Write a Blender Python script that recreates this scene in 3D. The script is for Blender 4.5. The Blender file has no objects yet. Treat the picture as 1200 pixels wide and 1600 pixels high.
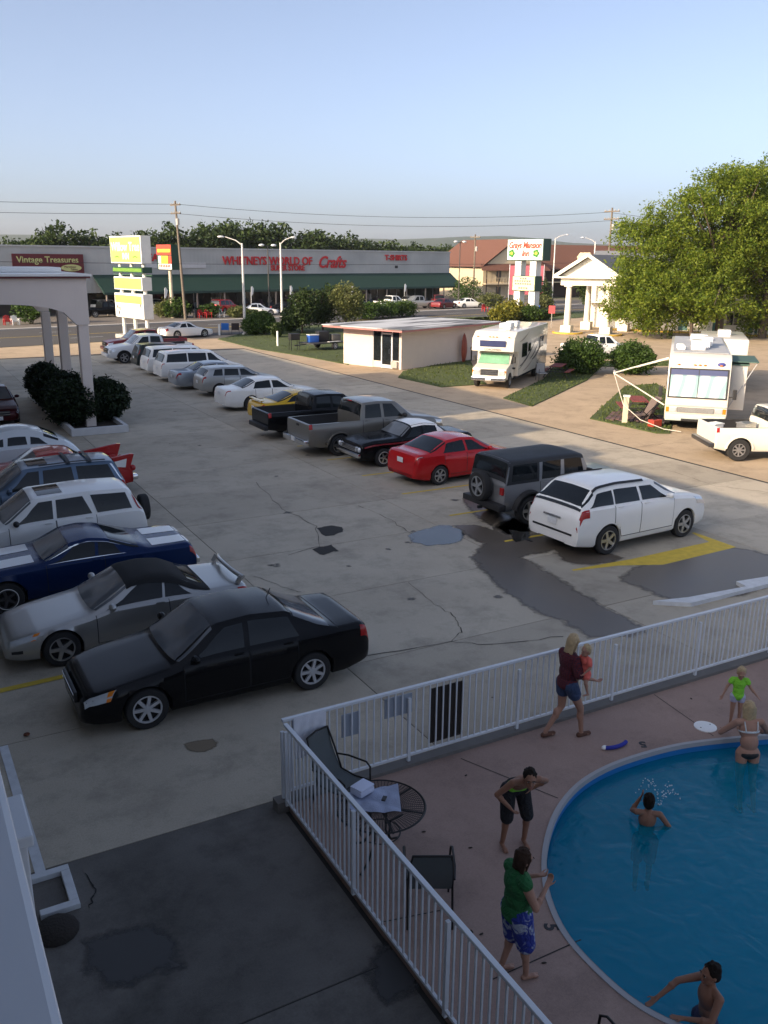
import bpy, bmesh, math, random
import numpy as np
from mathutils import Vector, Matrix
from mathutils.geometry import tessellate_polygon
random.seed(7); RNG = np.random.default_rng(11)
sc = bpy.context.scene
COL = sc.collection
rad = math.radians

# ------------------------------------------------------------------ camera
CAMH, FPX = 7.0, 1383.0
YAW, PITCH, ROLL = rad(29.1), rad(16.0), rad(-0.5)
cr = Vector((math.cos(YAW), -math.sin(YAW), 0)); cfh = Vector((math.sin(YAW), math.cos(YAW), 0)); cz = Vector((0, 0, 1))
cf = cfh*math.cos(PITCH) - cz*math.sin(PITCH); cu = cfh*math.sin(PITCH) + cz*math.cos(PITCH)
cam = bpy.data.cameras.new('camera'); camo = bpy.data.objects.new('camera', cam); COL.objects.link(camo)
cam.sensor_fit = 'VERTICAL'; cam.sensor_height = 24.0; cam.lens = 24.0*FPX/1600.0
cam.clip_start = 0.05; cam.clip_end = 20000
_c, _s = math.cos(ROLL), math.sin(ROLL)
_r2 = cr*_c - cu*_s; _u2 = cr*_s + cu*_c
camo.matrix_world = Matrix(((_r2.x, _u2.x, -cf.x, 0), (_r2.y, _u2.y, -cf.y, 0), (_r2.z, _u2.z, -cf.z, CAMH), (0, 0, 0, 1)))
sc.camera = camo

# ------------------------------------------------------------------ sky and sun
SUN_EL, SUN_AZ = rad(21.5), math.atan2(-0.985, -0.17)      # direction towards the sun, azimuth from +Y clockwise
sundir = Vector((math.sin(SUN_AZ)*math.cos(SUN_EL), math.cos(SUN_AZ)*math.cos(SUN_EL), math.sin(SUN_EL)))
w = bpy.data.worlds.new('World'); sc.world = w; w.use_nodes = True
nt = w.node_tree; bg = nt.nodes['Background']
sky = nt.nodes.new('ShaderNodeTexSky'); sky.sky_type = 'NISHITA'; sky.sun_disc = False
sky.sun_elevation = SUN_EL; sky.sun_rotation = SUN_AZ; sky.altitude = 300
sky.air_density = 0.55; sky.dust_density = 3.6; sky.ozone_density = 1.5
hs = nt.nodes.new('ShaderNodeHueSaturation'); hs.inputs['Saturation'].default_value = .80; nt.links.new(sky.outputs[0], hs.inputs['Color'])
nt.links.new(hs.outputs[0], bg.inputs[0]); bg.inputs[1].default_value = 0.15
sl = bpy.data.lights.new('sun', 'SUN'); sl.energy = 3.7; sl.angle = rad(0.55); sl.color = (1.0, 0.78, 0.52)
so = bpy.data.objects.new('sun', sl); COL.objects.link(so); so.location = (0, 0, 60)
so.rotation_euler = sundir.to_track_quat('Z', 'Y').to_euler()
vs = sc.view_settings; vs.view_transform = 'Standard'; vs.look = 'None'; vs.exposure = 0.93; vs.gamma = 1.0; vs.use_curve_mapping = False

def ray(px, py):
    u = (px-600)/FPX; v = (py-800)/FPX
    u, v = _c*u - _s*v, _s*u + _c*v
    return cf + cr*u - cu*v
def P(px, py, z=0.0):                                       # photo pixel -> point on the level z
    d = ray(px, py); return Vector((0, 0, CAMH)) + d*((z-CAMH)/d.z)

def pxx(p):                                                            # photo column of a point, for wording labels only
    q = Vector(p)-Vector((0, 0, CAMH)); return 600+FPX*q.dot(_r2)/q.dot(cf)
ORD = 'leftmost second third fourth fifth sixth seventh eighth ninth tenth eleventh twelfth thirteenth fourteenth fifteenth sixteenth seventeenth eighteenth nineteenth twentieth'.split()
ORD += ['twenty-'+o for o in ORD[1:9] and ['first']+ORD[1:9]] + ['thirtieth'] + ['thirty-'+o for o in ['first']+ORD[1:9]]
# ------------------------------------------------------------------ materials
def nodes(name):
    m = bpy.data.materials.new(name); m.use_nodes = True
    return m, m.node_tree, m.node_tree.nodes['Principled BSDF']
MATS = {}
def pm(name, col, rough=.6, metal=0, var=.12, scale=3, bump=0, coat=0, bscale=60, world=False, spec=.5):
    if name in MATS: return MATS[name]
    m, t, b = nodes(name); N = t.nodes; Lk = t.links
    if world: co = N.new('ShaderNodeNewGeometry').outputs['Position']
    else: co = N.new('ShaderNodeTexCoord').outputs['Object']
    n = N.new('ShaderNodeTexNoise'); n.inputs['Scale'].default_value = scale; n.inputs['Detail'].default_value = 6
    Lk.new(co, n.inputs['Vector'])
    mx = N.new('ShaderNodeMix'); mx.data_type = 'RGBA'
    mx.inputs[6].default_value = (*[max(0, c*(1-var)) for c in col], 1); mx.inputs[7].default_value = (*[min(1, c*(1+var)) for c in col], 1)
    Lk.new(n.outputs['Fac'], mx.inputs[0]); Lk.new(mx.outputs[2], b.inputs['Base Color'])
    rr = N.new('ShaderNodeMapRange'); rr.inputs[3].default_value = max(0, rough-.06); rr.inputs[4].default_value = min(1, rough+.08)
    Lk.new(n.outputs['Fac'], rr.inputs[0]); Lk.new(rr.outputs[0], b.inputs['Roughness'])
    b.inputs['Metallic'].default_value = metal; b.inputs['Coat Weight'].default_value = coat; b.inputs['Coat Roughness'].default_value = .04
    b.inputs['Specular IOR Level'].default_value = spec
    if bump:
        n2 = N.new('ShaderNodeTexNoise'); n2.inputs['Scale'].default_value = bscale; n2.inputs['Detail'].default_value = 5; Lk.new(co, n2.inputs['Vector'])
        bp = N.new('ShaderNodeBump'); bp.inputs['Strength'].default_value = bump; bp.inputs['Distance'].default_value = .02
        Lk.new(n2.outputs['Fac'], bp.inputs['Height']); Lk.new(bp.outputs[0], b.inputs['Normal'])
    MATS[name] = m; return m
def paint(name, col, metal=0.0, rough=.32):
    dk = max(col) < .1; return pm(name, col, rough, metal, .06, 1.5, 0, .18 if dk else .5, spec=.15 if dk else .3)
def ramp(N, stops):
    r = N.new('ShaderNodeValToRGB'); e = r.color_ramp.elements
    while len(e) < len(stops): e.new(.5)
    for k, (p, c) in enumerate(stops): e[k].position = p; e[k].color = (*c, 1)
    return r
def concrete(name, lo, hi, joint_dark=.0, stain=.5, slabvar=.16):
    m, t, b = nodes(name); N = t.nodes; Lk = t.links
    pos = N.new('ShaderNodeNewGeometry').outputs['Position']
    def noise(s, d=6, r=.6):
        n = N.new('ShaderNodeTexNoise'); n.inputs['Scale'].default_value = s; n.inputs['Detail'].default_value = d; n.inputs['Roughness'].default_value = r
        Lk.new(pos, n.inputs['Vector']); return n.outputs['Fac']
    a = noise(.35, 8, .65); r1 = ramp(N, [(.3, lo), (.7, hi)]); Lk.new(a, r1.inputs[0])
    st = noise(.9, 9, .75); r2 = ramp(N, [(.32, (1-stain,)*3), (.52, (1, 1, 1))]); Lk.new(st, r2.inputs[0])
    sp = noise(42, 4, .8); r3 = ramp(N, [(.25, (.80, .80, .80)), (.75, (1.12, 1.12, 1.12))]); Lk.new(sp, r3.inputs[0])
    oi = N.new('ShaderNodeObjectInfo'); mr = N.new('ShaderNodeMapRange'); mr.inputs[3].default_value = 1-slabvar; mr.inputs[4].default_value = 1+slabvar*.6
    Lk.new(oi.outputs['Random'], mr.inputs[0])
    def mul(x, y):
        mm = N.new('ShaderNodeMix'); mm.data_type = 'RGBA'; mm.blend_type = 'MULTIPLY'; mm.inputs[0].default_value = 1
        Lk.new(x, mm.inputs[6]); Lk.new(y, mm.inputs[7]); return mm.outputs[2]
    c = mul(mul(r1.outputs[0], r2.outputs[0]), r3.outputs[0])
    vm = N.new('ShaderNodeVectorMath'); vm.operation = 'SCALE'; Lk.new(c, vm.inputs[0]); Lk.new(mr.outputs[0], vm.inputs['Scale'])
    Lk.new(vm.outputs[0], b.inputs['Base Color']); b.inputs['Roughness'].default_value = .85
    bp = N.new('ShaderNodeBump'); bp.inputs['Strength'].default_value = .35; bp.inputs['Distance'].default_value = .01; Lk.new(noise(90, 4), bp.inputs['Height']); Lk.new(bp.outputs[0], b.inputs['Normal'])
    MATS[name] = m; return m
def leafmat(name, c1, c2, trans=.35):
    m, t, b = nodes(name); N = t.nodes; Lk = t.links
    g = N.new('ShaderNodeNewGeometry'); r = ramp(N, [(0, c1), (1, c2)]); Lk.new(g.outputs['Random Per Island'], r.inputs[0])
    Lk.new(r.outputs[0], b.inputs['Base Color']); b.inputs['Roughness'].default_value = .55; b.inputs['Specular IOR Level'].default_value = .3
    tr = N.new('ShaderNodeBsdfTranslucent'); Lk.new(r.outputs[0], tr.inputs[0]); mx = N.new('ShaderNodeMixShader'); mx.inputs[0].default_value = trans
    Lk.new(b.outputs[0], mx.inputs[1]); Lk.new(tr.outputs[0], mx.inputs[2]); Lk.new(mx.outputs[0], N['Material Output'].inputs[0])
    MATS[name] = m; return m

BLACK = pm('black_plastic', (.018, .018, .02), .55); RUBBER = pm('tyre_rubber', (.022, .022, .023), .85, bump=.2)
GLASS = pm('dark_glass', (.010, .013, .015), .035, var=.3, spec=.4); WGLASS = pm('sky_grey_glass', (.13, .142, .155), .04, var=.3, scale=2.5); CHROME = pm('chrome', (.72, .73, .75), .14, 1, .03)  # WGLASS: pale sky reflection put into the base colour
RIM = pm('alloy_rim', (.52, .53, .55), .3, .9, .05); STEELRIM = pm('painted_rim', (.55, .56, .58), .35, .3); DARKRIM = pm('dark_rim', (.11, .11, .12), .3, .8)
LAMP = pm('headlight_lens', (.62, .66, .70), .08, .35, .15, 20); TAIL = pm('red_lens', (.34, .012, .012), .12, 0, .15, 20); AMBER = pm('amber_lens', (.75, .22, .02), .15)
PLATE = pm('number_plate', (.72, .74, .76), .4, 0, .2, 25); DARKIN = pm('dark_interior', (.012, .012, .013), .9)
WHITE = paint('white_paint', (.84, .84, .82)); SEAM = pm('panel_gap', (.008, .008, .009), .8)

def fading(m):                                                          # ragged transparent edge driven by the mesh attribute 'edge' (1 inside, 0 at the rim)
    m = m.copy(); m.name = m.name.split('.')[0]+'_ragged'; t = m.node_tree; N = t.nodes; Lk = t.links; b = N['Principled BSDF']
    at_ = N.new('ShaderNodeAttribute'); at_.attribute_name = 'edge'; g = N.new('ShaderNodeNewGeometry'); n = N.new('ShaderNodeTexNoise'); n.inputs['Scale'].default_value = 3.5; n.inputs['Detail'].default_value = 8; n.inputs['Roughness'].default_value = .7; Lk.new(g.outputs['Position'], n.inputs['Vector'])
    a = N.new('ShaderNodeMath'); a.operation = 'MULTIPLY_ADD'; a.inputs[1].default_value = 1.6; a.inputs[2].default_value = -.35; Lk.new(n.outputs['Fac'], a.inputs[0]); a2 = N.new('ShaderNodeMath'); a2.operation = 'ADD'; Lk.new(at_.outputs['Fac'], a2.inputs[0]); Lk.new(a.outputs[0], a2.inputs[1]); a = a2
    r = N.new('ShaderNodeMapRange'); r.inputs[1].default_value = .62; r.inputs[2].default_value = 1.15; Lk.new(a.outputs[0], r.inputs[0]); Lk.new(r.outputs[0], b.inputs['Alpha']); return m
# ------------------------------------------------------------------ mesh helpers
class MB:
    def __init__(s): s.v = []; s.f = []; s.m = []
    def add(s, vs, fs, mi=0):
        o = len(s.v); s.v += [tuple(p) for p in vs]
        for f in fs: s.f.append(tuple(i+o for i in f)); s.m.append(mi)
        return s
    def box(s, c, d, rz=0, mi=0, M=None):
        x, y, z = d[0]/2, d[1]/2, d[2]/2
        vs = [Vector((a*x, b*y, e*z)) for a in (-1, 1) for b in (-1, 1) for e in (-1, 1)]
        if rz: R = Matrix.Rotation(rz, 3, 'Z'); vs = [R @ p for p in vs]
        if M is not None: vs = [M @ p for p in vs]
        vs = [p+Vector(c) for p in vs]
        return s.add(vs, [(0, 1, 3, 2), (4, 6, 7, 5), (0, 4, 5, 1), (2, 3, 7, 6), (0, 2, 6, 4), (1, 5, 7, 3)], mi)
    def b2(s, a, b, mi=0): return s.box([(a[i]+b[i])/2 for i in range(3)], [abs(b[i]-a[i]) for i in range(3)], 0, mi)
    def bar(s, a, b, wd, h, mi=0):
        a, b = Vector(a), Vector(b); d = b-a; L = d.length; d.normalize()
        up = Vector((0, 0, 1)) if abs(d.z) < .95 else Vector((0, 1, 0))
        r = d.cross(up).normalized(); u = r.cross(d)
        vs = [q + r*(i*wd/2) + u*(j*h/2) for q in (a, b) for (i, j) in ((-1, -1), (1, -1), (1, 1), (-1, 1))]
        return s.add(vs, [(0, 3, 2, 1), (4, 5, 6, 7), (0, 1, 5, 4), (1, 2, 6, 5), (2, 3, 7, 6), (3, 0, 4, 7)], mi)
    def tube(s, pts, rs, n=8, mi=0, cap=True):
        pts = [Vector(p) for p in pts]
        if not hasattr(rs, '__len__'): rs = [rs]*len(pts)
        o = len(s.v); prev = None
        for k, p in enumerate(pts):
            d = (pts[min(k+1, len(pts)-1)] - pts[max(k-1, 0)]).normalized()
            if prev is None: r = d.cross(Vector((0, 0, 1)) if abs(d.z) < .9 else Vector((1, 0, 0))).normalized()
            else: r = (prev - d*prev.dot(d)).normalized()
            prev = r; u = d.cross(r)
            for i in range(n):
                a = 2*math.pi*i/n; s.v.append(tuple(p + (r*math.cos(a)+u*math.sin(a))*rs[k]))
        for k in range(len(pts)-1):
            for i in range(n):
                j = (i+1) % n; s.f.append((o+k*n+i, o+k*n+j, o+k*n+n+j, o+k*n+n+i)); s.m.append(mi)
        if cap:
            s.f.append(tuple(o+i for i in range(n))[::-1]); s.m.append(mi)
            e = o+(len(pts)-1)*n; s.f.append(tuple(e+i for i in range(n))); s.m.append(mi)
        return s
    def lathe(s, prof, c=(0, 0, 0), n=16, axis='Z', mi=0):          # prof: [(r,h)]
        o = len(s.v)
        for r, h in prof:
            for i in range(n):
                a = 2*math.pi*i/n; x, y = r*math.cos(a), r*math.sin(a)
                q = (x, y, h) if axis == 'Z' else ((x, h, y) if axis == 'Y' else (h, x, y))
                s.v.append((q[0]+c[0], q[1]+c[1], q[2]+c[2]))
        for k in range(len(prof)-1):
            for i in range(n):
                j = (i+1) % n; s.f.append((o+k*n+i, o+k*n+j, o+k*n+n+j, o+k*n+n+i)); s.m.append(mi)
        return s
    def prism(s, poly, d0, d1, axis='Z', mi=0):                      # poly 2D extruded along an axis
        n = len(poly)
        def q(p, h): return (p[0], p[1], h) if axis == 'Z' else ((p[0], h, p[1]) if axis == 'Y' else (h, p[0], p[1]))
        vs = [q(p, d0) for p in poly] + [q(p, d1) for p in poly]
        return s.add(vs, [tuple(range(n))[::-1], tuple(range(n, 2*n))] + [(i, (i+1) % n, n+(i+1) % n, n+i) for i in range(n)], mi)
    def ell(s, c, r, nu=12, nv=8, M=None, mi=0):
        vs = []; fs = []
        for j in range(nv+1):
            t = math.pi*j/nv
            for i in range(nu):
                a = 2*math.pi*i/nu; q = Vector((r[0]*math.sin(t)*math.cos(a), r[1]*math.sin(t)*math.sin(a), r[2]*math.cos(t)))
                vs.append((M @ q if M is not None else q) + Vector(c))
        for j in range(nv):
            for i in range(nu): fs.append((j*nu+i, (j+1)*nu+i, (j+1)*nu+(i+1) % nu, j*nu+(i+1) % nu))
        return s.add(vs, fs, mi)
    def mesh(s, name, mats, smooth=None, bevel=0):
        me = bpy.data.meshes.new(name); me.from_pydata(s.v, [], s.f)
        for m in (mats if isinstance(mats, (list, tuple)) else [mats]): me.materials.append(m)
        me.polygons.foreach_set('material_index', s.m)
        bm = bmesh.new(); bm.from_mesh(me)
        bmesh.ops.remove_doubles(bm, verts=bm.verts, dist=1e-5)
        if bevel:
            bmesh.ops.recalc_face_normals(bm, faces=bm.faces)
            es = [e for e in bm.edges if len(e.link_faces) == 2 and e.calc_face_angle(0) > .5]
            bmesh.ops.bevel(bm, geom=es, offset=bevel, segments=2, affect='EDGES', profile=.6, clamp_overlap=True)
        bmesh.ops.recalc_face_normals(bm, faces=bm.faces)
        zz = [v.co.z for v in bm.verts]
        if zz and max(zz)-min(zz) < 1e-6:
            bm.normal_update()
            for fc in bm.faces:
                if fc.normal.z < 0: fc.normal_flip()
        bm.to_mesh(me); bm.free()
        if smooth:
            me.polygons.foreach_set('use_smooth', [True]*len(me.polygons)); me.set_sharp_from_angle(angle=rad(smooth))
        return me
    def build(s, name, mats, parent=None, smooth=None, bevel=0, loc=None):
        return link(name, s.mesh(name, mats, smooth, bevel), parent, loc)
def link(name, me, parent=None, loc=None, rot=None):
    o = bpy.data.objects.new(name, me); COL.objects.link(o)
    if parent is not None: o.parent = parent
    if loc is not None: o.location = loc
    if rot is not None: o.rotation_euler = rot
    return o
def tag(o, label, cat, group=None):
    o['label'] = label; o['category'] = cat
    if group: o['group'] = group
    return o
def thing(name, label, cat, loc=(0, 0, 0), rz=0, group=None):
    return tag(link(name, None, None, loc, (0, 0, rz)), label, cat, group)
def struct(o): o['kind'] = 'structure'; return o
def stuff(o): o['kind'] = 'stuff'; return o
def sheet(name, pts, z, mat, parent=None, thick=0):
    b = MB()
    if thick: b.prism([(p[0], p[1]) for p in pts], z-thick, z)
    else: b.add([(p[0], p[1], z) for p in pts], [tuple(range(len(pts)))])
    return b.build(name, mat, parent)
def text_mesh(s, size, ext=.01, shear=0, off=0, align='CENTER', sx=1):
    c = bpy.data.curves.new('lettering', 'FONT'); c.body = s; c.size = size; c.extrude = ext; c.shear = shear; c.offset = off
    c.align_x = align; c.align_y = 'CENTER'; c.resolution_u = 3
    o = bpy.data.objects.new('lettering', c); COL.objects.link(o)
    dg = bpy.context.evaluated_depsgraph_get(); me = bpy.data.meshes.new_from_object(o.evaluated_get(dg))
    bpy.data.objects.remove(o); bpy.data.curves.remove(c)
    if sx != 1:
        for v in me.vertices: v.co.x *= sx
    return me
def lettering(s, size, parent, loc, rz, mat, name='lettering', **k):      # stands upright, read from the side the local -Y looks to
    me = text_mesh(s, size, **k); me.materials.clear(); me.materials.append(mat)
    return link(name, me, parent, loc, (math.pi/2, 0, rz))
def copy_tree(o, loc=None, rz=None, parent=None):
    c = o.copy(); COL.objects.link(c)
    if parent is not None: c.parent = parent
    if loc is not None: c.location = loc
    if rz is not None: c.rotation_euler = (0, 0, rz)
    for ch in [x for x in o.children]: copy_tree(ch, None, None, c)
    return c
# ------------------------------------------------------------------ vehicles: a body lofted along its length, panes and lamps laid on that surface
def lerp(tab, x): return float(np.interp(x, [a for a, _ in tab], [b for _, b in tab]))
def smo(tab, x, d): return (lerp(tab, x-d)+2*lerp(tab, x)+lerp(tab, x+d))/4 if d else lerp(tab, x)
WHEELS = {}
def wheel_meshes(R, wd, kind, rimmat):
    k = (R, wd, kind, rimmat.name)
    if k in WHEELS: return WHEELS[k]
    r = R*(.66 if kind not in ('big', 'wall') else .56)
    t = MB(); h = wd/2
    t.lathe([(r, -h*.8), (r*1.05, -h), (R*.93, -h), (R*.985, -h*.82), (R, -h*.5), (R, h*.5), (R*.985, h*.82), (R*.93, h), (r*1.05, h), (r, h*.8), (r, -h*.8)], n=28, axis='Y')
    tm = t.mesh('tyre', RUBBER, 40)
    q = MB(); q.lathe([(r*1.02, h*.86), (r*.95, h*.92), (r*.90, h*.60), (r*.86, h*.35), (0.001, h*.35)], n=28, axis='Y', mi=1)
    q.lathe([(r*1.03, h*.80), (r*1.03, h*.93), (r*.93, h*.93), (r*.90, h*.55)], n=28, axis='Y')
    q.lathe([(r*.22, h*.5), (r*.20, h*.9), (0.001, h*.93)], n=12, axis='Y')
    ns = {'five': 5, 'split': 7, 'big': 8, 'wall': 5, 'steel': 9, 'six': 6}.get(kind, 5)
    for i in range(ns):
        a = 2*math.pi*i/ns; ca, sa = math.cos(a), math.sin(a)
        wi = r*(.34 if kind in ('five', 'wall') else .24 if kind != 'steel' else .34); wo = r*(.30 if kind in ('five', 'wall') else .22 if kind != 'steel' else .42)
        def pt(rr, tt, y): return (rr*ca - tt*sa, y, rr*sa + tt*ca)
        r0, r1 = r*.12, r*.96
        vs = [pt(r0, -wi/2, h*.84), pt(r0, wi/2, h*.84), pt(r1, wo/2, h*.86), pt(r1, -wo/2, h*.86), pt(r0, -wi/2, h*.4), pt(r0, wi/2, h*.4), pt(r1, wo/2, h*.5), pt(r1, -wo/2, h*.5)]
        q.add(vs, [(0, 1, 2, 3), (0, 4, 5, 1), (1, 5, 6, 2), (3, 2, 6, 7), (0, 3, 7, 4)])
    if kind == 'wall': q.lathe([(r*1.08, h*1.005), (r*1.16, h*1.005)], n=28, axis='Y', mi=2)
    qm = q.mesh('rim', [rimmat, DARKIN, WHITE], 35)
    WHEELS[k] = (tm, qm); return WHEELS[k]
class Car:
    def __init__(s, name, label, cat, loc, rz, sp, body, group=None, wheel=('five', RIM), under=BLACK):
        s.sp = sp; s.L, s.W = sp['L'], sp['W']; s.root = thing(name, label, cat, loc, rz, group); s.paint = body
        L = s.L; s.d = sp.get('smooth', .05)
        xs = set(np.linspace(.0, L, int(L/.085)).round(4)) | {.012, .03, .06, L-.012, L-.03, L-.06}
        for ax in (sp['xf'], sp['xr']):
            Ra = sp['Ra']; xs |= {round(ax+Ra*math.cos(a), 4) for a in np.linspace(0, math.pi, 17)} | {round(ax-Ra-.004, 4), round(ax+Ra+.004, 4)}
        if 'bed' in sp:
            b = sp['bed']; xs = {x for x in xs if abs(x-b[0]) > .02 and abs(x-b[1]) > .02} | {b[0]-.006, b[0]+.006, b[1]-.006, b[1]+.006}
        s.xs = sorted(x for x in xs if 0 <= x <= L)
        B = MB(); secs = [s.sec(x) for x in s.xs]; n = len(secs[0]); m = 2*n-2
        for x, q in zip(s.xs, secs):
            X = L/2-x
            ring = [(X, y, z) for y, z in q] + [(X, -y, z) for y, z in q[-2:0:-1]]
            B.v += ring
        for k in range(len(s.xs)-1):
            for i in range(m):
                j = (i+1) % m; r = min(i, j) if max(i, j) < n else m-max(i, j if j else m)
                dark = (i < 3 or i >= m-3); xm = (s.xs[k]+s.xs[k+1])/2
                inbed = 'bed' in sp and sp['bed'][0] < xm < sp['bed'][1] and 9 <= i < m-9
                clad = sp.get('clad', 0) and (i == 3 or i == m-4)
                B.f.append((k*m+i, k*m+j, k*m+m+j, k*m+m+i)); B.m.append(1 if (dark or clad) else 2 if inbed else 0)
        B.f.append(tuple(range(m))[::-1]); B.m.append(0); e = (len(s.xs)-1)*m; B.f.append(tuple(e+i for i in range(m))); B.m.append(0)
        s.body = B.build('body', [body, under, sp.get('bedmat', BLACK)], s.root, sp.get('sharp', 38))
        R = sp['R']; tw = sp.get('tw', .21); tm, rm = wheel_meshes(R, tw, *wheel)
        for ax in (sp['xf'], sp['xr']):
            for sd in (1, -1):
                yy = sd*(s.W/2*lerp(sp['plan'], ax) - tw/2 - sp.get('inset', .012))
                wo = link('wheel', tm, s.root, (L/2-ax, yy, R), (0, 0, 0 if sd > 0 else math.pi)); link('rim', rm, wo)
    def sec(s, x):
        sp = s.sp; d = min(s.d, x, s.L-x); hw = s.W/2*lerp(sp['plan'], x); zb = lerp(sp['zb'], x) if isinstance(sp['zb'], list) else sp['zb']
        zs = smo(sp['zs'], x, d); zt = max(smo(sp['zt'], x, d), zs+.008); h = max(zs-zb, .05); za = 0
        for ax in (sp['xf'], sp['xr']):
            if abs(x-ax) <= sp['Ra']+1e-6: za = max(za, sp['R'] + math.sqrt(max(0, sp['Ra']**2-(x-ax)**2))*sp.get('archz', 1.0))
        mx = lambda z, k=0: max(z, za+.004*k) if za else z
        sh = sp.get('sh', .06); c = zt-zs; hwr = hw-sh - sp.get('tumble', .38)*c
        low = sp.get('low', .03)
        P_ = [(0, zb+.02), (max(hw-.36, .05), zb+.02), (max(hw-.34, .06), mx(zb)), (hw-.05-low, mx(zb)), (hw-.012-low*.6, mx(zb+.06, 1)), (hw-.004, mx(zb+.38*h, 2)), (hw, mx(zb+.68*h, 3)), (hw-.02, mx(zs-.04, 4)), (hw-sh, mx(zs, 5))]
        if 'bed' in sp and sp['bed'][0] < x < sp['bed'][1]:
            zf = sp['bed'][2]; return P_ + [(hw-sh-.06, zs+.001), (hw-sh-.065, zf+.02), (hw-sh-.075, zf), (.4, zf+.001), (0, zf+.002)]
        d1, d2, d3 = min(sp.get('rr', .10), .5*c), min(.035, .2*c), min(.012, .06*c)
        return P_ + [(((hw-sh)+hwr)/2+.012*min(1, c*3), (zs+zt-d1)/2), (hwr, zt-d1), (hwr-.06, zt-d2), (hwr*.55, zt-d3), (0, zt)]
    def surf(s, x, r, side):
        q = s.sec(min(max(x, 0), s.L)); i = min(int(r), len(q)-2); t = r-i
        return Vector((s.L/2-x, side*(q[i][0]*(1-t)+q[i+1][0]*t), q[i][1]*(1-t)+q[i+1][1]*t))
    def patch(s, name, fn, nu, nv, mat, off, parent=None, both=True):
        """fn(u,v)->(x',row,side)"""
        B = MB(); vs = []
        for j in range(nv+1):
            for i in range(nu+1):
                u, v = i/nu, j/nv; x, r, sd = fn(u, v); p = s.surf(x, r, sd)
                e = .02; r1, r0 = min(r+.12, 12.98), max(r-.12, 0)
                a = s.surf(x+e, r, sd)-s.surf(x-e, r, sd); b = s.surf(x, r1, sd)-s.surf(x, r0, sd)
                n = a.cross(b)
                if n.length < 1e-9: n = Vector((0, 0, 1))
                n.normalize()
                if n.dot(p-Vector((p.x*.55, 0, s.sp['zt'][0][1]+.05))) < 0: n = -n
                vs.append(p+n*off)
        B.add(vs, [(j*(nu+1)+i, j*(nu+1)+i+1, (j+1)*(nu+1)+i+1, (j+1)*(nu+1)+i) for j in range(nv) for i in range(nu)])
        return B.build(name, mat, parent or s.root, 40)
    def side(s, name, lo, hi, r0, r1, mat, off=.005, nu=8, nv=3, sides=(1, -1), parent=None):
        out = []
        for sd in sides:
            out.append(s.patch(name, lambda u, v: ((lo[0]*(1-u)+lo[1]*u)*(1-v)+(hi[0]*(1-u)+hi[1]*u)*v, r0+(r1-r0)*v, sd), nu, nv, mat, off, parent))
        return out
    def across(s, name, x0, x1, ra, rb, mat, off=.005, nu=8, nv=5, q=(-1, 1), bow=0):
        def fn(u, v):
            qq = q[0]+(q[1]-q[0])*u; rr = 13-abs(qq)*(13-(ra*(1-v)+rb*v)); return (x0+(x1-x0)*v + bow*(qq*qq-.0)*(1 if x1 > x0 else -1)*(1-v), rr, 1 if qq >= 0 else -1)
        return s.patch(name, fn, nu, nv, mat, off)
    def bx(s, name, x, y, z, d, mat, bevel=.012, parent=None, rz=0):
        return MB().box((0, 0, 0), d, rz).build(name, mat, parent or s.root, 40, bevel, (s.L/2-x, y, z))
    def door(s, x0, x1, mat=None, handle=True, top=None):
        for sd in (1, -1):
            d = s.side('door', (x0, x1), (x0, x1), 4.35, 7.85, mat or s.paint, .007, 10, 4, (sd,))[0]
            s.side('door_gap', (x0-.014, x1+.014), (x0-.014, x1+.014), 4.28, 7.9, SEAM, .0035, 10, 4, (sd,), d)
            if handle:
                p = s.surf(x1-.16, 7.2, sd); MB().box((0, 0, 0), (.16, .03, .03)).build('handle', s.sp.get('hmat', s.paint), d, 40, .008, p+Vector((0, sd*.022, 0)))
    def mirrors(s, x, mat=None, k=1):
        for sd in (1, -1):
            p = s.surf(x, 8.3, sd); b = MB(); b.ell((0, sd*.13*k, .06), (.07*k, .105*k, .07*k)); b.bar((0, 0, 0), (0, sd*.12*k, .03), .05, .03)
            b.build('mirror', mat or s.paint, s.root, 50, 0, p)
    def lights(s, head=(.04, .30, 6.2, 7.9), tail=(.03, .28, 6.0, 7.9), amber=False):
        L = s.L
        if head: s.side('headlight', (head[0], head[1]), (head[0], head[1]*1.25), head[2], head[3], LAMP, .008, 6, 3)
        if amber: s.side('turn_signal', (head[1]*.84, head[1]), (head[1]*.98, head[1]*1.2), head[2]-.02, head[3], AMBER, .010, 3, 2)
        if tail: s.side('taillight', (L-tail[0], L-tail[1]), (L-tail[0], L-tail[1]), tail[2], tail[3], TAIL, .008, 5, 3)
    def plate(s, z, front=False, x=None):
        s.bx('number_plate', (x if x is not None else (-.012 if front else s.L+.012)), 0, z, (.012, .31, .16), PLATE, .004)
    def grille(s, z, h, wd, mat=BLACK, bars=3, x=-.012, trim=CHROME):
        g = s.bx('grille', x, 0, z, (.05, wd, h), mat, .012)
        for k in range(bars): MB().box((0, 0, 0), (.015, wd*.96, .018)).build('grille_bar', trim, g, None, 0, (.028, 0, -h/2+h*(k+.5)/bars))
        return g
    def windows(s, wins, ws=None, rw=None, mat=GLASS, r0=8.18, r1=9.93):
        for lo, hi in wins: s.side('side_window', lo, hi, r0, r1, mat, .006, 8, 4)
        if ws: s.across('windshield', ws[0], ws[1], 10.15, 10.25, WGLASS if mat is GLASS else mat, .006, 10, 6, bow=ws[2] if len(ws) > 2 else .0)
        if rw: s.across('rear_window', rw[0], rw[1], 10.15, 10.25, mat, .006, 10, 6)
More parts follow.
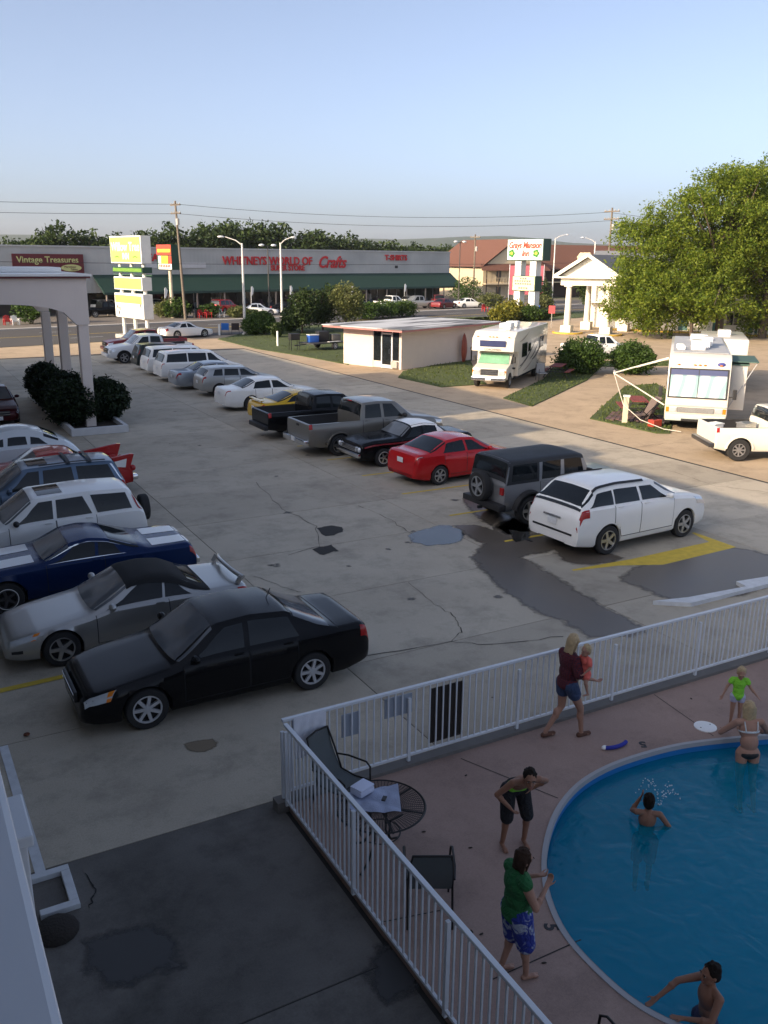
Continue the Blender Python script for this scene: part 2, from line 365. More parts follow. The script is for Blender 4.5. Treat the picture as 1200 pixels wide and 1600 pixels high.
def plan(L, f=.74, r=.80): return [(0, f), (.05, f+.10), (.18, .91), (.5, .97), (1.1, 1), (L-1.1, 1), (L-.45, .975), (L-.12, .93), (L-.03, r+.07), (L, r)]
def sedan(L, W, H, xf, wb, R, cowl, hdr, rfe, dk, nose=.66, hood=.84, belt=.92, deck=.98, zb=.20, **k):
    return dict(L=L, W=W, xf=xf, xr=xf+wb, R=R, Ra=R*1.14, zb=[(0, zb+.05), (.3, zb), (L-.5, zb), (L, zb+.1)], plan=k.pop('plan', plan(L)),
        zs=[(0, zb+.24), (.02, nose-.12), (.10, nose-.04), (.5, nose+.05), (cowl, hood), (cowl+.45, belt-.01), (hdr+.8, belt), (dk, deck-.04), (L-.12, deck-.06), (L-.03, deck-.2), (L, zb+.32)],
        zt=[(0, zb+.26), (.02, nose-.08), (.10, nose), (.6, nose+.10), (cowl, hood+.07), (hdr, H-.045), ((hdr+rfe)/2, H), (rfe, H-.05), (dk, deck), (L-.10, deck-.01), (L-.03, deck-.16), (L, zb+.34)], **k)
def suv(L, W, H, xf, wb, R, cowl, hdr, nose=.80, hood=1.0, belt=1.02, zb=.26, rr_=.28, **k):
    return dict(L=L, W=W, xf=xf, xr=xf+wb, R=R, Ra=R*1.15, zb=[(0, zb+.04), (.3, zb), (L-.5, zb), (L, zb+.08)], plan=k.pop('plan', plan(L, .78, .86)), tumble=k.pop('tumble', .24),
        zs=[(0, zb+.26), (.02, nose-.12), (.12, nose-.03), (.5, nose+.05), (cowl, hood), (cowl+.4, belt-.02), (L-.5, belt+.04), (L-.12, belt+.02), (L-.05, belt-.08), (L-.012, .72), (L, zb+.3)],
        zt=[(0, zb+.28), (.02, nose-.07), (.12, nose+.02), (.5, nose+.12), (cowl, hood+.07), (hdr, H-.05), ((hdr+L)/2, H), (L-rr_-.12, H-.035), (L-rr_, H-.07), (L-.10, belt+.06), (L-.05, belt-.04), (L-.012, .75), (L, zb+.32)], **k)
def pickup(L, W, H, xf, wb, R, cowl, hdr, cabend, nose=.95, hood=1.12, belt=1.15, rail=1.10, zb=.36, floor=.72, **k):
    return dict(L=L, W=W, xf=xf, xr=xf+wb, R=R, Ra=R*1.16, zb=[(0, zb+.02), (.3, zb), (L-.5, zb), (L, zb+.1)], plan=k.pop('plan', [(0, .80), (.05, .89), (.18, .94), (.5, .98), (1., 1), (L-.3, 1), (L-.04, .985), (L, .96)]), tumble=k.pop('tumble', .20), bed=(cabend, L-.09, floor), sh=.045,
        zs=[(0, zb+.30), (.02, nose-.10), (.10, nose-.03), (.5, nose+.05), (cowl, hood), (cowl+.4, belt-.02), (cabend-.05, belt), (cabend, rail), (L-.03, rail), (L, rail-.03)],
        zt=[(0, zb+.32), (.02, nose-.05), (.10, nose+.03), (.5, nose+.13), (cowl, hood+.08), (hdr, H-.05), ((hdr+cabend)/2, H), (cabend-.15, H-.03), (cabend-.06, H-.14), (cabend-.02, belt+.1), (cabend, rail+.01), (L-.03, rail+.008), (L, rail-.02)], **k)
ROWR = 'cars and trucks parked along the right-hand row'; ROWL = 'cars parked nose-in along the left side'
PI = math.pi
def at(xc, yc, nose_right=True): return dict(loc=(xc, yc, 0), rz=0 if nose_right else PI)

def make_vehicles():
    # ---- left row, noses to the motel (towards -x)
    sp = sedan(4.85, 1.85, 1.49, .95, 2.765, .335, 1.35, 2.10, 3.35, 4.18, nose=.70, hood=.86, belt=.98, deck=1.03)
    c = Car('sedan', 'black four-door sedan with silver wheel covers nearest the pool fence', 'car', (4.26, 13.27, 0), PI, sp, paint('black_car_paint', (.006, .006, .007), 0, .22), ROWL, ('split', STEELRIM))
    c.windows([((1.62, 2.55), (2.28, 2.58)), ((2.64, 3.50), (2.67, 3.36))], (1.40, 2.08, .10), (4.08, 3.42)); c.door(1.55, 2.6); c.door(2.63, 3.45); c.mirrors(1.72)
    c.lights((.06, .42, 6.3, 7.9), (.02, .22, 6.2, 7.8), True); c.grille(.58, .17, .95, BLACK, 2); c.plate(.72)
    c.across('rear_glass_sky_sheen', 4.06, 3.46, 10.3, 10.4, WGLASS, .009, 10, 6); c.across('trunk_gap', 4.20, 4.22, 9.5, 9.5, SEAM, .004, 8, 1); MB().bar((0, 0, 0), (-.08, 0, .16), .012, .012).build('antenna', BLACK, c.root, None, 0, c.surf(3.25, 12.9, 1))  # grey overlay on the rear window paints in reflected sky
    for sd in (1, -1): c.patch('hood_gap', lambda u, v: (.25+1.05*u, 10.2+.12*v+.5*(1-u)*.2, sd), 8, 1, SEAM, .004)
    sp = sedan(4.50, 1.76, 1.36, .92, 2.56, .325, 1.42, 2.22, 3.0, 3.62, nose=.62, hood=.80, belt=.92, deck=.96, sh=.08, tumble=.45)
    c = Car('convertible', 'silver convertible with closed black fabric top and rear wing', 'car', (3.36, 16.1, 0), PI, sp, paint('silver_paint', (.42, .42, .41), .7, .3), ROWL, ('five', RIM))
    c.windows([((1.72, 2.75), (2.36, 2.80)), ((2.80, 3.30), (2.84, 3.02))], (1.46, 2.16, .10)); c.door(1.55, 2.85); c.mirrors(1.82)
    c.lights((.10, .50, 6.6, 8.1), (.02, .3, 6.2, 7.6), True); c.plate(.66)
    for sd in (1, -1): c.side('air_vent', (.10, .28), (.10, .28), 5.0, 5.5, BLACK, .006, 4, 2, (sd,))
    st = c.across('soft_top', 2.14, 3.66, 9.95, 9.3, pm('black_canvas', (.014, .014, .015), .9, bump=.3), .014, 12, 16)
    c.across('rear_window', 3.30, 3.58, 11.6, 11.6, GLASS, .020, 6, 4)
    b = MB(); n = 10
    pts = [(-.02-.10*abs(t)**3, t*.74, .16-.05*abs(t)**2.5) for t in np.linspace(-1, 1, 15)]
    b.tube(pts, .045, 8); b.tube([(-.0, -.72, .0), (-.08, -.73, .13)], .05, 6); b.tube([(0, .72, 0), (-.08, .73, .13)], .05, 6)
    b.build('rear_wing', c.paint, c.root, 50, 0, (4.50/2-4.22, 0, .95))
    sp = sedan(4.95, 1.93, 1.34, 1.00, 2.84, .34, 1.70, 2.32, 3.05, 3.95, nose=.80, hood=.90, belt=.93, deck=.96, zb=.24, sh=.10, tumble=.42, plan=plan(4.95, .88, .88))
    c = Car('muscle_car', 'dark blue vintage coupe with white racing stripes', 'car', (2.95, 19.12, 0), PI, sp, paint('deep_blue_paint', (.006, .022, .085), .2, .2), ROWL, ('wall', DARKRIM))
    c.windows([((1.92, 2.78), (2.42, 2.82)), ((2.85, 3.32), (2.88, 3.20))], (1.74, 2.28, .08), (3.70, 3.12)); c.door(1.80, 2.95)
    for sd in (1, -1):
        q = (.10*sd, .44*sd)
        c.across('hood_stripe', .16, 1.60, 9.2, 9.2, WHITE, .006, 3, 12, q); c.across('trunk_stripe', 4.02, 4.86, 9.2, 9.2, WHITE, .006, 3, 8, q)
        c.side('window_trim', (1.86, 3.36), (2.42, 3.22), 10.0, 10.12, CHROME, .012, 10, 1, (sd,)); c.side('window_trim', (1.84, 3.40), (1.84, 3.40), 8.02, 8.14, CHROME, .012, 10, 1, (sd,))
        c.side('wheel_arch_trim', (.62, 1.38), (.62, 1.38), 4.02, 4.35, CHROME, .012, 12, 1, (sd,))
    c.lights(None, (.012, .16, 6.3, 7.5)); c.bx('bumper', 4.97, 0, .52, (.10, 1.72, .13), CHROME, .03); c.plate(.66)
    sp = suv(4.60, 1.79, 1.68, .86, 2.62, .345, 1.28, 2.02, nose=.84, hood=1.0, belt=1.08, rr_=.34)
    c = Car('compact_suv', 'white compact SUV with sunroof and spare wheel on its tailgate', 'suv', (2.75, 21.75, 0), PI, sp, WHITE, ROWL, ('five', RIM))
    c.windows([((1.55, 2.42), (2.14, 2.44)), ((2.50, 3.30), (2.52, 3.12)), ((3.42, 4.24), (3.30, 4.12))], (1.32, 1.98, .08), (4.50, 4.28)); c.door(1.45, 2.46, WHITE); c.door(2.49, 3.38, WHITE); c.mirrors(1.6, BLACK)
    c.lights((.05, .40, 6.2, 7.9), None); c.side('taillight', (4.50, 4.42), (4.34, 4.26), 8.0, 9.9, TAIL, .008, 3, 6); c.across('sunroof', 2.16, 2.72, 11.7, 11.7, GLASS, .007, 6, 4)
    w1, w2 = wheel_meshes(.33, .2, 'five', RIM); o = link('spare_wheel', w1, c.root, (-2.40, .02, .92), (0, 0, PI/2)); link('rim', w2, o)
    c.bx('rear_bumper', 4.58, 0, .48, (.10, 1.6, .22), BLACK, .03)
    sp = suv(4.75, 1.80, 1.72, .88, 2.72, .36, 1.35, 2.1, nose=.90, hood=1.06, belt=1.10, rr_=.30)
    c = Car('roof_rack_suv', 'blue-grey older SUV with roof rack bars and open sunroof', 'suv', (2.95, 24.8, 0), PI, sp, paint('slate_blue_paint', (.10, .15, .22), .5, .3), ROWL, ('five', RIM))
    c.windows([((1.62, 2.45), (2.2, 2.48)), ((2.55, 3.35), (2.58, 3.30)), ((3.45, 4.42), (3.42, 4.25))], (1.38, 2.06, .08), (4.63, 4.44)); c.door(1.5, 2.5); c.door(2.53, 3.4); c.mirrors(1.7)
    c.lights((.05, .35, 6.3, 7.9), (.03, .18, 6.5, 8.0)); c.across('sunroof', 2.25, 2.75, 11.8, 11.8, GLASS, .012, 6, 3)
    for x in (3.2, 3.75): c.across('roof_bar', x, x+.09, 10.6, 10.6, BLACK, .06, 8, 1)
    for sd in (1, -1): c.side('roof_rail', (2.5, 4.2), (2.5, 4.2), 10.9, 11.15, BLACK, .05, 8, 1, (sd,))
    c.side('trunk_edge', (4.6, 4.66), (4.3, 4.36), 8, 10, CHROME, .008, 2, 5); c.plate(.8)
    # red tail-finned classic
    sp = sedan(5.05, 1.92, 1.48, 1.02, 2.92, .35, 1.75, 2.40, 3.35, 4.0, nose=.86, hood=.95, belt=.98, deck=.98, zb=.28, sh=.10, tumble=.35, plan=plan(5.05, .88, .92))
    c = Car('finned_classic_car', 'red classic car with white-sided tail fins and chrome bumper', 'car', (3.55, 27.5, 0), PI, sp, paint('classic_red_paint', (.40, .02, .02), 0, .2), ROWL, ('wall', CHROME))
    c.windows([((1.98, 2.7), (2.5, 2.72)), ((2.78, 3.55), (2.8, 3.35))], (1.8, 2.36, .08), (3.92, 3.42)); c.door(1.85, 2.8, handle=False)
    for sd in (1, -1):
        b = MB(); b.prism([(0, -.02), (.0, .12), (-1.25, .30), (-1.38, .28), (-1.22, -.20)], -.05, .05, 'Y')
        f = b.build('tail_fin', c.paint, c.root, None, .02, (5.05/2-3.72, sd*.86, .96))
        MB().prism([(-.45, .04), (-1.15, .16), (-1.10, -.10), (-.5, -.02)], -.008, .008, 'Y').build('fin_insert', WHITE, f, None, 0, (0, sd*.056, 0))
        MB().ell((0, 0, 0), (.10, .09, .10)).build('taillight', TAIL, c.root, 50, 0, (5.05/2-5.05, sd*.80, .80)); c.bx('bumper_end', 5.08, sd*.75, .52, (.22, .34, .16), CHROME, .05)
    c.bx('bumper', 5.10, 0, .50, (.10, 1.6, .12), CHROME, .03)
    # white rounded vintage sedan
    L = 4.70; sp = dict(L=L, W=1.80, xf=.95, xr=3.75, R=.36, Ra=.42, zb=.28, plan=[(0, .5), (.3, .75), (1.2, .95), (2, 1), (3.4, 1), (4.2, .88), (L, .6)], sh=.06, tumble=.30, rr=.2, smooth=.16,
        zs=[(0, .6), (.1, .9), (1.3, 1.02), (3.4, 1.05), (4.2, .92), (4.6, .7), (L, .5)], zt=[(0, .62), (.1, .95), (1.0, 1.10), (1.45, 1.16), (1.95, 1.52), (2.5, 1.62), (3.0, 1.60), (3.5, 1.46), (4.0, 1.20), (4.45, .92), (L, .55)])
    c = Car('vintage_sedan', 'white rounded vintage sedan with three small side windows', 'car', (3.0, 31.0, 0), PI, sp, paint('antique_white_paint', (.70, .74, .76), 0, .2), ROWL, ('wall', CHROME))
    c.windows([((1.7, 2.2), (1.95, 2.22)), ((2.32, 2.92), (2.36, 2.9)), ((3.02, 3.55), (3.04, 3.30))], (1.5, 1.9), (3.9, 3.45), r0=8.35, r1=9.7); c.bx('bumper', 4.68, 0, .5, (.09, 1.3, .12), CHROME, .03)
    # maroon sedan coming past the planter, nose to the camera
    sp = sedan(4.85, 1.83, 1.48, .95, 2.78, .33, 1.35, 2.12, 3.4, 4.2, nose=.70, hood=.87, belt=.98, deck=1.03)
    q = P(10, 672); c = Car('sedan', 'dark maroon sedan facing the camera beside the planter', 'car', (3.75, 42.6, 0), -PI/2, sp, paint('maroon_paint', (.06, .008, .012), .3, .2), None, ('five', RIM))
    c.windows([((1.62, 2.55), (2.28, 2.58)), ((2.64, 3.5), (2.67, 3.36))], (1.4, 2.08, .1), (4.08, 3.42)); c.mirrors(1.7); c.lights((.05, .45, 6.3, 8.0)); c.grille(.56, .2, .9, BLACK, 2); c.plate(.36, True)
    # ---- right row
    sp = suv(4.72, 1.91, 1.76, .90, 2.79, .37, 1.18, 2.05, nose=1.0, hood=1.14, belt=1.20, rr_=.62, rr=.15, tumble=.30, smooth=.10)
    c = Car('suv', 'white seven-seat SUV parked nearest the pool fence', 'suv', (16.2, 16.45, 0), .055, sp, WHITE, ROWR, ('five', RIM))
    c.windows([((1.55, 2.55), (2.16, 2.58)), ((2.64, 3.50), (2.67, 3.48)), ((3.55, 4.33), (3.54, 4.04))], (1.23, 2.0, .08), (4.59, 4.13)); c.door(1.42, 2.6); c.door(2.62, 3.52); c.mirrors(1.66)
    c.lights((.06, .5, 6.4, 7.9), (.02, .36, 6.4, 7.85)); c.plate(.82); c.bx('plate_trim', 4.73, 0, .95, (.03, .62, .05), CHROME, .01); c.bx('bumper_step', 4.70, 0, .60, (.06, 1.4, .05), BLACK, .01)
    for sd in (1, -1): c.side('roof_rail', (2.4, 4.15), (2.4, 4.15), 10.75, 11.05, BLACK, .035, 12, 1, (sd,)); c.side('exhaust_trim', (4.72, 4.77), (4.72, 4.77), 4.2, 4.5, CHROME, .01, 2, 1, (sd,))
    jeep((16.18, 19.3, 0))
    sp = sedan(4.53, 1.82, 1.47, .92, 2.65, .32, 1.22, 2.08, 3.2, 4.02, nose=.72, hood=.90, belt=.99, deck=1.06)
    c = Car('sedan', 'bright red four-door sedan with alloy wheels', 'car', (16.22, 24.2, 0), .07, sp, paint('bright_red_paint', (.50, .008, .012), .1, .22), ROWR, ('six', RIM))
    c.windows([((1.55, 2.45), (2.2, 2.48)), ((2.54, 3.45), (2.57, 3.26))], (1.26, 2.04, .1), (3.92, 3.26)); c.door(1.42, 2.5); c.door(2.52, 3.4); c.mirrors(1.62); c.lights((.06, .5, 6.4, 7.9), (.03, .34, 6.9, 7.8)); c.plate(.80); c.bx('bumper_lower', 4.50, 0, .36, (.06, 1.35, .14), BLACK, .02)
    for sd in (1, -1): c.side('reverse_light', (4.48, 4.26), (4.48, 4.24), 7.25, 7.5, LAMP, .011, 4, 1, (sd,))
    # black and white classic, nose to the lot
    sp = sedan(4.70, 1.83, 1.40, .90, 2.78, .33, 1.55, 2.10, 3.15, 3.78, nose=.84, hood=.90, belt=.93, deck=.93, zb=.24, sh=.09, tumble=.40, plan=plan(4.70, .88, .88))
    BK = MATS['black_car_paint']
    c = Car('classic_sedan', 'black sixties sedan with white roof, its nose towards the lot', 'car', (16.08, 27.2, 0), PI, sp, BK, ROWR, ('wall', CHROME))
    c.windows([((1.75, 2.45), (2.22, 2.48)), ((2.54, 3.12), (2.56, 3.05))], (1.60, 2.06, .06), (3.68, 3.22)); c.door(1.65, 2.6, handle=False)
    c.across('white_roof', 2.12, 3.20, 10.0, 10.0, WHITE, .010, 10, 10); c.side('white_pillar', (3.16, 3.80), (3.10, 3.3), 8.1, 10.05, WHITE, .010, 5, 4)
    for sd in (1, -1):
        c.side('side_trim', (.15, 4.6), (.15, 4.6), 6.5, 6.8, CHROME, .010, 24, 1, (sd,))
        for y in (.56, .74): MB().lathe([(.085, -.02), (.085, .02), (.06, .045), (.001, .05)], n=14, axis='X').build('headlight', LAMP, c.root, 40, 0, (4.70/2-.0, sd*y, .66))
    c.grille(.64, .17, 1.3, DARKRIM, 3); c.bx('bumper', -.06, 0, .46, (.12, 1.72, .14), CHROME, .03); c.bx('bumper', 4.76, 0, .48, (.10, 1.7, .13), CHROME, .03)
    # grey crew-cab pickup
    TAN = paint('warm_grey_paint', (.20, .19, .17), .5, .3)
    sp = pickup(5.80, 2.02, 1.92, 1.0, 3.57, .40, 1.45, 2.15, 3.72, nose=1.02, hood=1.2, belt=1.26, rail=1.24, floor=.85)
    c = Car('pickup_truck', 'grey-brown crew-cab pickup with chrome rear bumper', 'pickup', (15.72, 29.6, 0), .0, sp, TAN, ROWR, ('five', RIM))
    c.windows([((1.85, 2.70), (2.34, 2.72)), ((2.82, 3.52), (2.84, 3.45))], (1.50, 2.10, .06)); c.across('rear_window', 3.70, 3.60, 10.4, 10.3, GLASS, .012, 8, 4); c.door(1.70, 2.75, TAN); c.door(2.78, 3.6, TAN); c.mirrors(1.9, BLACK, 1.25)
    c.lights((.05, .4, 6.4, 7.9), (.02, .14, 6.4, 8.0)); c.bx('rear_bumper', 5.90, 0, .58, (.20, 1.95, .20), CHROME, .04); c.plate(.62, x=6.01); c.bx('tailgate_handle', 5.81, 0, 1.12, (.02, .22, .08), BLACK, .006); c.bx('brake_light', 3.66, 0, 1.86, (.06, .3, .04), TAIL, .01)
    c.side('wheel_arch_trim', (3.99, 5.15), (3.99, 5.15), 4.02, 4.5, CHROME, .014, 12, 1); flares(c, .03, .03, TAN)
    tag(MB().ell((0, 0, 0), (.24, .22, .05), 10, 6).build('bundled_tarp', WHITE, None, 50, 0, (13.4, 29.3, .90)), 'small white bundle in the grey pickup bed', 'bundle')
    sp = pickup(5.45, 1.83, 1.74, .95, 3.3, .37, 1.38, 2.05, 3.55, nose=.92, hood=1.08, belt=1.14, rail=1.12, floor=.75)
    c = Car('pickup_truck', 'black pickup between the yellow coupe and the grey pickup', 'pickup', (15.42, 33.1, 0), 0, sp, BK, ROWR, ('five', RIM))
    c.windows([((1.75, 2.6), (2.24, 2.62)), ((2.7, 3.35), (2.72, 3.3))], (1.42, 2.0, .06)); c.across('rear_window', 3.53, 3.44, 10.4, 10.3, GLASS, .012, 8, 4); c.mirrors(1.8, BLACK); c.lights((.05, .35, 6.4, 7.9), (.02, .14, 6.2, 8.0)); c.bx('rear_bumper', 5.52, 0, .52, (.16, 1.75, .18), BLACK, .03)
    c.side('bed_rail_cap', (3.6, 5.4), (3.6, 5.4), 7.9, 8.2, DARKRIM, .008, 10, 1)
    sp = sedan(4.72, 1.85, 1.38, .95, 2.7, .34, 1.55, 2.35, 3.05, 3.98, nose=.70, hood=.88, belt=.96, deck=.99, sh=.09, tumble=.42)
    c = Car('coupe', 'yellow two-door coupe with dark rear glass', 'car', (15.95, 36.2, 0), 0, sp, paint('yellow_paint', (.62, .38, .015), .1, .25), ROWR, ('five', RIM))
    c.windows([((1.85, 2.8), (2.45, 2.82)), ((2.9, 3.5), (2.92, 3.2))], (1.6, 2.3, .1), (3.9, 3.12)); c.lights((.05, .4, 6.4, 7.8), (.02, .22, 6.5, 7.7)); c.plate(.72); c.mirrors(1.95); c.door(1.7, 2.9)
    b = MB(); b.bar((0, -.7, .10), (0, .7, .10), .18, .03); b.bar((0, -.6, 0), (0, -.6, .1), .05, .05); b.bar((0, .6, 0), (0, .6, .1), .05, .05); b.build('rear_wing', c.paint, c.root, None, .01, (4.72/2-4.55, 0, .97))
    sp = sedan(5.1, 1.85, 1.49, 1.0, 2.83, .345, 1.45, 2.25, 3.5, 4.35, nose=.74, hood=.92, belt=1.0, deck=1.06)
    c = Car('sedan', 'white large sedan beside the yellow coupe', 'car', (16.0, 40.3, 0), 0, sp, WHITE, ROWR, ('five', DARKRIM))
    c.windows([((1.8, 2.7), (2.42, 2.72)), ((2.8, 3.7), (2.82, 3.55))], (1.5, 2.2, .1), (4.24, 3.56)); c.door(1.6, 2.75); c.door(2.78, 3.6); c.mirrors(1.8); c.lights((.06, .5, 6.5, 7.9), (.03, .30, 7.0, 7.85)); c.plate(.85)
    SIL = MATS['silver_paint']
    sp = suv(4.41, 1.75, 1.53, .86, 2.635, .33, 1.15, 1.95, nose=.82, hood=.98, belt=1.03, rr_=.42)
    c = Car('hatchback', 'silver tall hatchback between the white and the silver sedans', 'car', (16.1, 45.1, 0), 0, sp, SIL, ROWR, ('five', RIM))
    c.windows([((1.4, 2.3), (2.08, 2.32)), ((2.4, 3.2), (2.42, 3.15)), ((3.28, 3.8), (3.26, 3.66))], (1.2, 1.9, .08), (4.28, 4.02)); c.mirrors(1.5); c.lights((.05, .4, 6.4, 7.9), (.03, .25, 6.8, 8.2)); c.plate(.75); c.door(1.3, 2.34); c.door(2.37, 3.22)
    sp = sedan(5.08, 1.85, 1.46, 1.02, 2.81, .33, 1.45, 2.2, 3.45, 4.2, nose=.68, hood=.86, belt=.95, deck=1.01)
    c = Car('sedan', 'silver-blue sedan with red tail lamps beside the minivans', 'car', (15.95, 48.1, 0), 0, sp, paint('ice_blue_paint', (.36, .40, .45), .6, .3), ROWR, ('split', RIM))
    c.windows([((1.8, 2.65), (2.35, 2.68)), ((2.75, 3.6), (2.78, 3.5))], (1.5, 2.15, .1), (4.1, 3.5)); c.lights((.06, .5, 6.5, 7.8), (.02, .3, 6.6, 7.8)); c.mirrors(1.8); c.plate(.72); c.door(1.6, 2.7); c.door(2.73, 3.55)
    sp = suv(5.1, 2.0, 1.74, 1.0, 3.07, .34, .95, 1.9, nose=.78, hood=1.0, belt=1.06, rr_=.35)
    c = Car('minivan', 'white minivan with black roof rails next to the silver-blue sedan', 'minivan', (16.1, 51.7, 0), 0, sp, WHITE, ROWR, ('five', RIM))
    vw = [((1.35, 2.25), (2.05, 2.28)), ((2.36, 3.45), (2.38, 3.45)), ((3.52, 4.75), (3.52, 4.62))]
    c.windows(vw, (1.02, 1.84, .1), (4.98, 4.78)); c.mirrors(1.45); c.lights((.05, .4, 6.2, 7.7), (.03, .25, 7.0, 8.0)); c.plate(.8)
    for sd in (1, -1): c.side('roof_rail', (2.4, 4.5), (2.4, 4.5), 11.0, 11.2, BLACK, .03, 8, 1, (sd,))
    c = Car('minivan', 'white minivan with tall tail lamps beside the dark green SUV', 'minivan', (16.1, 54.7, 0), 0, dict(sp), WHITE, ROWR, ('five', RIM))
    c.windows(vw, (1.02, 1.84, .1), (4.98, 4.78)); c.mirrors(1.45); c.lights((.05, .4, 6.2, 7.7), (.03, .12, 7.0, 9.0)); c.plate(.8)
    sp = suv(4.6, 1.8, 1.66, .88, 2.62, .35, 1.25, 2.0, nose=.84, hood=1.0, belt=1.04, rr_=.3, clad=1)
    c = Car('suv', 'dark green SUV with red tail lamps beside the white pickup', 'suv', (16.0, 57.7, 0), 0, sp, paint('dark_green_paint', (.03, .04, .04), .4, .3), ROWR, ('five', RIM))
    c.windows([((1.5, 2.4), (2.12, 2.42)), ((2.5, 3.3), (2.52, 3.26)), ((3.38, 4.2), (3.36, 4.08))], (1.3, 1.95, .08), (4.5, 4.28)); c.lights(None, None); c.side('taillight', (4.54, 4.48), (4.4, 4.3), 7.4, 9.4, TAIL, .008, 3, 5); c.plate(.8)
    for sd in (1, -1): c.side('roof_rail', (2.3, 4.0), (2.3, 4.0), 10.9, 11.1, BLACK, .04, 8, 1, (sd,))
    sp = pickup(5.85, 2.03, 1.88, 1.0, 3.65, .40, 1.45, 2.12, 3.75, nose=1.0, hood=1.16, belt=1.22, rail=1.18, floor=.85)
    for (yy, pt, nm) in ((62.2, paint('pearl_white_paint', (.66, .68, .70)), 'white crew-cab pickup facing the lot, in front of a red one'), (66.6, paint('dark_red_paint', (.16, .012, .015)), 'dark red pickup behind the white one near the road')):
        c = Car('pickup_truck', nm, 'pickup', (15.85 if yy < 64 else 16.7, yy, 0), PI, dict(sp), pt, ROWR, ('five', RIM))
        c.windows([((1.8, 2.7), (2.34, 2.72)), ((2.82, 3.55), (2.84, 3.48))], (1.5, 2.08, .06)); c.across('rear_window', 3.73, 3.63, 10.4, 10.3, GLASS, .012, 8, 4); c.mirrors(1.9, CHROME, 1.2); c.lights((.03, .38, 6.0, 7.7), (.02, .14, 6.4, 8.0)); c.grille(.85, .34, 1.15, BLACK, 2); c.bx('bumper', -.08, 0, .58, (.14, 1.75, .22), pt, .04); flares(c, .02, .025, BLACK)
    # ---- right edge: white pickup by the motorhome
    CREAM = paint('cream_white_paint', (.78, .75, .66))
    sp = pickup(5.50, 2.0, 1.90, 1.0, 3.6, .41, 1.45, 2.1, 3.55, nose=1.0, hood=1.18, belt=1.25, rail=1.22, floor=.86)
    q = P(1117, 720); c = Car('pickup_truck', 'white pickup with an open bed beside the large motorhome', 'pickup', (28.65, 21.25, 0), -.5, sp, CREAM, None, ('big', RIM))
    c.windows([((1.85, 2.75), (2.34, 2.78)), ((2.9, 3.4), (2.92, 3.36))], (1.5, 2.1, .06)); c.across('rear_window', 3.53, 3.43, 10.4, 10.3, GLASS, .012, 8, 4); c.door(1.7, 2.85, CREAM); c.lights((.05, .4, 6.4, 7.9), (.02, .12, 6.4, 8.0)); c.bx('rear_bumper', 5.60, 0, .58, (.2, 1.9, .16), DARKRIM, .03); c.mirrors(1.95, BLACK, 1.3); flares(c, .035, .04, CREAM)
    c.side('running_board', (1.6, 3.5), (1.6, 3.5), 3.7, 4.05, CHROME, .05, 8, 1); c.side('bed_rail_cap', (3.58, 5.42), (3.58, 5.42), 7.95, 8.9, BLACK, .006, 10, 2)
    for (x, y, s_, nm, mt) in ((26.6, 22.5, .26, 'white cooler box in the bed of the white pickup', 'white_paint'), (27.5, 21.85, .30, 'grey plastic tub in the bed of the white pickup', 'silver_paint')):
        o = MB().box((0, 0, s_*.6), (s_*1.9, s_*1.5, s_*1.2)).build('storage_box', MATS[mt], None, 40, .05, (x, y, .865)); tag(o, nm, 'box'); MB().box((0, 0, 0), (s_*2.0, s_*1.6, .05)).build('lid', MATS[mt], o, None, .01, (0, 0, s_*1.2+.02))
    # white pickup behind the bushes
    sp = pickup(5.3, 1.85, 1.75, .95, 3.1, .36, 1.38, 2.05, 3.3, nose=.92, hood=1.08, belt=1.12, rail=1.1, floor=.75)
    q = P(893, 561); c = Car('pickup_truck', 'white extended-cab pickup behind the two round bushes', 'pickup', (46.0, 50.3, 0), -.18, sp, WHITE, None, ('five', RIM))
    c.windows([((1.75, 2.5), (2.24, 2.52)), ((2.6, 3.1), (2.62, 3.08))], (1.42, 2.0, .06)); c.across('rear_window', 3.28, 3.19, 10.4, 10.3, GLASS, .012, 8, 4); c.lights((.05, .35, 6.4, 7.9), (.02, .14, 6.2, 8.0)); c.bx('rear_bumper', 5.38, 0, .5, (.16, 1.7, .16), DARKRIM, .03); c.mirrors(1.8); flares(c, .02, .03, BLACK)
    sp = sedan(4.8, 1.8, 1.45, .95, 2.7, .33, 1.4, 2.15, 3.3, 4.1)
    c = Car('sedan', 'silver sedan partly hidden behind the large motorhome', 'car', (41.2, 26.8, 0), .75, sp, SIL, None)
    c.windows([((1.7, 2.5), (2.3, 2.52)), ((2.6, 3.45), (2.62, 3.3))], (1.45, 2.1, .1), (4.0, 3.35)); c.lights(); c.plate(.75)
def flares(c, out, lip, mat):
    sp = c.sp
    for ax in (sp['xf'], sp['xr']):
        for sd in (1, -1):
            b = MB(); y0 = c.W/2*lerp(sp['plan'], ax); R = sp['Ra']; n = 14; vs = []
            for i in range(n+1):
                a = math.pi*(.04+.92*i/n)
                for (rr, yy) in ((R-.005, y0-.06), (R-.005, y0+out), (R+lip, y0+out), (R+lip+.03, y0-.04)): vs.append((rr*math.cos(a), sd*yy, rr*math.sin(a)*sp.get('archz', 1)))
            b.add(vs, [(i*4+k, i*4+k+1, i*4+5+k, i*4+4+k) for i in range(n) for k in range(3)])
            b.build('wheel_arch_trim', mat, c.root, 40, 0, (c.L/2-ax, 0, sp['R']))
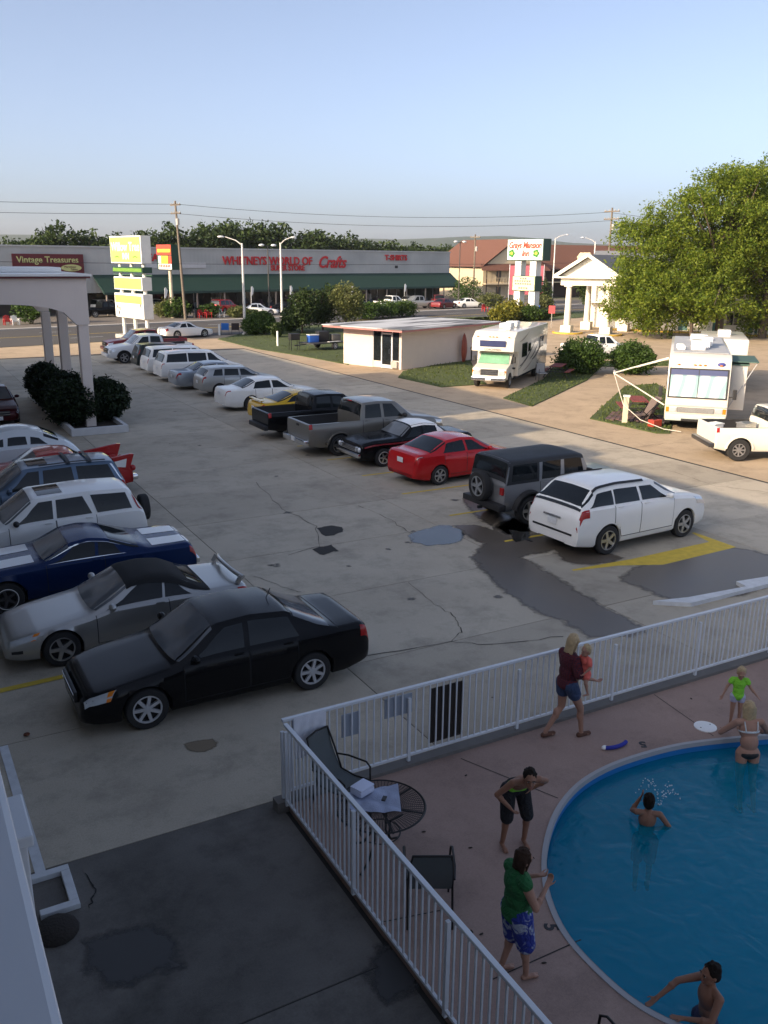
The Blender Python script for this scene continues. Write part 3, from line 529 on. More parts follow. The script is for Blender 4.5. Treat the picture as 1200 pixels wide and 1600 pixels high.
def jeep(loc):
    L = 4.45; SIL = paint('jeep_silver_paint', (.34, .35, .37), .6, .3); HT = pm('black_hard_top', (.02, .022, .026), .55, bump=.15)
    sp = dict(L=L, W=1.60, xf=.78, xr=3.62, R=.41, Ra=.50, zb=.42, plan=[(0, .86), (.3, .9), (1.5, 1), (L, 1)], sh=.02, tumble=.07, rr=.07, smooth=.03, inset=-.12, tw=.24,
        zs=[(0, .85), (.05, 1.06), (1.35, 1.16), (1.40, 1.16), (L-.02, 1.17), (L, 1.15)], zt=[(0, .87), (.05, 1.1), (1.35, 1.22), (1.42, 1.24), (1.72, 1.80), (2.0, 1.84), (L-.16, 1.84), (L-.10, 1.80), (L-.03, 1.22), (L, 1.17)])
    c = Car('off_road_vehicle', 'silver boxy off-road vehicle with black hard top and tailgate spare wheel', 'off-roader', loc, .02, sp, SIL, ROWR, ('five', RIM))
    c.across('hard_top', 1.72, L-.03, 9.75, 9.75, HT, .014, 16, 30); c.side('hard_top_quarter', (3.28, L-.05), (3.28, L-.18), 8.02, 9.9, HT, .014, 6, 4)
    c.windows([((1.66, 2.38), (1.80, 2.40)), ((2.52, 3.18), (2.52, 3.16))], (1.46, 1.70)); c.side('side_window', (3.36, 4.22), (3.36, 4.18), 8.3, 9.75, GLASS, .020, 6, 3); c.across('rear_window', 4.40, 4.33, 10.4, 10.3, GLASS, .022, 8, 4)
    for k in range(9): c.across('roof_rib', 1.9, L-.3, 11.5, 11.5, HT, .026, 1, 8, (-.9+k*.225-.03, -.9+k*.225+.03))
    c.door(1.55, 2.46); c.door(2.49, 3.22); flares(c, .16, .04, BLACK)
    w1, w2 = wheel_meshes(.41, .24, 'five', RIM); o = link('spare_wheel', w1, c.root, (-L/2-.19, .06, 1.02), (0, 0, PI/2)); link('rim', w2, o)
    c.bx('spare_mount', L+.05, .06, 1.0, (.14, .2, .2), BLACK, .02); c.bx('rear_bumper', L+.09, 0, .56, (.24, 1.7, .18), BLACK, .04); c.bx('front_bumper', -.12, 0, .58, (.24, 1.6, .18), BLACK, .04)
    for sd in (1, -1): c.bx('taillight', L+.02, sd*.69, 1.0, (.06, .13, .2), TAIL, .01); c.bx('mirror', 1.62, sd*.95, 1.3, (.08, .18, .2), BLACK, .02); MB().lathe([(.10, 0), (.10, .03), (.001, .05)], n=14, axis='X').build('headlight', LAMP, c.root, 40, 0, (L/2, sd*.46, .92))
    c.plate(.98, x=L+.02); c.bx('tow_hitch', L+.22, 0, .44, (.14, .08, .08), BLACK, .01)
# ------------------------------------------------------------------ ground, lot, pool yard, motel
RA = rad(12.28); RO = Vector((11.784, 112.486, 0)); RD = Vector((math.cos(RA), math.sin(RA), 0)); RN = Vector((-math.sin(RA), math.cos(RA), 0))
def RS(s, t, z=0): return RO + RD*s + RN*t + Vector((0, 0, z))          # along / across the road, store front at t=0
def rsheet(name, s0, s1, t0, t1, z, mat, parent=None, thick=0): return sheet(name, [RS(s0, t0), RS(s1, t0), RS(s1, t1), RS(s0, t1)], z, mat, parent, thick)
CONC = concrete('lot_concrete', (.42, .366, .285), (.52, .462, .365), stain=.32)
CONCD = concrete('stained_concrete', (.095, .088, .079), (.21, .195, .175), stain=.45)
CONC2 = concrete('drive_concrete', (.39, .295, .195), (.49, .375, .255), stain=.28)
DECK = concrete('deck_concrete', (.30, .205, .17), (.385, .27, .22), stain=.25, slabvar=.05)
ASPH = pm('asphalt', (.070, .066, .064), .85, var=.25, scale=.25, bump=.3, world=True)
YEL = pm('yellow_road_paint', (.60, .43, .05), .75, var=.3, scale=6, world=True); WLINE = pm('white_road_paint', (.60, .62, .64), .7, var=.25, scale=7, world=True)
KERB = pm('kerb_concrete', (.40, .38, .35), .85, var=.15, world=True, scale=2); JOINT = pm('joint_filler', (.035, .033, .03), .95)
GRASS = pm('lawn', (.060, .085, .022), .95, var=.45, scale=1.1, bump=.8, world=True, bscale=30); DIRT = pm('dry_grass_ground', (.12, .12, .065), .95, var=.3, scale=.05, world=True)
WHITEM = pm('white_metal', (.64, .67, .71), .4, 0, .08, 2); STUCCO = pm('pink_stucco', (.80, .70, .63), .9, var=.06, scale=1.5, bump=.2, bscale=40)
def setting():
    def holed(name, outer, z, mat):                                     # sheet with the pool pit cut out
        hole = [(3.9, -5.9), (21.9, -5.9), (21.9, 9.45), (3.9, 9.45)]; tri = tessellate_polygon([[Vector((x, y, 0)) for x, y in outer], [Vector((x, y, 0)) for x, y in hole]])
        return struct(MB().add([(x, y, z) for x, y in outer+hole], [tuple(t) for t in tri]).build(name, mat))
    holed('ground', [(-6000, -6000), (6000, -6000), (6000, 6000), (-6000, 6000)], -.07, DIRT)
    e0, e1 = RS(-60, -34.6), RS(140, -34.6)
    holed('driveway', [(-30, -40), (150, -40), (e1.x, e1.y), (e0.x, e0.y)], -.014, CONC2)
    lot = struct(sheet('parking_lot', [(.2, -16), (3.88, -16), (3.88, 9.46), (24.9, 9.46), (24.9, 68), (.2, 68)], -.010, JOINT))
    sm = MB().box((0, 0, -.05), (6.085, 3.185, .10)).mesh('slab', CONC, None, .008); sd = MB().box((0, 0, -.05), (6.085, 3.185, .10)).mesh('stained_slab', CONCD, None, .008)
    for i in range(4):
        for j in range(-8, 19):
            if j < 0 and i > 0: continue
            yc = 9.73+3.2*j+1.6
            if -6 < yc < 68.5: 
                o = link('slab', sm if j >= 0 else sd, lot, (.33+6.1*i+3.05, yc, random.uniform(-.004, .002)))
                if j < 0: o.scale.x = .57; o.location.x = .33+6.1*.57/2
    # parking lines of the right row
    for k, y in enumerate((20.15, 22.83, 25.5, 28.2, 30.9, 34.6)): sheet('parking_line', [(13.34, y-.055), (18.3, y-.055), (18.3, y+.055), (13.34, y+.055)], .0045, YEL, lot)
    sheet('parking_line', [(13.3, 17.43), (17.9, 17.43), (17.9, 17.54), (13.3, 17.54)], .0045, YEL, lot)
    sheet('parking_line', [(13.39, 14.92), (14.6, 14.70), (15.6, 14.25), (18.27, 14.37), (18.31, 15.77), (18.2, 15.77), (18.0, 15.0), (15.2, 14.92), (13.4, 15.0)], .0045, YEL, lot)
    sheet('parking_line', [P(0, 1083), P(108, 1058), P(108, 1052), P(0, 1076)], .0045, YEL, lot); sheet('parking_line', [P(0, 865), P(60, 855), P(60, 851), P(0, 861)], .0045, YEL, lot)
    # painted kerbs by the stair
    for a, b in (((.66, 12.9), (.86, 9.6)),): sheet('painted_line', [(.70, 12.9), (.82, 12.9), (.86, 9.58), (.74, 9.58)], .006, WLINE, lot)
    kb = thing('planter_kerb', 'white painted kerb frame on the ground below the balcony rail', 'kerb', (.88, 9.28, 0)); q = MB()
    q.b2((-.2, .23, 0), (.22, .33, .07)); q.b2((.12, -.33, 0), (.22, .228, .07)); q.b2((-.2, -.43, 0), (.22, -.332, .07)); q.build('kerb_stones', WLINE, kb, None, .008)
    # cracks, wet patches and puddles with their own outlines
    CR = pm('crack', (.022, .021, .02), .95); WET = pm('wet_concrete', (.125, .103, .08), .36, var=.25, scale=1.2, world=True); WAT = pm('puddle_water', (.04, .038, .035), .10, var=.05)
    def crack(pts, wd=.03):
        b = MB(); pp = []
        for (a, c) in zip(pts, pts[1:]):
            for t in np.linspace(0, 1, 7)[:-1]: pp.append((a[0]+(c[0]-a[0])*t+random.gauss(0, 1.3), a[1]+(c[1]-a[1])*t+random.gauss(0, .8)))
        pp.append(pts[-1]); g = [P(*p) for p in pp]
        for k in range(len(g)-1):
            d = (g[k+1]-g[k]).normalized(); n = Vector((-d.y, d.x, 0))*wd*random.uniform(.3, 1)*.5
            b.add([g[k]-n, g[k+1]-n, g[k+1]+n, g[k]+n], [(0, 1, 2, 3)])
        for i, v in enumerate(b.v): b.v[i] = (v[0], v[1], .0048+(i//4 % 3)*.0008)
        b.build('crack', CR, lot)
    for pts in ([(638, 910), (680, 945), (712, 965), (722, 985), (705, 1003)], [(540, 1030), (705, 1003), (770, 1008), (880, 995)], [(400, 755), (440, 795), (492, 822), (500, 855)], [(450, 868), (500, 853), (520, 862)], [(560, 790), (610, 812), (650, 838), (640, 850)], [(395, 900), (450, 920), (470, 925)], [(760, 740), (800, 765), (820, 790)],
        [(655, 665), (720, 690), (770, 700)], [(1040, 735), (1120, 760), (1200, 770)], [(930, 705), (1020, 695), (1075, 690)], [(140, 1420), (150, 1390), (133, 1365)]): crack(pts, .022)
    RAG = {}
    def blob(name, pts, mat, z, parent=lot, fade=.32):
        p2 = []; n = len(pts)
        for i in range(n):
            a, c = pts[i], pts[(i+1) % n]
            for t in (0, .33, .66): p2.append((a[0]+(c[0]-a[0])*t+random.gauss(0, 1.5), a[1]+(c[1]-a[1])*t+random.gauss(0, 1)))
        g = [P(*q) for q in p2]; n = len(g); ar = sum(g[i].x*g[(i+1) % n].y-g[(i+1) % n].x*g[i].y for i in range(n)); o = []; g2 = []
        for i in range(n):
            d = (g[(i+1) % n]-g[i-1]).normalized(); nn = Vector((d.y, -d.x, 0))*(1 if ar > 0 else -1); o.append(g[i]+nn*fade); g2.append(g[i])
        g = g2
        if mat.name not in RAG: RAG[mat.name] = fading(mat)
        me = bpy.data.meshes.new(name); me.from_pydata([(v.x, v.y, z) for v in g+o], [], [tuple(range(n)) if ar > 0 else tuple(range(n))[::-1]]+[(i, n+i, n+(i+1) % n, (i+1) % n) for i in range(n)])
        at_ = me.attributes.new('edge', 'FLOAT', 'POINT'); at_.data.foreach_set('value', [1.0]*n+[0.0]*n); me.materials.append(RAG[mat.name])
        return link(name, me, parent)
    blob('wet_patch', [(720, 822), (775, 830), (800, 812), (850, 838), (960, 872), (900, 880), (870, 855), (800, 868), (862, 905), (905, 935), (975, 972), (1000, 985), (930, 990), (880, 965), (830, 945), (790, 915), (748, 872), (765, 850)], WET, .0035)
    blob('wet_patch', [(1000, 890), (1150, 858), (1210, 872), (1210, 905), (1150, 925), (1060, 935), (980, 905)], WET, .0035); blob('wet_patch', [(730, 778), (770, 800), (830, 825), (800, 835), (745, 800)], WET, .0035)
    blob('puddle', [(640, 838), (665, 826), (700, 822), (722, 832), (715, 845), (680, 850), (650, 848)], WAT, .006, lot, .14); blob('puddle', [(800, 830), (822, 832), (828, 845), (808, 846)], WAT, .0065, lot, .10)
    blob('repair_patch', [(497, 826), (515, 822), (535, 824), (535, 832), (510, 836)], JOINT, .0042, lot, .06); blob('repair_patch', [(490, 858), (515, 852), (526, 861), (505, 866)], JOINT, .0042, lot, .06)
    for pts in ([(600, 1500), (640, 1480), (655, 1510), (610, 1545)], [(150, 1480), (230, 1465), (260, 1500), (180, 1520)]): blob('oil_stain', pts, pm('oil_stain', (.05, .048, .047), .6, world=True), .0035, lot, .3)
    for (x0, y0) in ((110, 1185), (300, 1210)): pass
    rs_ = random.Random(12); DRIP = pm('oil_drip', (.13, .12, .11), .7, world=True)
    for k in range(30):
        cx, cy = rs_.uniform(7.2, 13.2), rs_.uniform(11, 44); 
        if k > 18: cx, cy = rs_.uniform(14.2, 17.5), rs_.choice((21.5, 21.2, 43.0, 38.2))+rs_.uniform(-.6, .6)
        rr_ = rs_.uniform(.05, .22); n_ = 9; o_ = [(cx+rr_*rs_.uniform(.6, 1.2)*math.cos(6.283*i/n_), cy+rr_*rs_.uniform(.6, 1.2)*math.sin(6.283*i/n_)) for i in range(n_)]
        me = bpy.data.meshes.new('oil_drip'); me.from_pydata([(cx, cy, .0035)]+[(x, y, .0035) for x, y in o_], [], [(0, 1+i, 1+(i+1) % n_) for i in range(n_)]); a_ = me.attributes.new('edge', 'FLOAT', 'POINT'); a_.data.foreach_set('value', [.8]+[0.0]*n_)
        if 'drip' not in RAG: RAG['drip'] = fading(DRIP)
        me.materials.append(RAG['drip']); link('oil_drip', me, lot)
    blob('rust_stain', [(290, 1165), (330, 1158), (335, 1166), (310, 1172)], pm('rust_stain', (.24, .19, .13), .9, world=True), .0035, lot, .10)
    o = MB().ell((0, 0, .03), (.05, .035, .03), 8, 6).build('leaf_litter', pm('dead_leaf', (.14, .05, .03), .9), None, 50, 0, P(42, 1150)); tag(o, 'small reddish brown leaf heap on the concrete left of the black sedan', 'leaf')
    o = sheet('worn_kerb', [P(1020, 945), P(1080, 948), P(1200, 918), P(1200, 906), P(1150, 914), P(1165, 922), P(1075, 939)], .09, WLINE, None, .1); tag(o, 'worn white painted kerb beyond the pool fence', 'kerb')
    # ------------------------------------------------ pool yard
    pool = [P(*q, .1) for q in ((1200, 1150), (1115, 1158), (1060, 1166), (1005, 1180), (950, 1200), (905, 1228), (872, 1270), (855, 1325), (855, 1380), (868, 1425), (890, 1465), (925, 1505), (980, 1555), (1040, 1592))]
    pool = [(p.x, p.y) for p in pool] + [(5.95, 4.1), (6.6, 3.2), (8.2, 2.4), (10.6, 2.4), (12.6, 3.4), (13.3, 5.2), (12.8, 6.6), (11.9, 7.25)]
    n = len(pool); pp = []
    for i in range(n):                                                   # smooth the outline
        a, b, c, d = [np.array(pool[(i+k) % n]) for k in (-1, 0, 1, 2)]
        for t in (0, .25, .5, .75): pp.append(tuple(.5*((2*b)+(c-a)*t+(2*a-5*b+4*c-d)*t*t+(3*b-a-3*c+d)*t**3)))
    n = len(pp); cen = np.mean(np.array(pp), axis=0)
    def off(k):
        o = []
        for i in range(n):
            t = np.array(pp[(i+1) % n])-np.array(pp[i-1]); nn = np.array([t[1], -t[0]])/np.hypot(*t); q = np.array(pp[i])
            if np.dot(nn, q-cen) < 0: nn = -nn
            o.append(tuple(q+nn*k))
        return o
    def ring(o1, z1, o2, z2, b): b.add([(x, y, z1) for x, y in o1]+[(x, y, z2) for x, y in o2], [(i, (i+1) % n, n+(i+1) % n, n+i) for i in range(n)]); return b
    outer = [(3.86, -6), (22, -6), (22, 9.5), (3.86, 9.5)]; hole = off(.055)
    tri = tessellate_polygon([[Vector((x, y, 0)) for x, y in outer], [Vector((x, y, 0)) for x, y in hole]])
    b = MB(); b.add([(x, y, .10) for x, y in outer+hole], [tuple(t) for t in tri]); b.add([(3.86, -6, -.02), (3.86, 9.5, -.02), (3.86, 9.5, .10), (3.86, -6, .10)], [(0, 1, 2, 3)])
    dk = struct(b.build('pool_deck', DECK)); COP = pm('pool_coping', (.36, .36, .37), .6, var=.1, world=True)
    b = MB(); ring(off(.055), .098, off(.055), .112, b); ring(off(.055), .112, off(-.01), .114, b); ring(off(-.01), .118, off(-.012), .05, b); b.build('coping', COP, dk, 40)
    PB = pm('pool_paint', (.008, .34, .50), .6, var=.12, scale=.8, world=True); PT = pm('pool_band', (.012, .17, .46), .5, var=.1, world=True)
    pl = struct(link('swimming_pool', None)); b = MB(); ring(off(0), .06, off(0), -.28, b); b.build('wall_band', PT, pl, 40)
    b = MB(); ring(off(0), -.28, off(-.05), -1.0, b); ring(off(-.05), -1.0, off(-.5), -1.35, b); b.add([(x, y, -1.35) for x, y in off(-.5)], [tuple(range(n))]); b.build('basin', PB, pl, 60)
    b = MB(); b.box((P(1020, 1178, .1).x+1.65, P(1115, 1158).y-.12, -.03), (.32, .05, .12)); b.build('skimmer_mouth', DARKIN, pl)
    m, t, bs = nodes('pool_water'); N = t.nodes; Lk = t.links                # tinted clear water with a rippled reflecting surface
    tr = N.new('ShaderNodeBsdfTransparent'); tr.inputs[0].default_value = (.30, .84, .95, 1); gl = N.new('ShaderNodeBsdfGlossy'); gl.inputs['Roughness'].default_value = .04
    fr = N.new('ShaderNodeFresnel'); fr.inputs[0].default_value = 1.33; df = N.new('ShaderNodeBsdfDiffuse'); df.inputs[0].default_value = (.004, .30, .44, 1); ms = N.new('ShaderNodeMixShader'); ms.inputs[0].default_value = .42; Lk.new(tr.outputs[0], ms.inputs[1]); Lk.new(df.outputs[0], ms.inputs[2]); mx = N.new('ShaderNodeMixShader'); pos = N.new('ShaderNodeNewGeometry')
    n1 = N.new('ShaderNodeTexNoise'); n1.inputs['Scale'].default_value = 3.2; n1.inputs['Detail'].default_value = 4; n1.inputs['Distortion'].default_value = .8; Lk.new(pos.outputs['Position'], n1.inputs['Vector'])
    bp = N.new('ShaderNodeBump'); bp.inputs['Strength'].default_value = .5; bp.inputs['Distance'].default_value = .05; Lk.new(n1.outputs['Fac'], bp.inputs['Height'])
    Lk.new(bp.outputs[0], gl.inputs['Normal']); Lk.new(bp.outputs[0], fr.inputs['Normal']); Lk.new(fr.outputs[0], mx.inputs[0]); Lk.new(ms.outputs[0], mx.inputs[1]); Lk.new(gl.outputs[0], mx.inputs[2]); Lk.new(mx.outputs[0], N['Material Output'].inputs[0])
    b = MB(); b.add([(x, y, -.04) for x, y in off(-.004)], [tuple(range(n))]); struct(b.build('pool_water', m))
    # joints and marks of the deck
    def groove(a, c): 
        a, c = P(*a, .104), P(*c, .104); d = (c-a).normalized(); k = Vector((-d.y, d.x, 0))*.007; MB().add([a-k, c-k, c+k, a+k], [(0, 1, 2, 3)]).build('joint', JOINT, dk)
    for a, c in (((720, 1185), (872, 1247)), ((770, 1530), (908, 1468)), ((1022, 1085), (1115, 1150)), ((600, 1440), (700, 1420))): groove(a, c)
    for i, (q, r) in enumerate(((( 861, 1449), rad(-119)), ((1004, 1163), rad(151)))):
        me = text_mesh('5', .22, .0015, 0, .008); me.materials.clear(); me.materials.append(BLACK); p = P(*q, .1); o = link('depth_number', me, None, (p.x, p.y, .1035), (0, 0, r)); tag(o, ('black painted 5 on the deck beside the green-shirted person', 'black painted 5 on the deck at the far pool edge')[i], 'marking')
    p = P(1102, 1136, .1); o = MB().lathe([(.17, 0), (.17, .012), (.15, .018), (.001, .02)], (0, 0, 0), 24).build('skimmer_lid', WHITE, None, 40, 0, (p.x, p.y, .1)); tag(o, 'round white skimmer lid set in the pool deck', 'lid'); 
    for sx in (-.1, .1): MB().lathe([(.012, 0), (.001, .002)], n=8).build('lid_hole', DARKIN, o, None, 0, (sx, 0, .0205))
    p = P(965, 1168, .1); b = MB(); b.tube([(.24*math.cos(a), .24*math.sin(a)*.5, .035) for a in np.linspace(-2.6, -.7, 10)], .03, 8); o = b.build('pool_noodle', pm('blue_foam', (.02, .03, .30), .7), None, 60, 0, (p.x, p.y+.1, .1)); tag(o, 'short curved blue foam pool toy on the deck', 'pool toy'); MB().ell((0, 0, 0), (.05, .034, .034)).build('white_tip', WHITE, o, 50, 0, (.24*math.cos(-2.7), .12*math.sin(-2.7), .035))
    LEAF = pm('fallen_leaf', (.035, .025, .018), .9)
    lv = [(728, 1212), (662, 1300), (735, 1325), (737, 1456), (752, 1460), (850, 1505), (1080, 1092), (770, 1090)]
    for i, q in enumerate(lv):
        p = P(*q, .1); o = MB().ell((0, 0, .006), (.03, .014, .006), 8, 4).build('fallen_leaf', LEAF, None, 50, 0, (p.x, p.y, .1)); o.rotation_euler = (0, 0, random.uniform(0, 3)); tag(o, ('fallen leaf on the deck between the fence and the round table', 'fallen leaf on the deck right of the round table', 'fallen leaf on the deck right of the lower patio chair', 'left of two fallen leaves beside the green-shirted person', 'right of two fallen leaves beside the green-shirted person', 'fallen leaf on the deck near the painted 5', 'fallen leaf on the deck near the skimmer lid', 'fallen leaf on the deck behind the bending boy')[i], 'leaf', 'fallen leaves on the pool deck')
    # fences
    kerb = MB(); kerb.b2((3.70, 9.42, -.02), (22, 9.60, .15)); tag(kerb.build('fence_kerb', pm('dark_kerb', (.15, .14, .13), .9, var=.25, scale=5, world=True)), 'low concrete kerb under the long pool fence', 'kerb')
    FG = 'white picket fences round the pool'
    def fence(name, label, a, c, ztop, zbot, step):
        a, c = Vector(a), Vector(c); r = thing(name, label, 'fence', a, 0, FG); d = c-a; Lf = d.length; d.normalize(); rz = math.atan2(d.y, d.x)
        MB().box((0, 0, 0), (Lf, .055, .04), rz).build('top_rail', WHITEM, r, None, .006, d*Lf/2+Vector((0, 0, ztop))); MB().box((0, 0, 0), (Lf, .035, .035), rz).build('bottom_rail', WHITEM, r, None, .005, d*Lf/2+Vector((0, 0, zbot)))
        bm = MB().box((0, 0, 0), (.019, .019, ztop-zbot), rz).mesh('baluster', WHITEM); pm_ = MB().box((0, 0, 0), (.042, .042, ztop-a.z-.01), rz).mesh('post', WHITEM)
        k = int(Lf/step)
        for i in range(k+1):
            if i % 17 == 0: link('post', pm_, r, d*(i*step)+Vector((0, 0, (ztop-a.z)/2)))
            else:
                o = link('baluster', bm, r, d*(i*step)+Vector((0, 0, (ztop+zbot)/2)))
                if i in (74,): o.rotation_euler = (0, rad(4), 0)
        return r
    fence('pool_fence', 'long white metal picket fence between the lot and the pool deck', (3.82, 9.51, .15), (21.9, 9.51, .15), 1.14, .10, .112)
    fence('pool_fence', 'white metal picket fence running from the corner towards the balcony', (3.82, 9.40, .10), (3.82, -2.0, .10), 1.19, .08, .112)
    TW = pm('towel_white', (.80, .82, .90), .95, var=.12, scale=9, bump=.6, bscale=140)
    def cloth(w_, h_, drop, mat, name, loc, rz):                         # towel folded over the rail
        b = MB(); nx, nz = 12, 14; vs = []
        for j in range(nz+1):
            for i in range(nx+1):
                t = j/nz; z = .03 - h_*max(0, (t-.2)/.8) if t > .2 else .03 - drop*(1-t/.2)*.0 - drop*(.2-t)/.2
                y = (-.034 if t > .2 else .034) + .010*math.sin(i*1.9+j*.5)*min(1, abs(t-.2)*4)
                vs.append(((i/nx-.5)*w_, y, z))
        b.add(vs, [(j*(nx+1)+i, j*(nx+1)+i+1, (j+1)*(nx+1)+i+1, (j+1)*(nx+1)+i) for j in range(nz) for i in range(nx)])
        o = b.build(name, mat, None, 70, 0, loc); o.rotation_euler = (0, 0, rz); return o
    tag(cloth(.46, .62, .3, TW, 'towel', (4.20, 9.51, 1.29), 0), 'pale towel hung over the pool fence at its corner', 'towel')
    GS = pm('sign_back', (.30, .34, .40), .5)
    for (x, wd, h, z, l) in ((4.82, .26, .34, .95, 'small blank grey board on the fence next to the towel'), (5.57, .44, .30, 1.04, 'wide blank grey board on the fence between towel and brown mat')): tag(MB().box((0, 0, 0), (wd, .012, h)).build('fence_board', GS, None, None, .003, (x, 9.55, z)), l, 'board')
    tag(MB().box((0, 0, 0), (.56, .02, .86)).build('brown_mat', pm('brown_mat', (.028, .022, .019), .95, bump=.4), None, None, .006, (6.38, 9.55, .74)), 'dark brown mat hanging on the pool fence', 'mat')
    patio()
    motel(); portico_left()
def patio():
    MET = pm('dark_bronze_metal', (.022, .020, .019), .45, .4); SL = pm('grey_sling_fabric', (.10, .115, .118), .8, var=.2, bump=.4, bscale=200); MESH = pm('table_mesh', (.026, .023, .023), .7, .2, bump=.6, bscale=150)
    t = thing('patio_table', 'round dark metal mesh table with towels on it', 'table', (4.40, 7.93, .10)); R = .53
    b = MB(); b.lathe([(R, -.012), (R+.014, 0), (R, .012), (R-.014, 0), (R, -.012)], n=40)
    for k in range(3): b.bar((R*math.cos(k*PI/3+.3), R*math.sin(k*PI/3+.3), -.012), (-R*math.cos(k*PI/3+.3), -R*math.sin(k*PI/3+.3), -.012), .025, .012)
    b.build('rim', MET, t, 40, 0, (0, 0, .70))
    b = MB()                                                            # perforated top: concentric wires and radial wires
    for r in np.arange(.03, R, .022): b.lathe([(r-.0045, 0), (r, .004), (r+.0045, 0), (r-.0045, 0)], n=36)
    for k in range(72): b.bar((.03*math.cos(k*PI/36), .03*math.sin(k*PI/36), -.002), (R*math.cos(k*PI/36), R*math.sin(k*PI/36), -.002), .007, .004)
    stuff(b.build('mesh_top', MESH, t, None, 0, (0, 0, .70)))
    for k in range(4):
        a = k*PI/2+.5; ca, sa = math.cos(a), math.sin(a); pts = [(.30*ca, .30*sa, .69), (.14*ca, .14*sa, .55), (.12*ca, .12*sa, .30), (.24*ca, .24*sa, .10), (.42*ca, .42*sa, .012)]
        MB().tube(pts, .014, 8).build('leg', MET, t, 60)
    b = MB(); b.lathe([(.24, .0), (.25, .008), (.24, .016), (.23, .008), (.24, 0)], n=28); b.build('shelf_ring', MET, t, 40, 0, (0, 0, .34))
    FOLD = pm('blue_white_towel', (.34, .38, .50), .95, var=.25, scale=7, bump=.7, bscale=60)
    b = MB(); nx = 22; vs = []
    for j in range(nx+1):
        for i in range(nx+1):
            u, v = i/nx-.5, j/nx-.5; k = 1-.18*math.sin(5*u+2)*v; vs.append((u*.62*k, v*.46*(1+.2*math.sin(4*u)), .014+.016*abs(math.sin(11*u+4*v)+math.sin(7*v-3*u))))
    b.add(vs, [(j*(nx+1)+i, j*(nx+1)+i+1, (j+1)*(nx+1)+i+1, (j+1)*(nx+1)+i) for j in range(nx) for i in range(nx)])
    o = b.build('crumpled_towel', FOLD, None, 80, 0, (4.36, 8.02, .81)); o.rotation_euler = (0, 0, -.35); tag(o, 'crumpled blue and white towel spread on the round table', 'towel')
    o = MB().box((0, 0, .05), (.24, .19, .08), .3).build('folded_towel', pm('white_terry', (.62, .66, .80), .95, bump=.6), None, 50, .03, (4.30, 8.20, .845)); tag(o, 'folded white towel on the round table', 'towel'); MB().box((0, 0, .10), (.235, .185, .025), .36).build('fold', MATS['white_terry'], o, 50, .012)
    o = MB().box((0, 0, .012), (.09, .05, .02), .8).build('sunglasses_case', BLACK, None, None, .006, (4.45, 7.93, .87)); tag(o, 'small dark case lying on the crumpled towel', 'case')
    def chair(loc, rz, label):
        c = thing('patio_chair', label, 'chair', loc, rz, 'patio chairs at the round table')
        b = MB(); nx, ny = 6, 10; vs = [((i/nx-.5)*.46, -.24+.46*j/ny, .42-.03*math.sin(PI*j/ny)) for j in range(ny+1) for i in range(nx+1)]
        b.add(vs, [(j*(nx+1)+i, j*(nx+1)+i+1, (j+1)*(nx+1)+i+1, (j+1)*(nx+1)+i) for j in range(ny) for i in range(nx)]); b.build('seat', SL, c, 60)
        b = MB(); vs = [((i/nx-.5)*(.46-.06*(j/ny)**2), .22+.20*j/ny+.03*math.sin(PI*j/ny), .42+.56*j/ny) for j in range(ny+1) for i in range(nx+1)]
        b.add(vs, [(j*(nx+1)+i, j*(nx+1)+i+1, (j+1)*(nx+1)+i+1, (j+1)*(nx+1)+i) for j in range(ny) for i in range(nx)]); b.build('backrest', SL, c, 60)
        for s in (-1, 1):
            MB().tube([(s*.25, -.25, .0), (s*.25, -.26, .40), (s*.26, -.25, .60), (s*.27, -.18, .645), (s*.27, .12, .63), (s*.25, .30, .60)], .013, 8).build('arm_frame', MET, c, 60)
            MB().tube([(s*.24, .34, 0), (s*.24, .26, .30), (s*.24, .22, .43), (s*.23, .32, .70), (s*.20, .42, .98)], .013, 8).build('back_frame', MET, c, 60); MB().tube([(s*.24, -.25, .42), (s*.24, .0, .395), (s*.24, .22, .42)], .012, 8).build('seat_rail', MET, c, 60)
        MB().tube([(-.20, .42, .98), (0, .44, .995), (.20, .42, .98)], .013, 8).build('top_tube', MET, c, 60)
        return c
    chair((4.42, 8.98, .10), rad(24), 'grey sling patio chair between the table and the fence corner'); chair((4.45, 6.92, .10), rad(152), 'grey sling patio chair between the table and the green-shirted person'); chair((4.42, 4.22, .10), rad(180), 'patio chair at the bottom edge of the picture with one armrest in view')
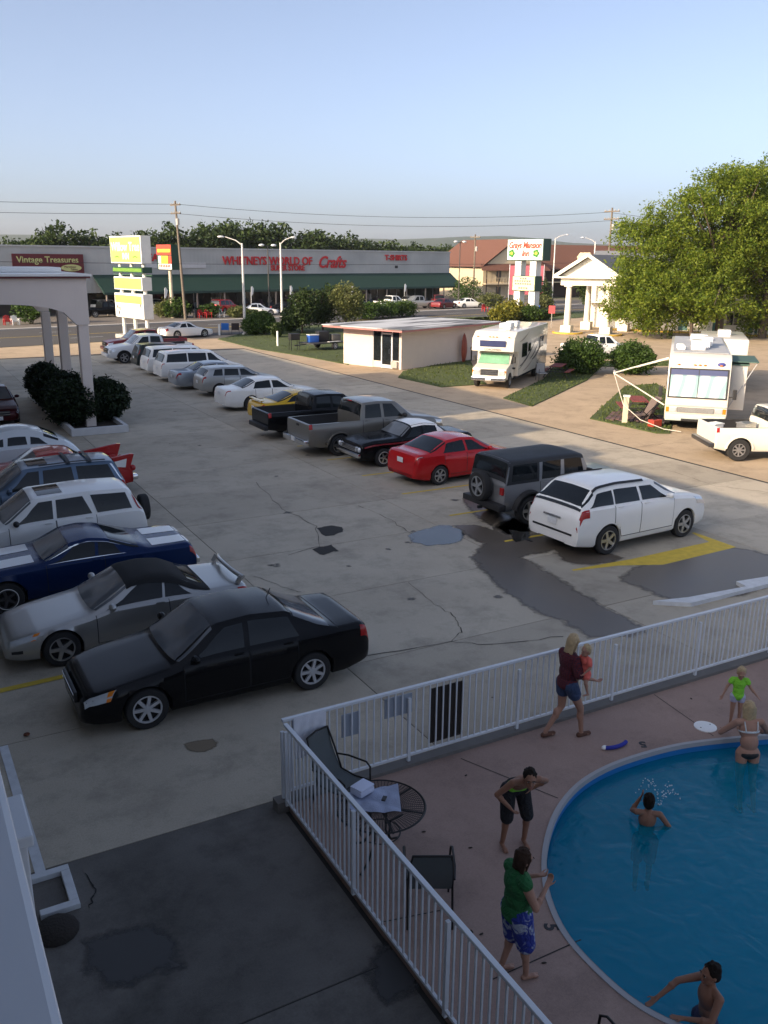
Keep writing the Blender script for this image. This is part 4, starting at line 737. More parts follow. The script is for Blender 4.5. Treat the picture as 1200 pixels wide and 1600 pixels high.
def motel():
    r = thing('motel_building', 'three-storey pale motel with walkways, at the left edge behind the balcony rail', 'building', (0, 0, 0)); W_ = pm('motel_wall', (.52, .50, .48), .9, var=.08, scale=1); RF = pm('motel_roof', (.20, .18, .17), .9)
    b = MB(); b.b2((-12, -30, 0), (-1.6, 30, 8.45)); b.b2((-12, 30.01, 0), (-1.6, 45, 10.6)); b.b2((-12, 45.01, 0), (-1.6, 64, 9.2)); b.build('wall', W_, r)
    b = MB(); b.b2((-12.5, -30.5, 8.46), (.25, 30, 8.8)); b.b2((-12.5, 30.01, 10.61), (.25, 45, 11.0)); b.b2((-12.5, 45.01, 9.21), (.25, 64.4, 9.6)); b.build('roof', RF, r)
    b = MB(); b.b2((-3.0, 20.4, 8.81), (.0, 22.4, 9.25)); b.b2((-3.0, 25.2, 8.81), (.0, 28.6, 9.7)); b.build('roof_shadow_hump', RF, r)  # unseen humps, added to step the roof's shadow edge on the lot
    for z in (2.5, 5.2): MB().b2((-1.59, -30, z), (.04, 30, z+.18)).build('walkway', KERB, r)
    for k in range(14):
        for z in (.05, 2.73, 5.43): MB().b2((-1.66, -24+3.9*k, z), (-1.55, -23.1+3.9*k, z+2.05)).build('door', pm('motel_door', (.05, .12, .11), .5), r)
    for k in range(12): MB().b2((-.05, -20+4.5*k+1.2, 0), (.03, -20+4.5*k+1.34, 8.45)).build('post', WHITEM, r) if -20+4.5*k+1.2 < -2 or -20+4.5*k+1.2 > 11 else None
    MB().b2((-.30, -6, 6.36), (.054, 14, 6.42)).build('balcony_rail', WHITEM, r, None, .008)
    for k in range(60): MB().b2((-.02, -5.9+.2*k, 5.38), (.0, -5.88+.2*k, 6.36)).build('baluster', WHITEM, r) if k > 34 or k < 26 else None
    MB().b2((-.10, -6, 3.62), (.05, 4.95, 3.69)).build('lower_rail', WHITEM, r, None, .008); MB().b2((.10, 5.02, 0), (.36, 5.36, 3.62)).build('lower_post', WHITEM, r, None, .01); MB().b2((.02, 4.94, 3.621), (.39, 5.42, 3.70)).build('post_cap', WHITEM, r, None, .01)
    o = MB().ell((0, 0, .02), (.24, .24, .10), 14, 8).build('soil_mound', pm('dark_mulch', (.03, .024, .02), .95, bump=.8, bscale=40), None, 60, 0, (.80, 8.60, 0)); tag(o, 'small dark mulch mound below the white kerb frame', 'mulch')
def portico_left():
    r = thing('entrance_portico', 'pale pink arched entrance canopy on three square columns', 'portico', (7.05, 38.3, 0)); b = MB()
    for yy in (-.35, 9.6):                                               # arched front and back panels along x
        n = 16; x1, x0 = -.22, -7.6; prof = [(x0, 5.15-1.0)]
        arc = [(x0+(x1-x0)*k/n, 4.30+.85*math.sqrt(max(0, 1-abs(2*k/n-1)**3.2))) for k in range(n+1)]
        poly = [(x1+.50, 4.30), (x1+.50, 6.2), (x0-.4, 6.2), (x0-.4, 4.30)] + arc
        for k in range(n): b.add([(arc[k][0], yy, arc[k][1]), (arc[k+1][0], yy, arc[k+1][1]), (arc[k+1][0], yy, 6.12), (arc[k][0], yy, 6.12), (arc[k][0], yy+.35, arc[k][1]), (arc[k+1][0], yy+.35, arc[k+1][1]), (arc[k+1][0], yy+.35, 6.12), (arc[k][0], yy+.35, 6.12)], [(0, 1, 2, 3), (4, 7, 6, 5), (0, 4, 5, 1)])
        b.b2((x1+.001, yy, 4.30), (x1+.50, yy+.35, 6.12)); b.b2((x0-.5, yy, 4.30), (x0-.001, yy+.35, 6.12))
    b.b2((-.1, .01, 5.10), (.279, 9.59, 6.12)); b.build('arch', STUCCO, r)
    MB().b2((-7.9, -.50, 6.125), (.42, 10.1, 6.20)).build('fascia', pm('maroon_trim', (.16, .05, .05), .7), r); MB().b2((-7.95, -.55, 6.203), (.47, 10.15, 6.29)).build('roof', WHITE, r); MB().b2((-3.4, 3.4, 6.291), (.0, 6.6, 6.5)).build('roof_hatch', WHITE, r, None, .05); MB().b2((-7.5, .3, 5.13), (-.11, 9.3, 5.2)).build('soffit', STUCCO, r)
    for y in (-.30, 4.4, 9.1): MB().b2((-.16, y, .02), (.24, y+.42, 4.299 if y != 4.4 else 5.1)).build('column', STUCCO, r, None, .02)
    pk = thing('planter', 'low white-walled planter under the pink entrance canopy', 'planter', (7.15, 42.4, 0)); b = MB(); x0, x1, y0, y1 = -1.12, 1.15, -5.75, 5.6
    b.b2((x0, y0, 0), (x1, y0+.16, .30)); b.b2((x0, y1-.16, 0), (x1, y1, .30)); b.b2((x0, y0+.161, 0), (x0+.16, y1-.161, .30)); b.b2((x1-.16, y0+.161, 0), (x1, y1-.161, .30)); b.build('kerb_wall', pm('planter_white', (.60, .60, .60), .8, var=.12, scale=4), pk, None, .015)
    MB().b2((x0+.16, y0+.16, 0), (x1-.16, y1-.16, .12)).build('soil', pm('soil', (.05, .04, .03), .95, bump=.6), pk)
# ------------------------------------------------------------------ plants
L_BIG = leafmat('willow_oak_leaves', (.07, .130, .012), (.25, .30, .035), .5); L_DARK = leafmat('wood_leaves', (.020, .040, .010), (.055, .085, .020), .25); L_BUSH = leafmat('bush_leaves', (.028, .062, .012), (.075, .13, .022), .3)
L_YEW = leafmat('dark_shrub_leaves', (.008, .017, .006), (.022, .04, .012), .15); L_PALE = leafmat('pale_leaves', (.08, .10, .03), (.19, .20, .07), .4); L_FLOW = leafmat('yellow_green_leaves', (.10, .12, .015), (.27, .24, .03), .35)
BARK = pm('bark', (.075, .055, .04), .95, var=.35, scale=8, bump=.8, bscale=25)
def foliage(name, blobs, nclump, per, cr, leaf, mat, parent, hollow=.35, loc=None, droop=0, seed=1):
    rg = np.random.default_rng(seed); B = np.array(blobs, float); wt = B[:, 3]*B[:, 4]*B[:, 5]; wt /= wt.sum()
    k = rg.choice(len(B), nclump, p=wt); d = rg.normal(size=(nclump, 3)); d /= np.linalg.norm(d, axis=1)[:, None]
    r = (hollow+(1-hollow)*rg.random(nclump)**.6)[:, None]; C = B[k, :3]+d*r*B[k, 3:]
    cs = cr*(.6+.8*rg.random(nclump)); C = np.repeat(C, per, 0); S = np.repeat(cs, per)[:, None]
    Q = C+rg.normal(size=C.shape)*S*[.55, .55, .40]; Q[:, 2] -= droop*rg.random(len(Q))**2*np.repeat(rg.random(nclump), per)
    n = len(Q); nrm = rg.normal(size=(n, 3))+[0, 0, .7]; nrm /= np.linalg.norm(nrm, axis=1)[:, None]
    t = np.cross(nrm, rg.normal(size=(n, 3))); t /= np.linalg.norm(t, axis=1)[:, None]; b = np.cross(nrm, t)
    s = (leaf*(.6+.8*rg.random(n)))[:, None]; V = np.stack([Q-t*s, Q-b*s*.5, Q+t*s, Q+b*s*.5], 1).reshape(-1, 3)
    me = bpy.data.meshes.new(name); me.vertices.add(4*n); me.vertices.foreach_set('co', V.ravel()); me.loops.add(4*n); me.loops.foreach_set('vertex_index', np.arange(4*n))
    me.polygons.add(n); me.polygons.foreach_set('loop_start', np.arange(0, 4*n, 4)); me.update(calc_edges=True); me.materials.append(mat)
    return link(name, me, parent, loc)
def limbs(b, base, top, r0, tips, n=6, rng=random):
    base, top = Vector(base), Vector(top); pts = [base, base.lerp(top, .35)+Vector((rng.uniform(-.12, .12), rng.uniform(-.12, .12), 0)), base.lerp(top, .7), top]
    b.tube([base-Vector((0, 0, .1))]+pts, [r0*1.35, r0*1.1, r0*.85, r0*.6, r0*.3], 8)
    for tp in tips:
        tp = Vector(tp); s = base.lerp(top, rng.uniform(.3, .85)); m = s.lerp(tp, .5)+Vector((0, 0, rng.uniform(.1, .6))); b.tube([s, m, tp], [r0*.42, r0*.28, r0*.08], 6)
def tree(name, label, loc, h, crown, r0, mat, nclump, per, cr, leaf, seed, group=None, tips=14, droop=0, hollow=.35, sub=0):
    if sub:                                                            # break the outline with many small lobes
        rr = random.Random(seed+500); base = list(crown); crown = [(a, b_, c_, x*.76, y*.76, z*.74) for a, b_, c_, x, y, z in base]
        for _ in range(sub):
            a, b_, c_, x, y, z = rr.choice(base); v = Vector((rr.gauss(0, 1), rr.gauss(0, 1), rr.gauss(0, .8))).normalized(); k = rr.uniform(.85, 1.30); q = rr.uniform(.55, 1.4); crown.append((a+v.x*x*k, b_+v.y*y*k, max(1.2, c_+v.z*z*k), q*1.2, q*1.2, q*.75))
    r = thing(name, label, 'tree', loc, 0, group); rg = random.Random(seed); b = MB(); tp = []
    for _ in range(tips):
        q = rg.choice(crown); tp.append((q[0]+rg.uniform(-.8, .8)*q[3], q[1]+rg.uniform(-.8, .8)*q[4], q[2]+rg.uniform(-.6, .7)*q[5]))
    limbs(b, (0, 0, 0), (rg.uniform(-.3, .3), rg.uniform(-.3, .3), h*.8), r0, tp, 8, rg); b.build('trunk', BARK, r, 60); foliage('crown', crown, nclump, per, cr, leaf, mat, r, hollow, None, droop, seed); return r
def bush(label, loc, rx, ry, rz, mat, seed, leaf=.06, n=420, per=14, group=None, name='bush', cat='bush', lob=5, z0=.0):
    r = thing(name, label, cat, loc, 0, group); rg = random.Random(seed); bl = [(0, 0, z0+rz*.55, rx*.8, ry*.8, rz*.52)]
    for k in range(lob): a = k*2*PI/lob+rg.uniform(-.3, .3); bl.append((rx*.42*math.cos(a), ry*.42*math.sin(a), z0+rz*rg.uniform(.4, .62), rx*rg.uniform(.42, .6), ry*rg.uniform(.42, .6), rz*rg.uniform(.3, .42)))
    foliage('leaves', bl, n, per, min(rx, rz)*.16, leaf, mat, r, .72, None, 0, seed); b = MB()
    for k in range(5): a = k*1.3; b.tube([(.1*math.cos(a), .1*math.sin(a), -.02), (rx*.3*math.cos(a), ry*.3*math.sin(a), z0+rz*.5)], [.035, .012], 5)
    b.build('stems', BARK, r, 60); return r
def lawn(name, pts, z=.03, n=2500, seed=3, hgt=.09, mat=None):
    o = struct(sheet(name, pts, z, mat or GRASS, None, .05)); rg = np.random.default_rng(seed); xs = [p[0] for p in pts]; ys = [p[1] for p in pts]
    def inside(x, y):
        c = False; j = len(pts)-1
        for i in range(len(pts)):
            if (pts[i][1] > y) != (pts[j][1] > y) and x < (pts[j][0]-pts[i][0])*(y-pts[i][1])/(pts[j][1]-pts[i][1])+pts[i][0]: c = not c
            j = i
        return c
    b = MB(); k = 0
    while k < n:
        x, y = rg.uniform(min(xs), max(xs)), rg.uniform(min(ys), max(ys))
        if not inside(x, y): n -= .5; continue
        a = rg.uniform(0, 6.3); w_ = rg.uniform(.02, .05); h = hgt*rg.uniform(.5, 1.4); b.add([(x-w_*math.cos(a), y-w_*math.sin(a), z), (x+w_*math.cos(a), y+w_*math.sin(a), z), (x+rg.normal()*.04, y+rg.normal()*.04, z+h)], [(0, 1, 2)]); k += 1
    me = bpy.data.meshes.new('grass_blades'); me.from_pydata(b.v, [], b.f); me.materials.append(leafmat('blades', (.05, .085, .015), (.13, .16, .04), .3) if 'blades' not in MATS else MATS['blades']); g = link('grass_blades', me); stuff(g); g['label'] = 'short grass blades of the lawn'; return o
# ------------------------------------------------------------------ far side of the road
def far_side():
    struct(rsheet('road', -200, 330, -34.5, -18.2, .004, ASPH)); struct(rsheet('store_parking', -140, 100, -17.4, 60, .006, pm('old_asphalt', (.16, .14, .12), .9, var=.2, scale=.2, world=True)))
    struct(rsheet('sidewalk', -200, 330, -18.2, -17.2, .12, KERB, None, .2))
    for t, nm in ((-22.6, 0), (-26.2, 1), (-29.8, 2)):
        for k in range(-6, 22): rsheet('lane_marking', -40+k*9, -37+k*9, t-.07, t+.07, .0095, WLINE, bpy.data.objects['road']) if t != -26.2 else None
    for t in (-26.1, -26.45): rsheet('lane_marking', -150, 250, t-.05, t+.05, .0095, YEL, bpy.data.objects['road'])
    rsheet('lane_marking', 62, 64.5, -21.3, -20.9, .0095, WLINE, bpy.data.objects['road'])
    S = thing('craft_store', 'long grey metal-clad craft store with green awning across the road', 'store', RO, RA)          # local x along front, +y back
    m, t, bs = nodes('ribbed_metal'); N = t.nodes; Lk = t.links; bs.inputs['Base Color'].default_value = (.40, .41, .40, 1); bs.inputs['Roughness'].default_value = .55
    tc = N.new('ShaderNodeTexCoord'); wv = N.new('ShaderNodeTexWave'); wv.inputs['Scale'].default_value = .55; Lk.new(tc.outputs['Object'], wv.inputs['Vector']); bp = N.new('ShaderNodeBump'); bp.inputs['Strength'].default_value = .25; bp.inputs['Distance'].default_value = .03; Lk.new(wv.outputs['Fac'], bp.inputs['Height']); Lk.new(bp.outputs[0], bs.inputs['Normal'])
    nz = N.new('ShaderNodeTexNoise'); nz.inputs['Scale'].default_value = .25; nz.inputs['Detail'].default_value = 6; Lk.new(tc.outputs['Object'], nz.inputs['Vector']); rp = ramp(N, [(.3, (.33, .34, .34)), (.7, (.45, .46, .45))]); Lk.new(nz.outputs['Fac'], rp.inputs[0]); Lk.new(rp.outputs[0], bs.inputs['Base Color'])
    RIB = m; AWN = pm('green_awning', (.013, .040, .029), .6, var=.1, scale=.5); DW = pm('store_front_dark', (.05, .045, .04), .8, var=.4, scale=.8)
    MB().b2((-60, 0, 2.6), (73.2, 40, 8.0)).build('upper_wall', RIB, S); MB().b2((-60.1, -.12, 7.95), (73.3, 40.1, 8.12)).build('parapet_cap', pm('cap_metal', (.45, .46, .46), .5), S)
    MB().b2((-60, 2.2, 0), (73.2, 39.9, 2.59)).build('lower_wall', DW, S)
    b = MB(); b.add([(11.5, -.02, 4.75), (73.4, -.02, 4.75), (73.4, -2.9, 2.75), (11.5, -2.9, 2.75), (11.5, -2.95, 2.45), (73.4, -2.95, 2.45), (11.5, -.02, 4.6), (73.4, -.02, 4.6)], [(0, 3, 2, 1), (3, 4, 5, 2), (0, 6, 4, 3), (1, 2, 5, 7), (6, 7, 5, 4)]); b.build('awning', AWN, S)
    for k in range(16): MB().b2((11.8+4.1*k, -2.8, 0), (11.96+4.1*k, -2.64, 2.44)).build('awning_post', pm('post_paint', (.30, .26, .22), .7), S)
    GL = pm('shop_glass', (.03, .035, .035), .08)
    for k in range(15):
        f = MB().b2((12.6+4.1*k, 2.1, .3), (15.6+4.1*k, 2.19, 2.35)).build('shop_window', GL, S); MB().b2((14.05+4.1*k, 2.05, .3), (14.13+4.1*k, 2.099, 2.35)).build('mullion', WHITEM, f)
    RED = pm('red_letter', (.50, .015, .02), .5); DR = pm('maroon_panel', (.11, .012, .018), .6); LIME = pm('cream_green_letter', (.50, .52, .22), .6); WB = pm('white_board', (.55, .55, .56), .6)
    lettering('WHITNEYS WORLD OF', 1.55, S, (37.3, -.10, 6.45), 0, RED, off=.03, ext=.06, sx=.92); lettering('SUPER STORE', 1.02, S, (40.5, -.10, 5.52), 0, RED, off=.025, ext=.06, sx=.95); lettering('Crafts', 2.3, S, (48.4, -.10, 6.3), 0, RED, off=.045, ext=.06, shear=.35, sx=.9); lettering('T-SHIRTS', 1.15, S, (61.2, -.10, 7.05), 0, RED, off=.03, ext=.06)
    lettering('EA', 1.25, S, (19.6, -.10, 6.8), 0, RED, off=.03, ext=.06, sx=1.1); bd = MB().b2((18.1, -.12, 5.55), (27.2, -.02, 6.2)).build('wall_board', WB, S); MB().b2((61.0, -.06, 5.5), (61.6, -.02, 5.9)).build('wall_lamp', BLACK, S)
    V = thing('wall_sign', 'dark maroon Vintage Treasures sign on the craft store wall', 'sign', RS(6.2, -.15, 6.05), RA); MB().box((0, 0, 0), (8.4, .2, 2.2)).build('panel', DR, V, None, .02); lettering('Vintage Treasures', 1.02, V, (-.1, -.13, .42), 0, LIME, off=.015, sx=.98); lettering('A Shopping Adventure', .5, V, (-1.7, -.13, -.5), 0, LIME)
    b = MB(); b.lathe([(1, 0), (1, .03), (.001, .035)], n=24, axis='Y'); o = b.build('oval', LIME, V, None, 0, (2.6, -.14, -.48)); o.scale = (1.25, -1, .40); lettering('Marvelous', .34, V, (2.45, -.19, -.36), 0, DR); lettering('Tables', .34, V, (2.9, -.19, -.66), 0, DR)
    # goods under the awning: small stacked displays, each a thing
    cols = [(.12, .05, .03), (.05, .07, .10), (.20, .17, .12), (.03, .06, .03), (.14, .02, .02), (.25, .24, .22), (.07, .04, .06)]
    for k in range(34):
        s = 13+1.75*k+random.uniform(-.4, .4); h = random.uniform(.7, 1.9); c = random.choice(cols); p = RS(s, random.uniform(-1.6, .8)); o = thing('display_stand', ORD[k]+' stand of goods from the left under the store awning', 'display', p, RA, 'goods under the awning')
        MB().b2((-.4, -.25, 0), (.4, .25, h*.5)).build('base', pm('display_%d' % (k % 7), c, .8, var=.4, scale=6), o, None, .02); MB().b2((-.32, -.2, h*.5+.001), (.1, .2, h)).build('goods', pm('goods_%d' % (k % 5), random.choice(cols), .8, var=.4, scale=9), o, None, .03); MB().ell((.22, 0, h*.62), (.15, .15, .12)).build('pot', pm('goods_%d' % (k % 5), c, .8), o, 50)
    for k, (s, h) in enumerate(((19.2, 3.0), (32.0, 2.9), (38.4, 3.0), (49.5, 3.05), (60.0, 3.05))):
        f = thing('feather_flag', ORD[k]+' white feather flag from the left along the store awning', 'flag', RS(s, -3.4), RA, 'white flags along the awning'); MB().tube([(0, 0, 0), (0, 0, 2.2), (.05, 0, 3.2)], .025, 6).build('pole', WHITEM, f, 60); MB().prism([(.03, 1.9), (.04, 3.1), (.22, 3.25), (.45, 2.9), (.3, 2.2)], -.012, .012, 'Y').build('cloth', WHITE, f)
    # signs beside the road
    WH = pm('sign_white', (.74, .74, .70), .5); LM = pm('sign_lime', (.40, .47, .12), .5, var=.2, scale=.6); GR = pm('sign_green', (.13, .26, .03), .5); DG = pm('sign_dark_green', (.015, .055, .035), .5)
    def fr(p): return thing('tmp', '', '', p, RA-PI/2)                     # local -Y looks along -RD (towards oncoming traffic), local x runs to the near side
    p = P(206, 531); W_ = fr((p.x, p.y, 0)); W_.name = 'motel_sign'; tag(W_, 'tall lime and white Willow Tree Inn sign on three posts beside the road', 'sign')
    for x in (-2.2, 0, 2.2):
        MB().lathe([(.16, -.05), (.16, 8.3)], n=14).build('post', WH, W_, 60, 0, (x, .45, 0))
    MB().b2((-2.8, -.2, -.05), (2.8, 1.1, .35)).build('footing', KERB, W_, None, .03)
    for (z0, z1, x0, x1, nm, mt, fmt) in ((6.4, 8.62, -3.0, 2.8, 'name_box', WH, LM), (5.62, 6.1, -2.8, 2.8, 'band_box', GR, GR), (4.2, 5.28, -2.7, 2.6, 'middle_box', WH, LM), (1.85, 3.9, -2.8, 2.6, 'message_box', WH, WH)):
        o = MB().b2((x0, -.0, z0), (x1, .9, z1)).build(nm, mt if nm != 'band_box' else DG, W_, None, .03); MB().b2((x0+.12, -.03, z0+.10), (x1-.12, -.002, z1-.10)).build('face', fmt, o)
    MB().b2((-3.6, .40, 5.42), (3.6, .50, 5.48)).build('cross_bar', pm('bar_green', (.05, .12, .07), .6), W_)
    lettering('Willow Tree', 1.02, W_, (0, -.045, 7.72), 0, WH, off=.02, ext=.01, sx=1.0); lettering('INN', .74, W_, (0, -.045, 6.95), 0, WH, off=.02, ext=.01, sx=.95)
    for sx in (-1.7, 1.7):
        for k in range(5): MB().ell((sx+.16*k-.3, -.035, 6.98-.04*abs(k-2)), (.16, .01, .05)).build('leaf_mark', GR, W_)
    MB().b2((-2.6, -.05, 3.10), (2.4, -.032, 3.74)).build('banner_strip', LM, W_)
    for (x, z) in ((-2.2, 2.7), (-1.8, 2.6), (-2.0, 2.25), (2.2, 2.95)): MB().b2((x-.1, -.045, z-.15), (x+.1, -.032, z+.15)).build('sign_letter', BLACK, W_)
    p = P(262, 497); O = fr((p.x, p.y, 0)); O.name = 'shop_sign'; tag(O, 'red and yellow shop sign on a single pale post across the road', 'sign')
    OR = pm('sign_red', (.60, .06, .03), .5); YS = pm('sign_yellow', (.75, .55, .05), .5); SB = pm('sign_blue_white', (.5, .56, .62), .5)
    MB().lathe([(.22, -.05), (.20, 5.6)], n=14).build('post', pm('cream_post', (.55, .48, .36), .6), O, 60, 0, (.3, .5, 0)); bx_ = MB().b2((-1.75, 0, 5.5), (1.75, 1.0, 8.3)).build('cabinet', DG, O, None, .02)
    MB().b2((-1.72, -.04, 7.15), (1.72, -.002, 8.28)).build('name_panel', OR, O); MB().b2((-1.5, -.06, 7.45), (1.6, -.042, 7.8)).build('name_strip', YS, O); MB().b2((-1.4, -.04, 6.2), (-.75, -.002, 7.05)).build('blue_panel', SB, O); MB().b2((-.74, -.04, 6.2), (.9, -.002, 7.05)).build('yellow_panel', YS, O); MB().b2((.91, -.04, 6.2), (1.72, -.002, 7.05)).build('red_panel', OR, O); MB().b2((-1.4, -.04, 5.55), (1.72, -.002, 6.19)).build('white_panel', WH, O)
    for k in range(7): MB().b2((-1.2+.4*k, -.06, 5.75), (-.95+.4*k, -.042, 6.08)).build('sign_letter', OR, O)
    p = P(818, 492); Gn = fr((p.x, p.y, 0)); Gn.name = 'inn_sign'; tag(Gn, 'white and green Grays Mansion Inn sign on two square white columns', 'sign')
    for x in (-1.25, 1.25): MB().b2((x-.5, -.1, -.05), (x+.5, .9, 6.9)).build('column', WH, Gn, None, .02)
    MB().b2((-3.0, -.35, 6.85), (3.0, 1.15, 9.55)).build('cabinet', DG, Gn, None, .02); MB().b2((-2.9, -.40, 6.95), (2.9, -.352, 9.45)).build('face', WH, Gn); MB().b2((-1.9, -.30, 3.05), (1.9, 1.05, 4.95)).build('message_cabinet', DG, Gn, None, .02); MB().b2((-1.82, -.34, 3.12), (1.82, -.302, 4.88)).build('message_face', pm('message_cream', (.70, .66, .40), .5), Gn)
    RS_ = pm('script_red', (.36, .05, .02), .5); lettering('Grays Mansion', 1.12, Gn, (0, -.43, 8.72), 0, RS_, off=.03, ext=.02, shear=.25, sx=.80); lettering('Inn', 1.0, Gn, (.15, -.43, 7.72), 0, RS_, off=.03, ext=.02, shear=.25)
    for x in (-2.15, 1.9):
        for k in range(5): a = k*1.257; MB().ell((x+.30*math.cos(a), -.42, 7.75+.30*math.sin(a)), (.25, .012, .22)).build('leaf_mark', pm('clover_green', (.02, .18, .02), .5), Gn)
        MB().ell((x, -.44, 7.75), (.20, .012, .2)).build('flower_mark', YS, Gn)
    for z, w_ in ((4.62, .6), (4.30, 1.5), (3.95, 1.4), (3.42, .8)):
        for k in range(int(w_*5)): MB().b2((-w_+.4*k*1.0, -.36, z-.10), (-w_+.4*k+.26, -.342, z+.10)).build('sign_letter', pm('grey_letter', (.12, .12, .11), .6), Gn)
    # red-roofed motel
    p = RS(88, 6); H = thing('red_roof_motel', 'cream motel with brown-red gabled roof and balconies beyond the store', 'building', p, RA-.25); CR_ = pm('cream_siding', (.60, .50, .34), .8, var=.06, scale=2); RR = pm('red_shingle', (.14, .062, .042), .9, var=.2, scale=3, bump=.5, bscale=12); DK = pm('dark_wood', (.06, .04, .03), .8)
    MB().b2((0, 0, 0), (13, 16, 5.6)).build('front_wall', CR_, H); MB().b2((13.01, 4, 0), (70, 16, 5.6)).build('long_wall', DK, H)
    b = MB(); b.add([(-.8, -.6, 5.6), (13.8, -.6, 5.6), (6.5, -.6, 10.6), (-.8, 18, 5.6), (13.8, 18, 5.6), (6.5, 18, 10.6)], [(0, 2, 5, 3), (1, 4, 5, 2)]); b.build('gable_roof', RR, H); MB().prism([(0, 5.61), (13, 5.61), (6.5, 10.1)], -.02, .3, 'Y').build('gable_wall', CR_, H); MB().b2((6.2, -.08, 8.4), (6.8, -.021, 9.3)).build('gable_vent', DK, H); b = MB(); b.add([(-1.2, -1.4, 5.0), (14.2, -1.4, 5.0), (13.6, .0, 6.2), (-.6, .0, 6.2)], [(0, 1, 2, 3)]); b.build('skirt_roof', RR, H)
    b = MB(); b.add([(11, 2.6, 5.2), (71, 2.6, 5.2), (71, 10, 9.9), (9, 10, 9.9), (71, 17, 5.2), (9, 17, 5.2)], [(0, 1, 2, 3), (3, 2, 4, 5)]); b.build('long_roof', RR, H)
    for z in (0, 2.8):
        MB().b2((-.2, -1.3, z+2.55), (13.2, -.001, z+2.75)).build('balcony_floor', DK if z else CR_, H) if z == 0 else None
        for k in range(6): f = MB().b2((.8+2.1*k, -.06, z+.25), (1.8+2.1*k, -.002, z+2.15)).build('window' if k % 2 else 'door', pm('window_dark', (.08, .075, .06), .3) if k % 2 else CR_, H)
    for k in range(6): MB().b2((-.1+2.6*k, -1.3, 0), (.05+2.6*k, -1.15, 5.05)).build('balcony_post', DK, H)
    for k in range(22): MB().b2((.0+.6*k, -1.28, 2.75), (.06+.6*k, -1.24, 3.65)).build('baluster', CR_, H)
    MB().b2((-.1, -1.30, 3.66), (13.2, -1.22, 3.74)).build('balcony_rail', CR_, H)
    for k in range(14): MB().b2((14+3.6*k, 2.8, 0), (14.2+3.6*k, 3.0, 5.2)).build('balcony_post', DK, H)
    MB().b2((13.2, 2.7, 2.7), (69, 3.99, 2.9)).build('balcony_floor', CR_, H); MB().b2((13.2, 2.7, 3.7), (69, 2.78, 3.8)).build('balcony_rail', DK, H)
    for x in (27, 44): o = MB().prism([(x-1.6, 6.6), (x+1.6, 6.6), (x, 8.4)], 3.2, 6.4, 'Y').build('dormer', CR_, H)
    p = RS(83.5, -8); o = thing('pink_banner', 'pink banner hanging in front of the red-roofed motel', 'banner', p, RA-.5); MB().b2((-3.0, 0, 1.3), (3.0, .05, 6.0)).build('cloth', pm('pink_cloth', (.62, .16, .20), .8, var=.35, scale=.8), o); MB().lathe([(.06, 0), (.06, 6.2)], n=8).build('pole', WHITEM, o, 60, 0, (-3.05, .03, 0)); MB().lathe([(.06, 0), (.06, 6.2)], n=8).build('pole', WHITEM, o, 60, 0, (3.05, .03, 0))
    # poles, lamps and wires
    WOOD = pm('pole_wood', (.16, .13, .10), .9, var=.25, scale=6); ARM = pm('lamp_pole', (.60, .58, .55), .5)
    def upole(px, py, h, label, lean=0, arms=2):
        q = P(px, py); r = thing('utility_pole', label, 'pole', (q.x, q.y, 0), RA-PI/2, 'wooden utility poles'); MB().tube([(0, 0, -.1), (lean*.5, 0, h*.5), (lean, 0, h)], [.17, .14, .11], 10).build('shaft', WOOD, r, 60)
        for k in range(arms):
            MB().b2((lean-1.1, -.07, h-.5-k*.9), (lean+1.1, .07, h-.36-k*.9)).build('crossarm', WOOD, r)
            for x in (-.95, -.4, .4, .95): MB().lathe([(.05, 0), (.07, .06), (.03, .16), (.001, .17)], n=8).build('insulator', KERB, r, 60, 0, (lean+x, 0, h-.36-k*.9))
        MB().lathe([(.2, 0), (.2, .7), (.001, .75)], n=12).build('transformer', KERB, r, 60, 0, (lean+.34, 0, h-2.6)); return q
    a = upole(290, 499, 13.0, 'tall wooden utility pole in front of the craft store', -1.0); c = upole(944, 496, 13.2, 'wooden utility pole rising behind the big tree at right'); upole(739, 474, 10.8, 'thin utility pole by the cream gable of the red-roofed motel', 0, 1)
    k2 = RS(-60, -14); WIRE = pm('wire', (.02, .02, .02), .7)
    def wire(p0, p1, sag, label):
        p0, p1 = Vector(p0), Vector(p1); pts = [p0.lerp(p1, t)-Vector((0, 0, 4*sag*t*(1-t))) for t in np.linspace(0, 1, 17)]; o = MB().tube(pts, .02, 4).build('power_line', WIRE); tag(o, label, 'wire', 'power lines along the road')
    for dz, lb in ((12.6, 'topmost'), (11.6, 'second')):
        wire((a.x-.2, a.y, dz), (c.x, c.y, dz+.1), 1.0, lb+' power line running right from the tall pole'); wire((a.x-.2, a.y, dz), (k2.x, k2.y, dz), .8, lb+' power line running left from the tall pole'); wire((c.x, c.y, dz), (c.x+80, c.y+5, dz), 1.2, lb+' power line running right from the pole behind the tree')
    q = P(420, 480); wire(RS(-40, -20, 6.9), RS(110, -20, 7.1), .8, 'low cable crossing the front of the store lettering')
    def lamp(px, py, h, ax, label, arm=1.9):
        q = P(px, py); r = thing('street_lamp', label, 'street lamp', (q.x, q.y, 0), 0, 'curved-arm street lamps'); MB().lathe([(.16, -.05), (.14, 1), (.09, h)], n=12).build('pole', ARM, r, 60); d = (cr*ax).normalized(); MB().tube([Vector((0, 0, h-.15)), d*arm*.3+Vector((0, 0, h+.25)), d*arm*.8+Vector((0, 0, h+.55))], [.06, .05, .04], 8).build('arm', ARM, r, 60)
        MB().ell(d*arm+Vector((0, 0, h+.55)), (.34, .2, .10)).build('lamp_head', WHITE, r, 50); MB().lathe([(.28, -.02), (.28, .15), (.16, .2)], n=12).build('base', ARM, r, 60)
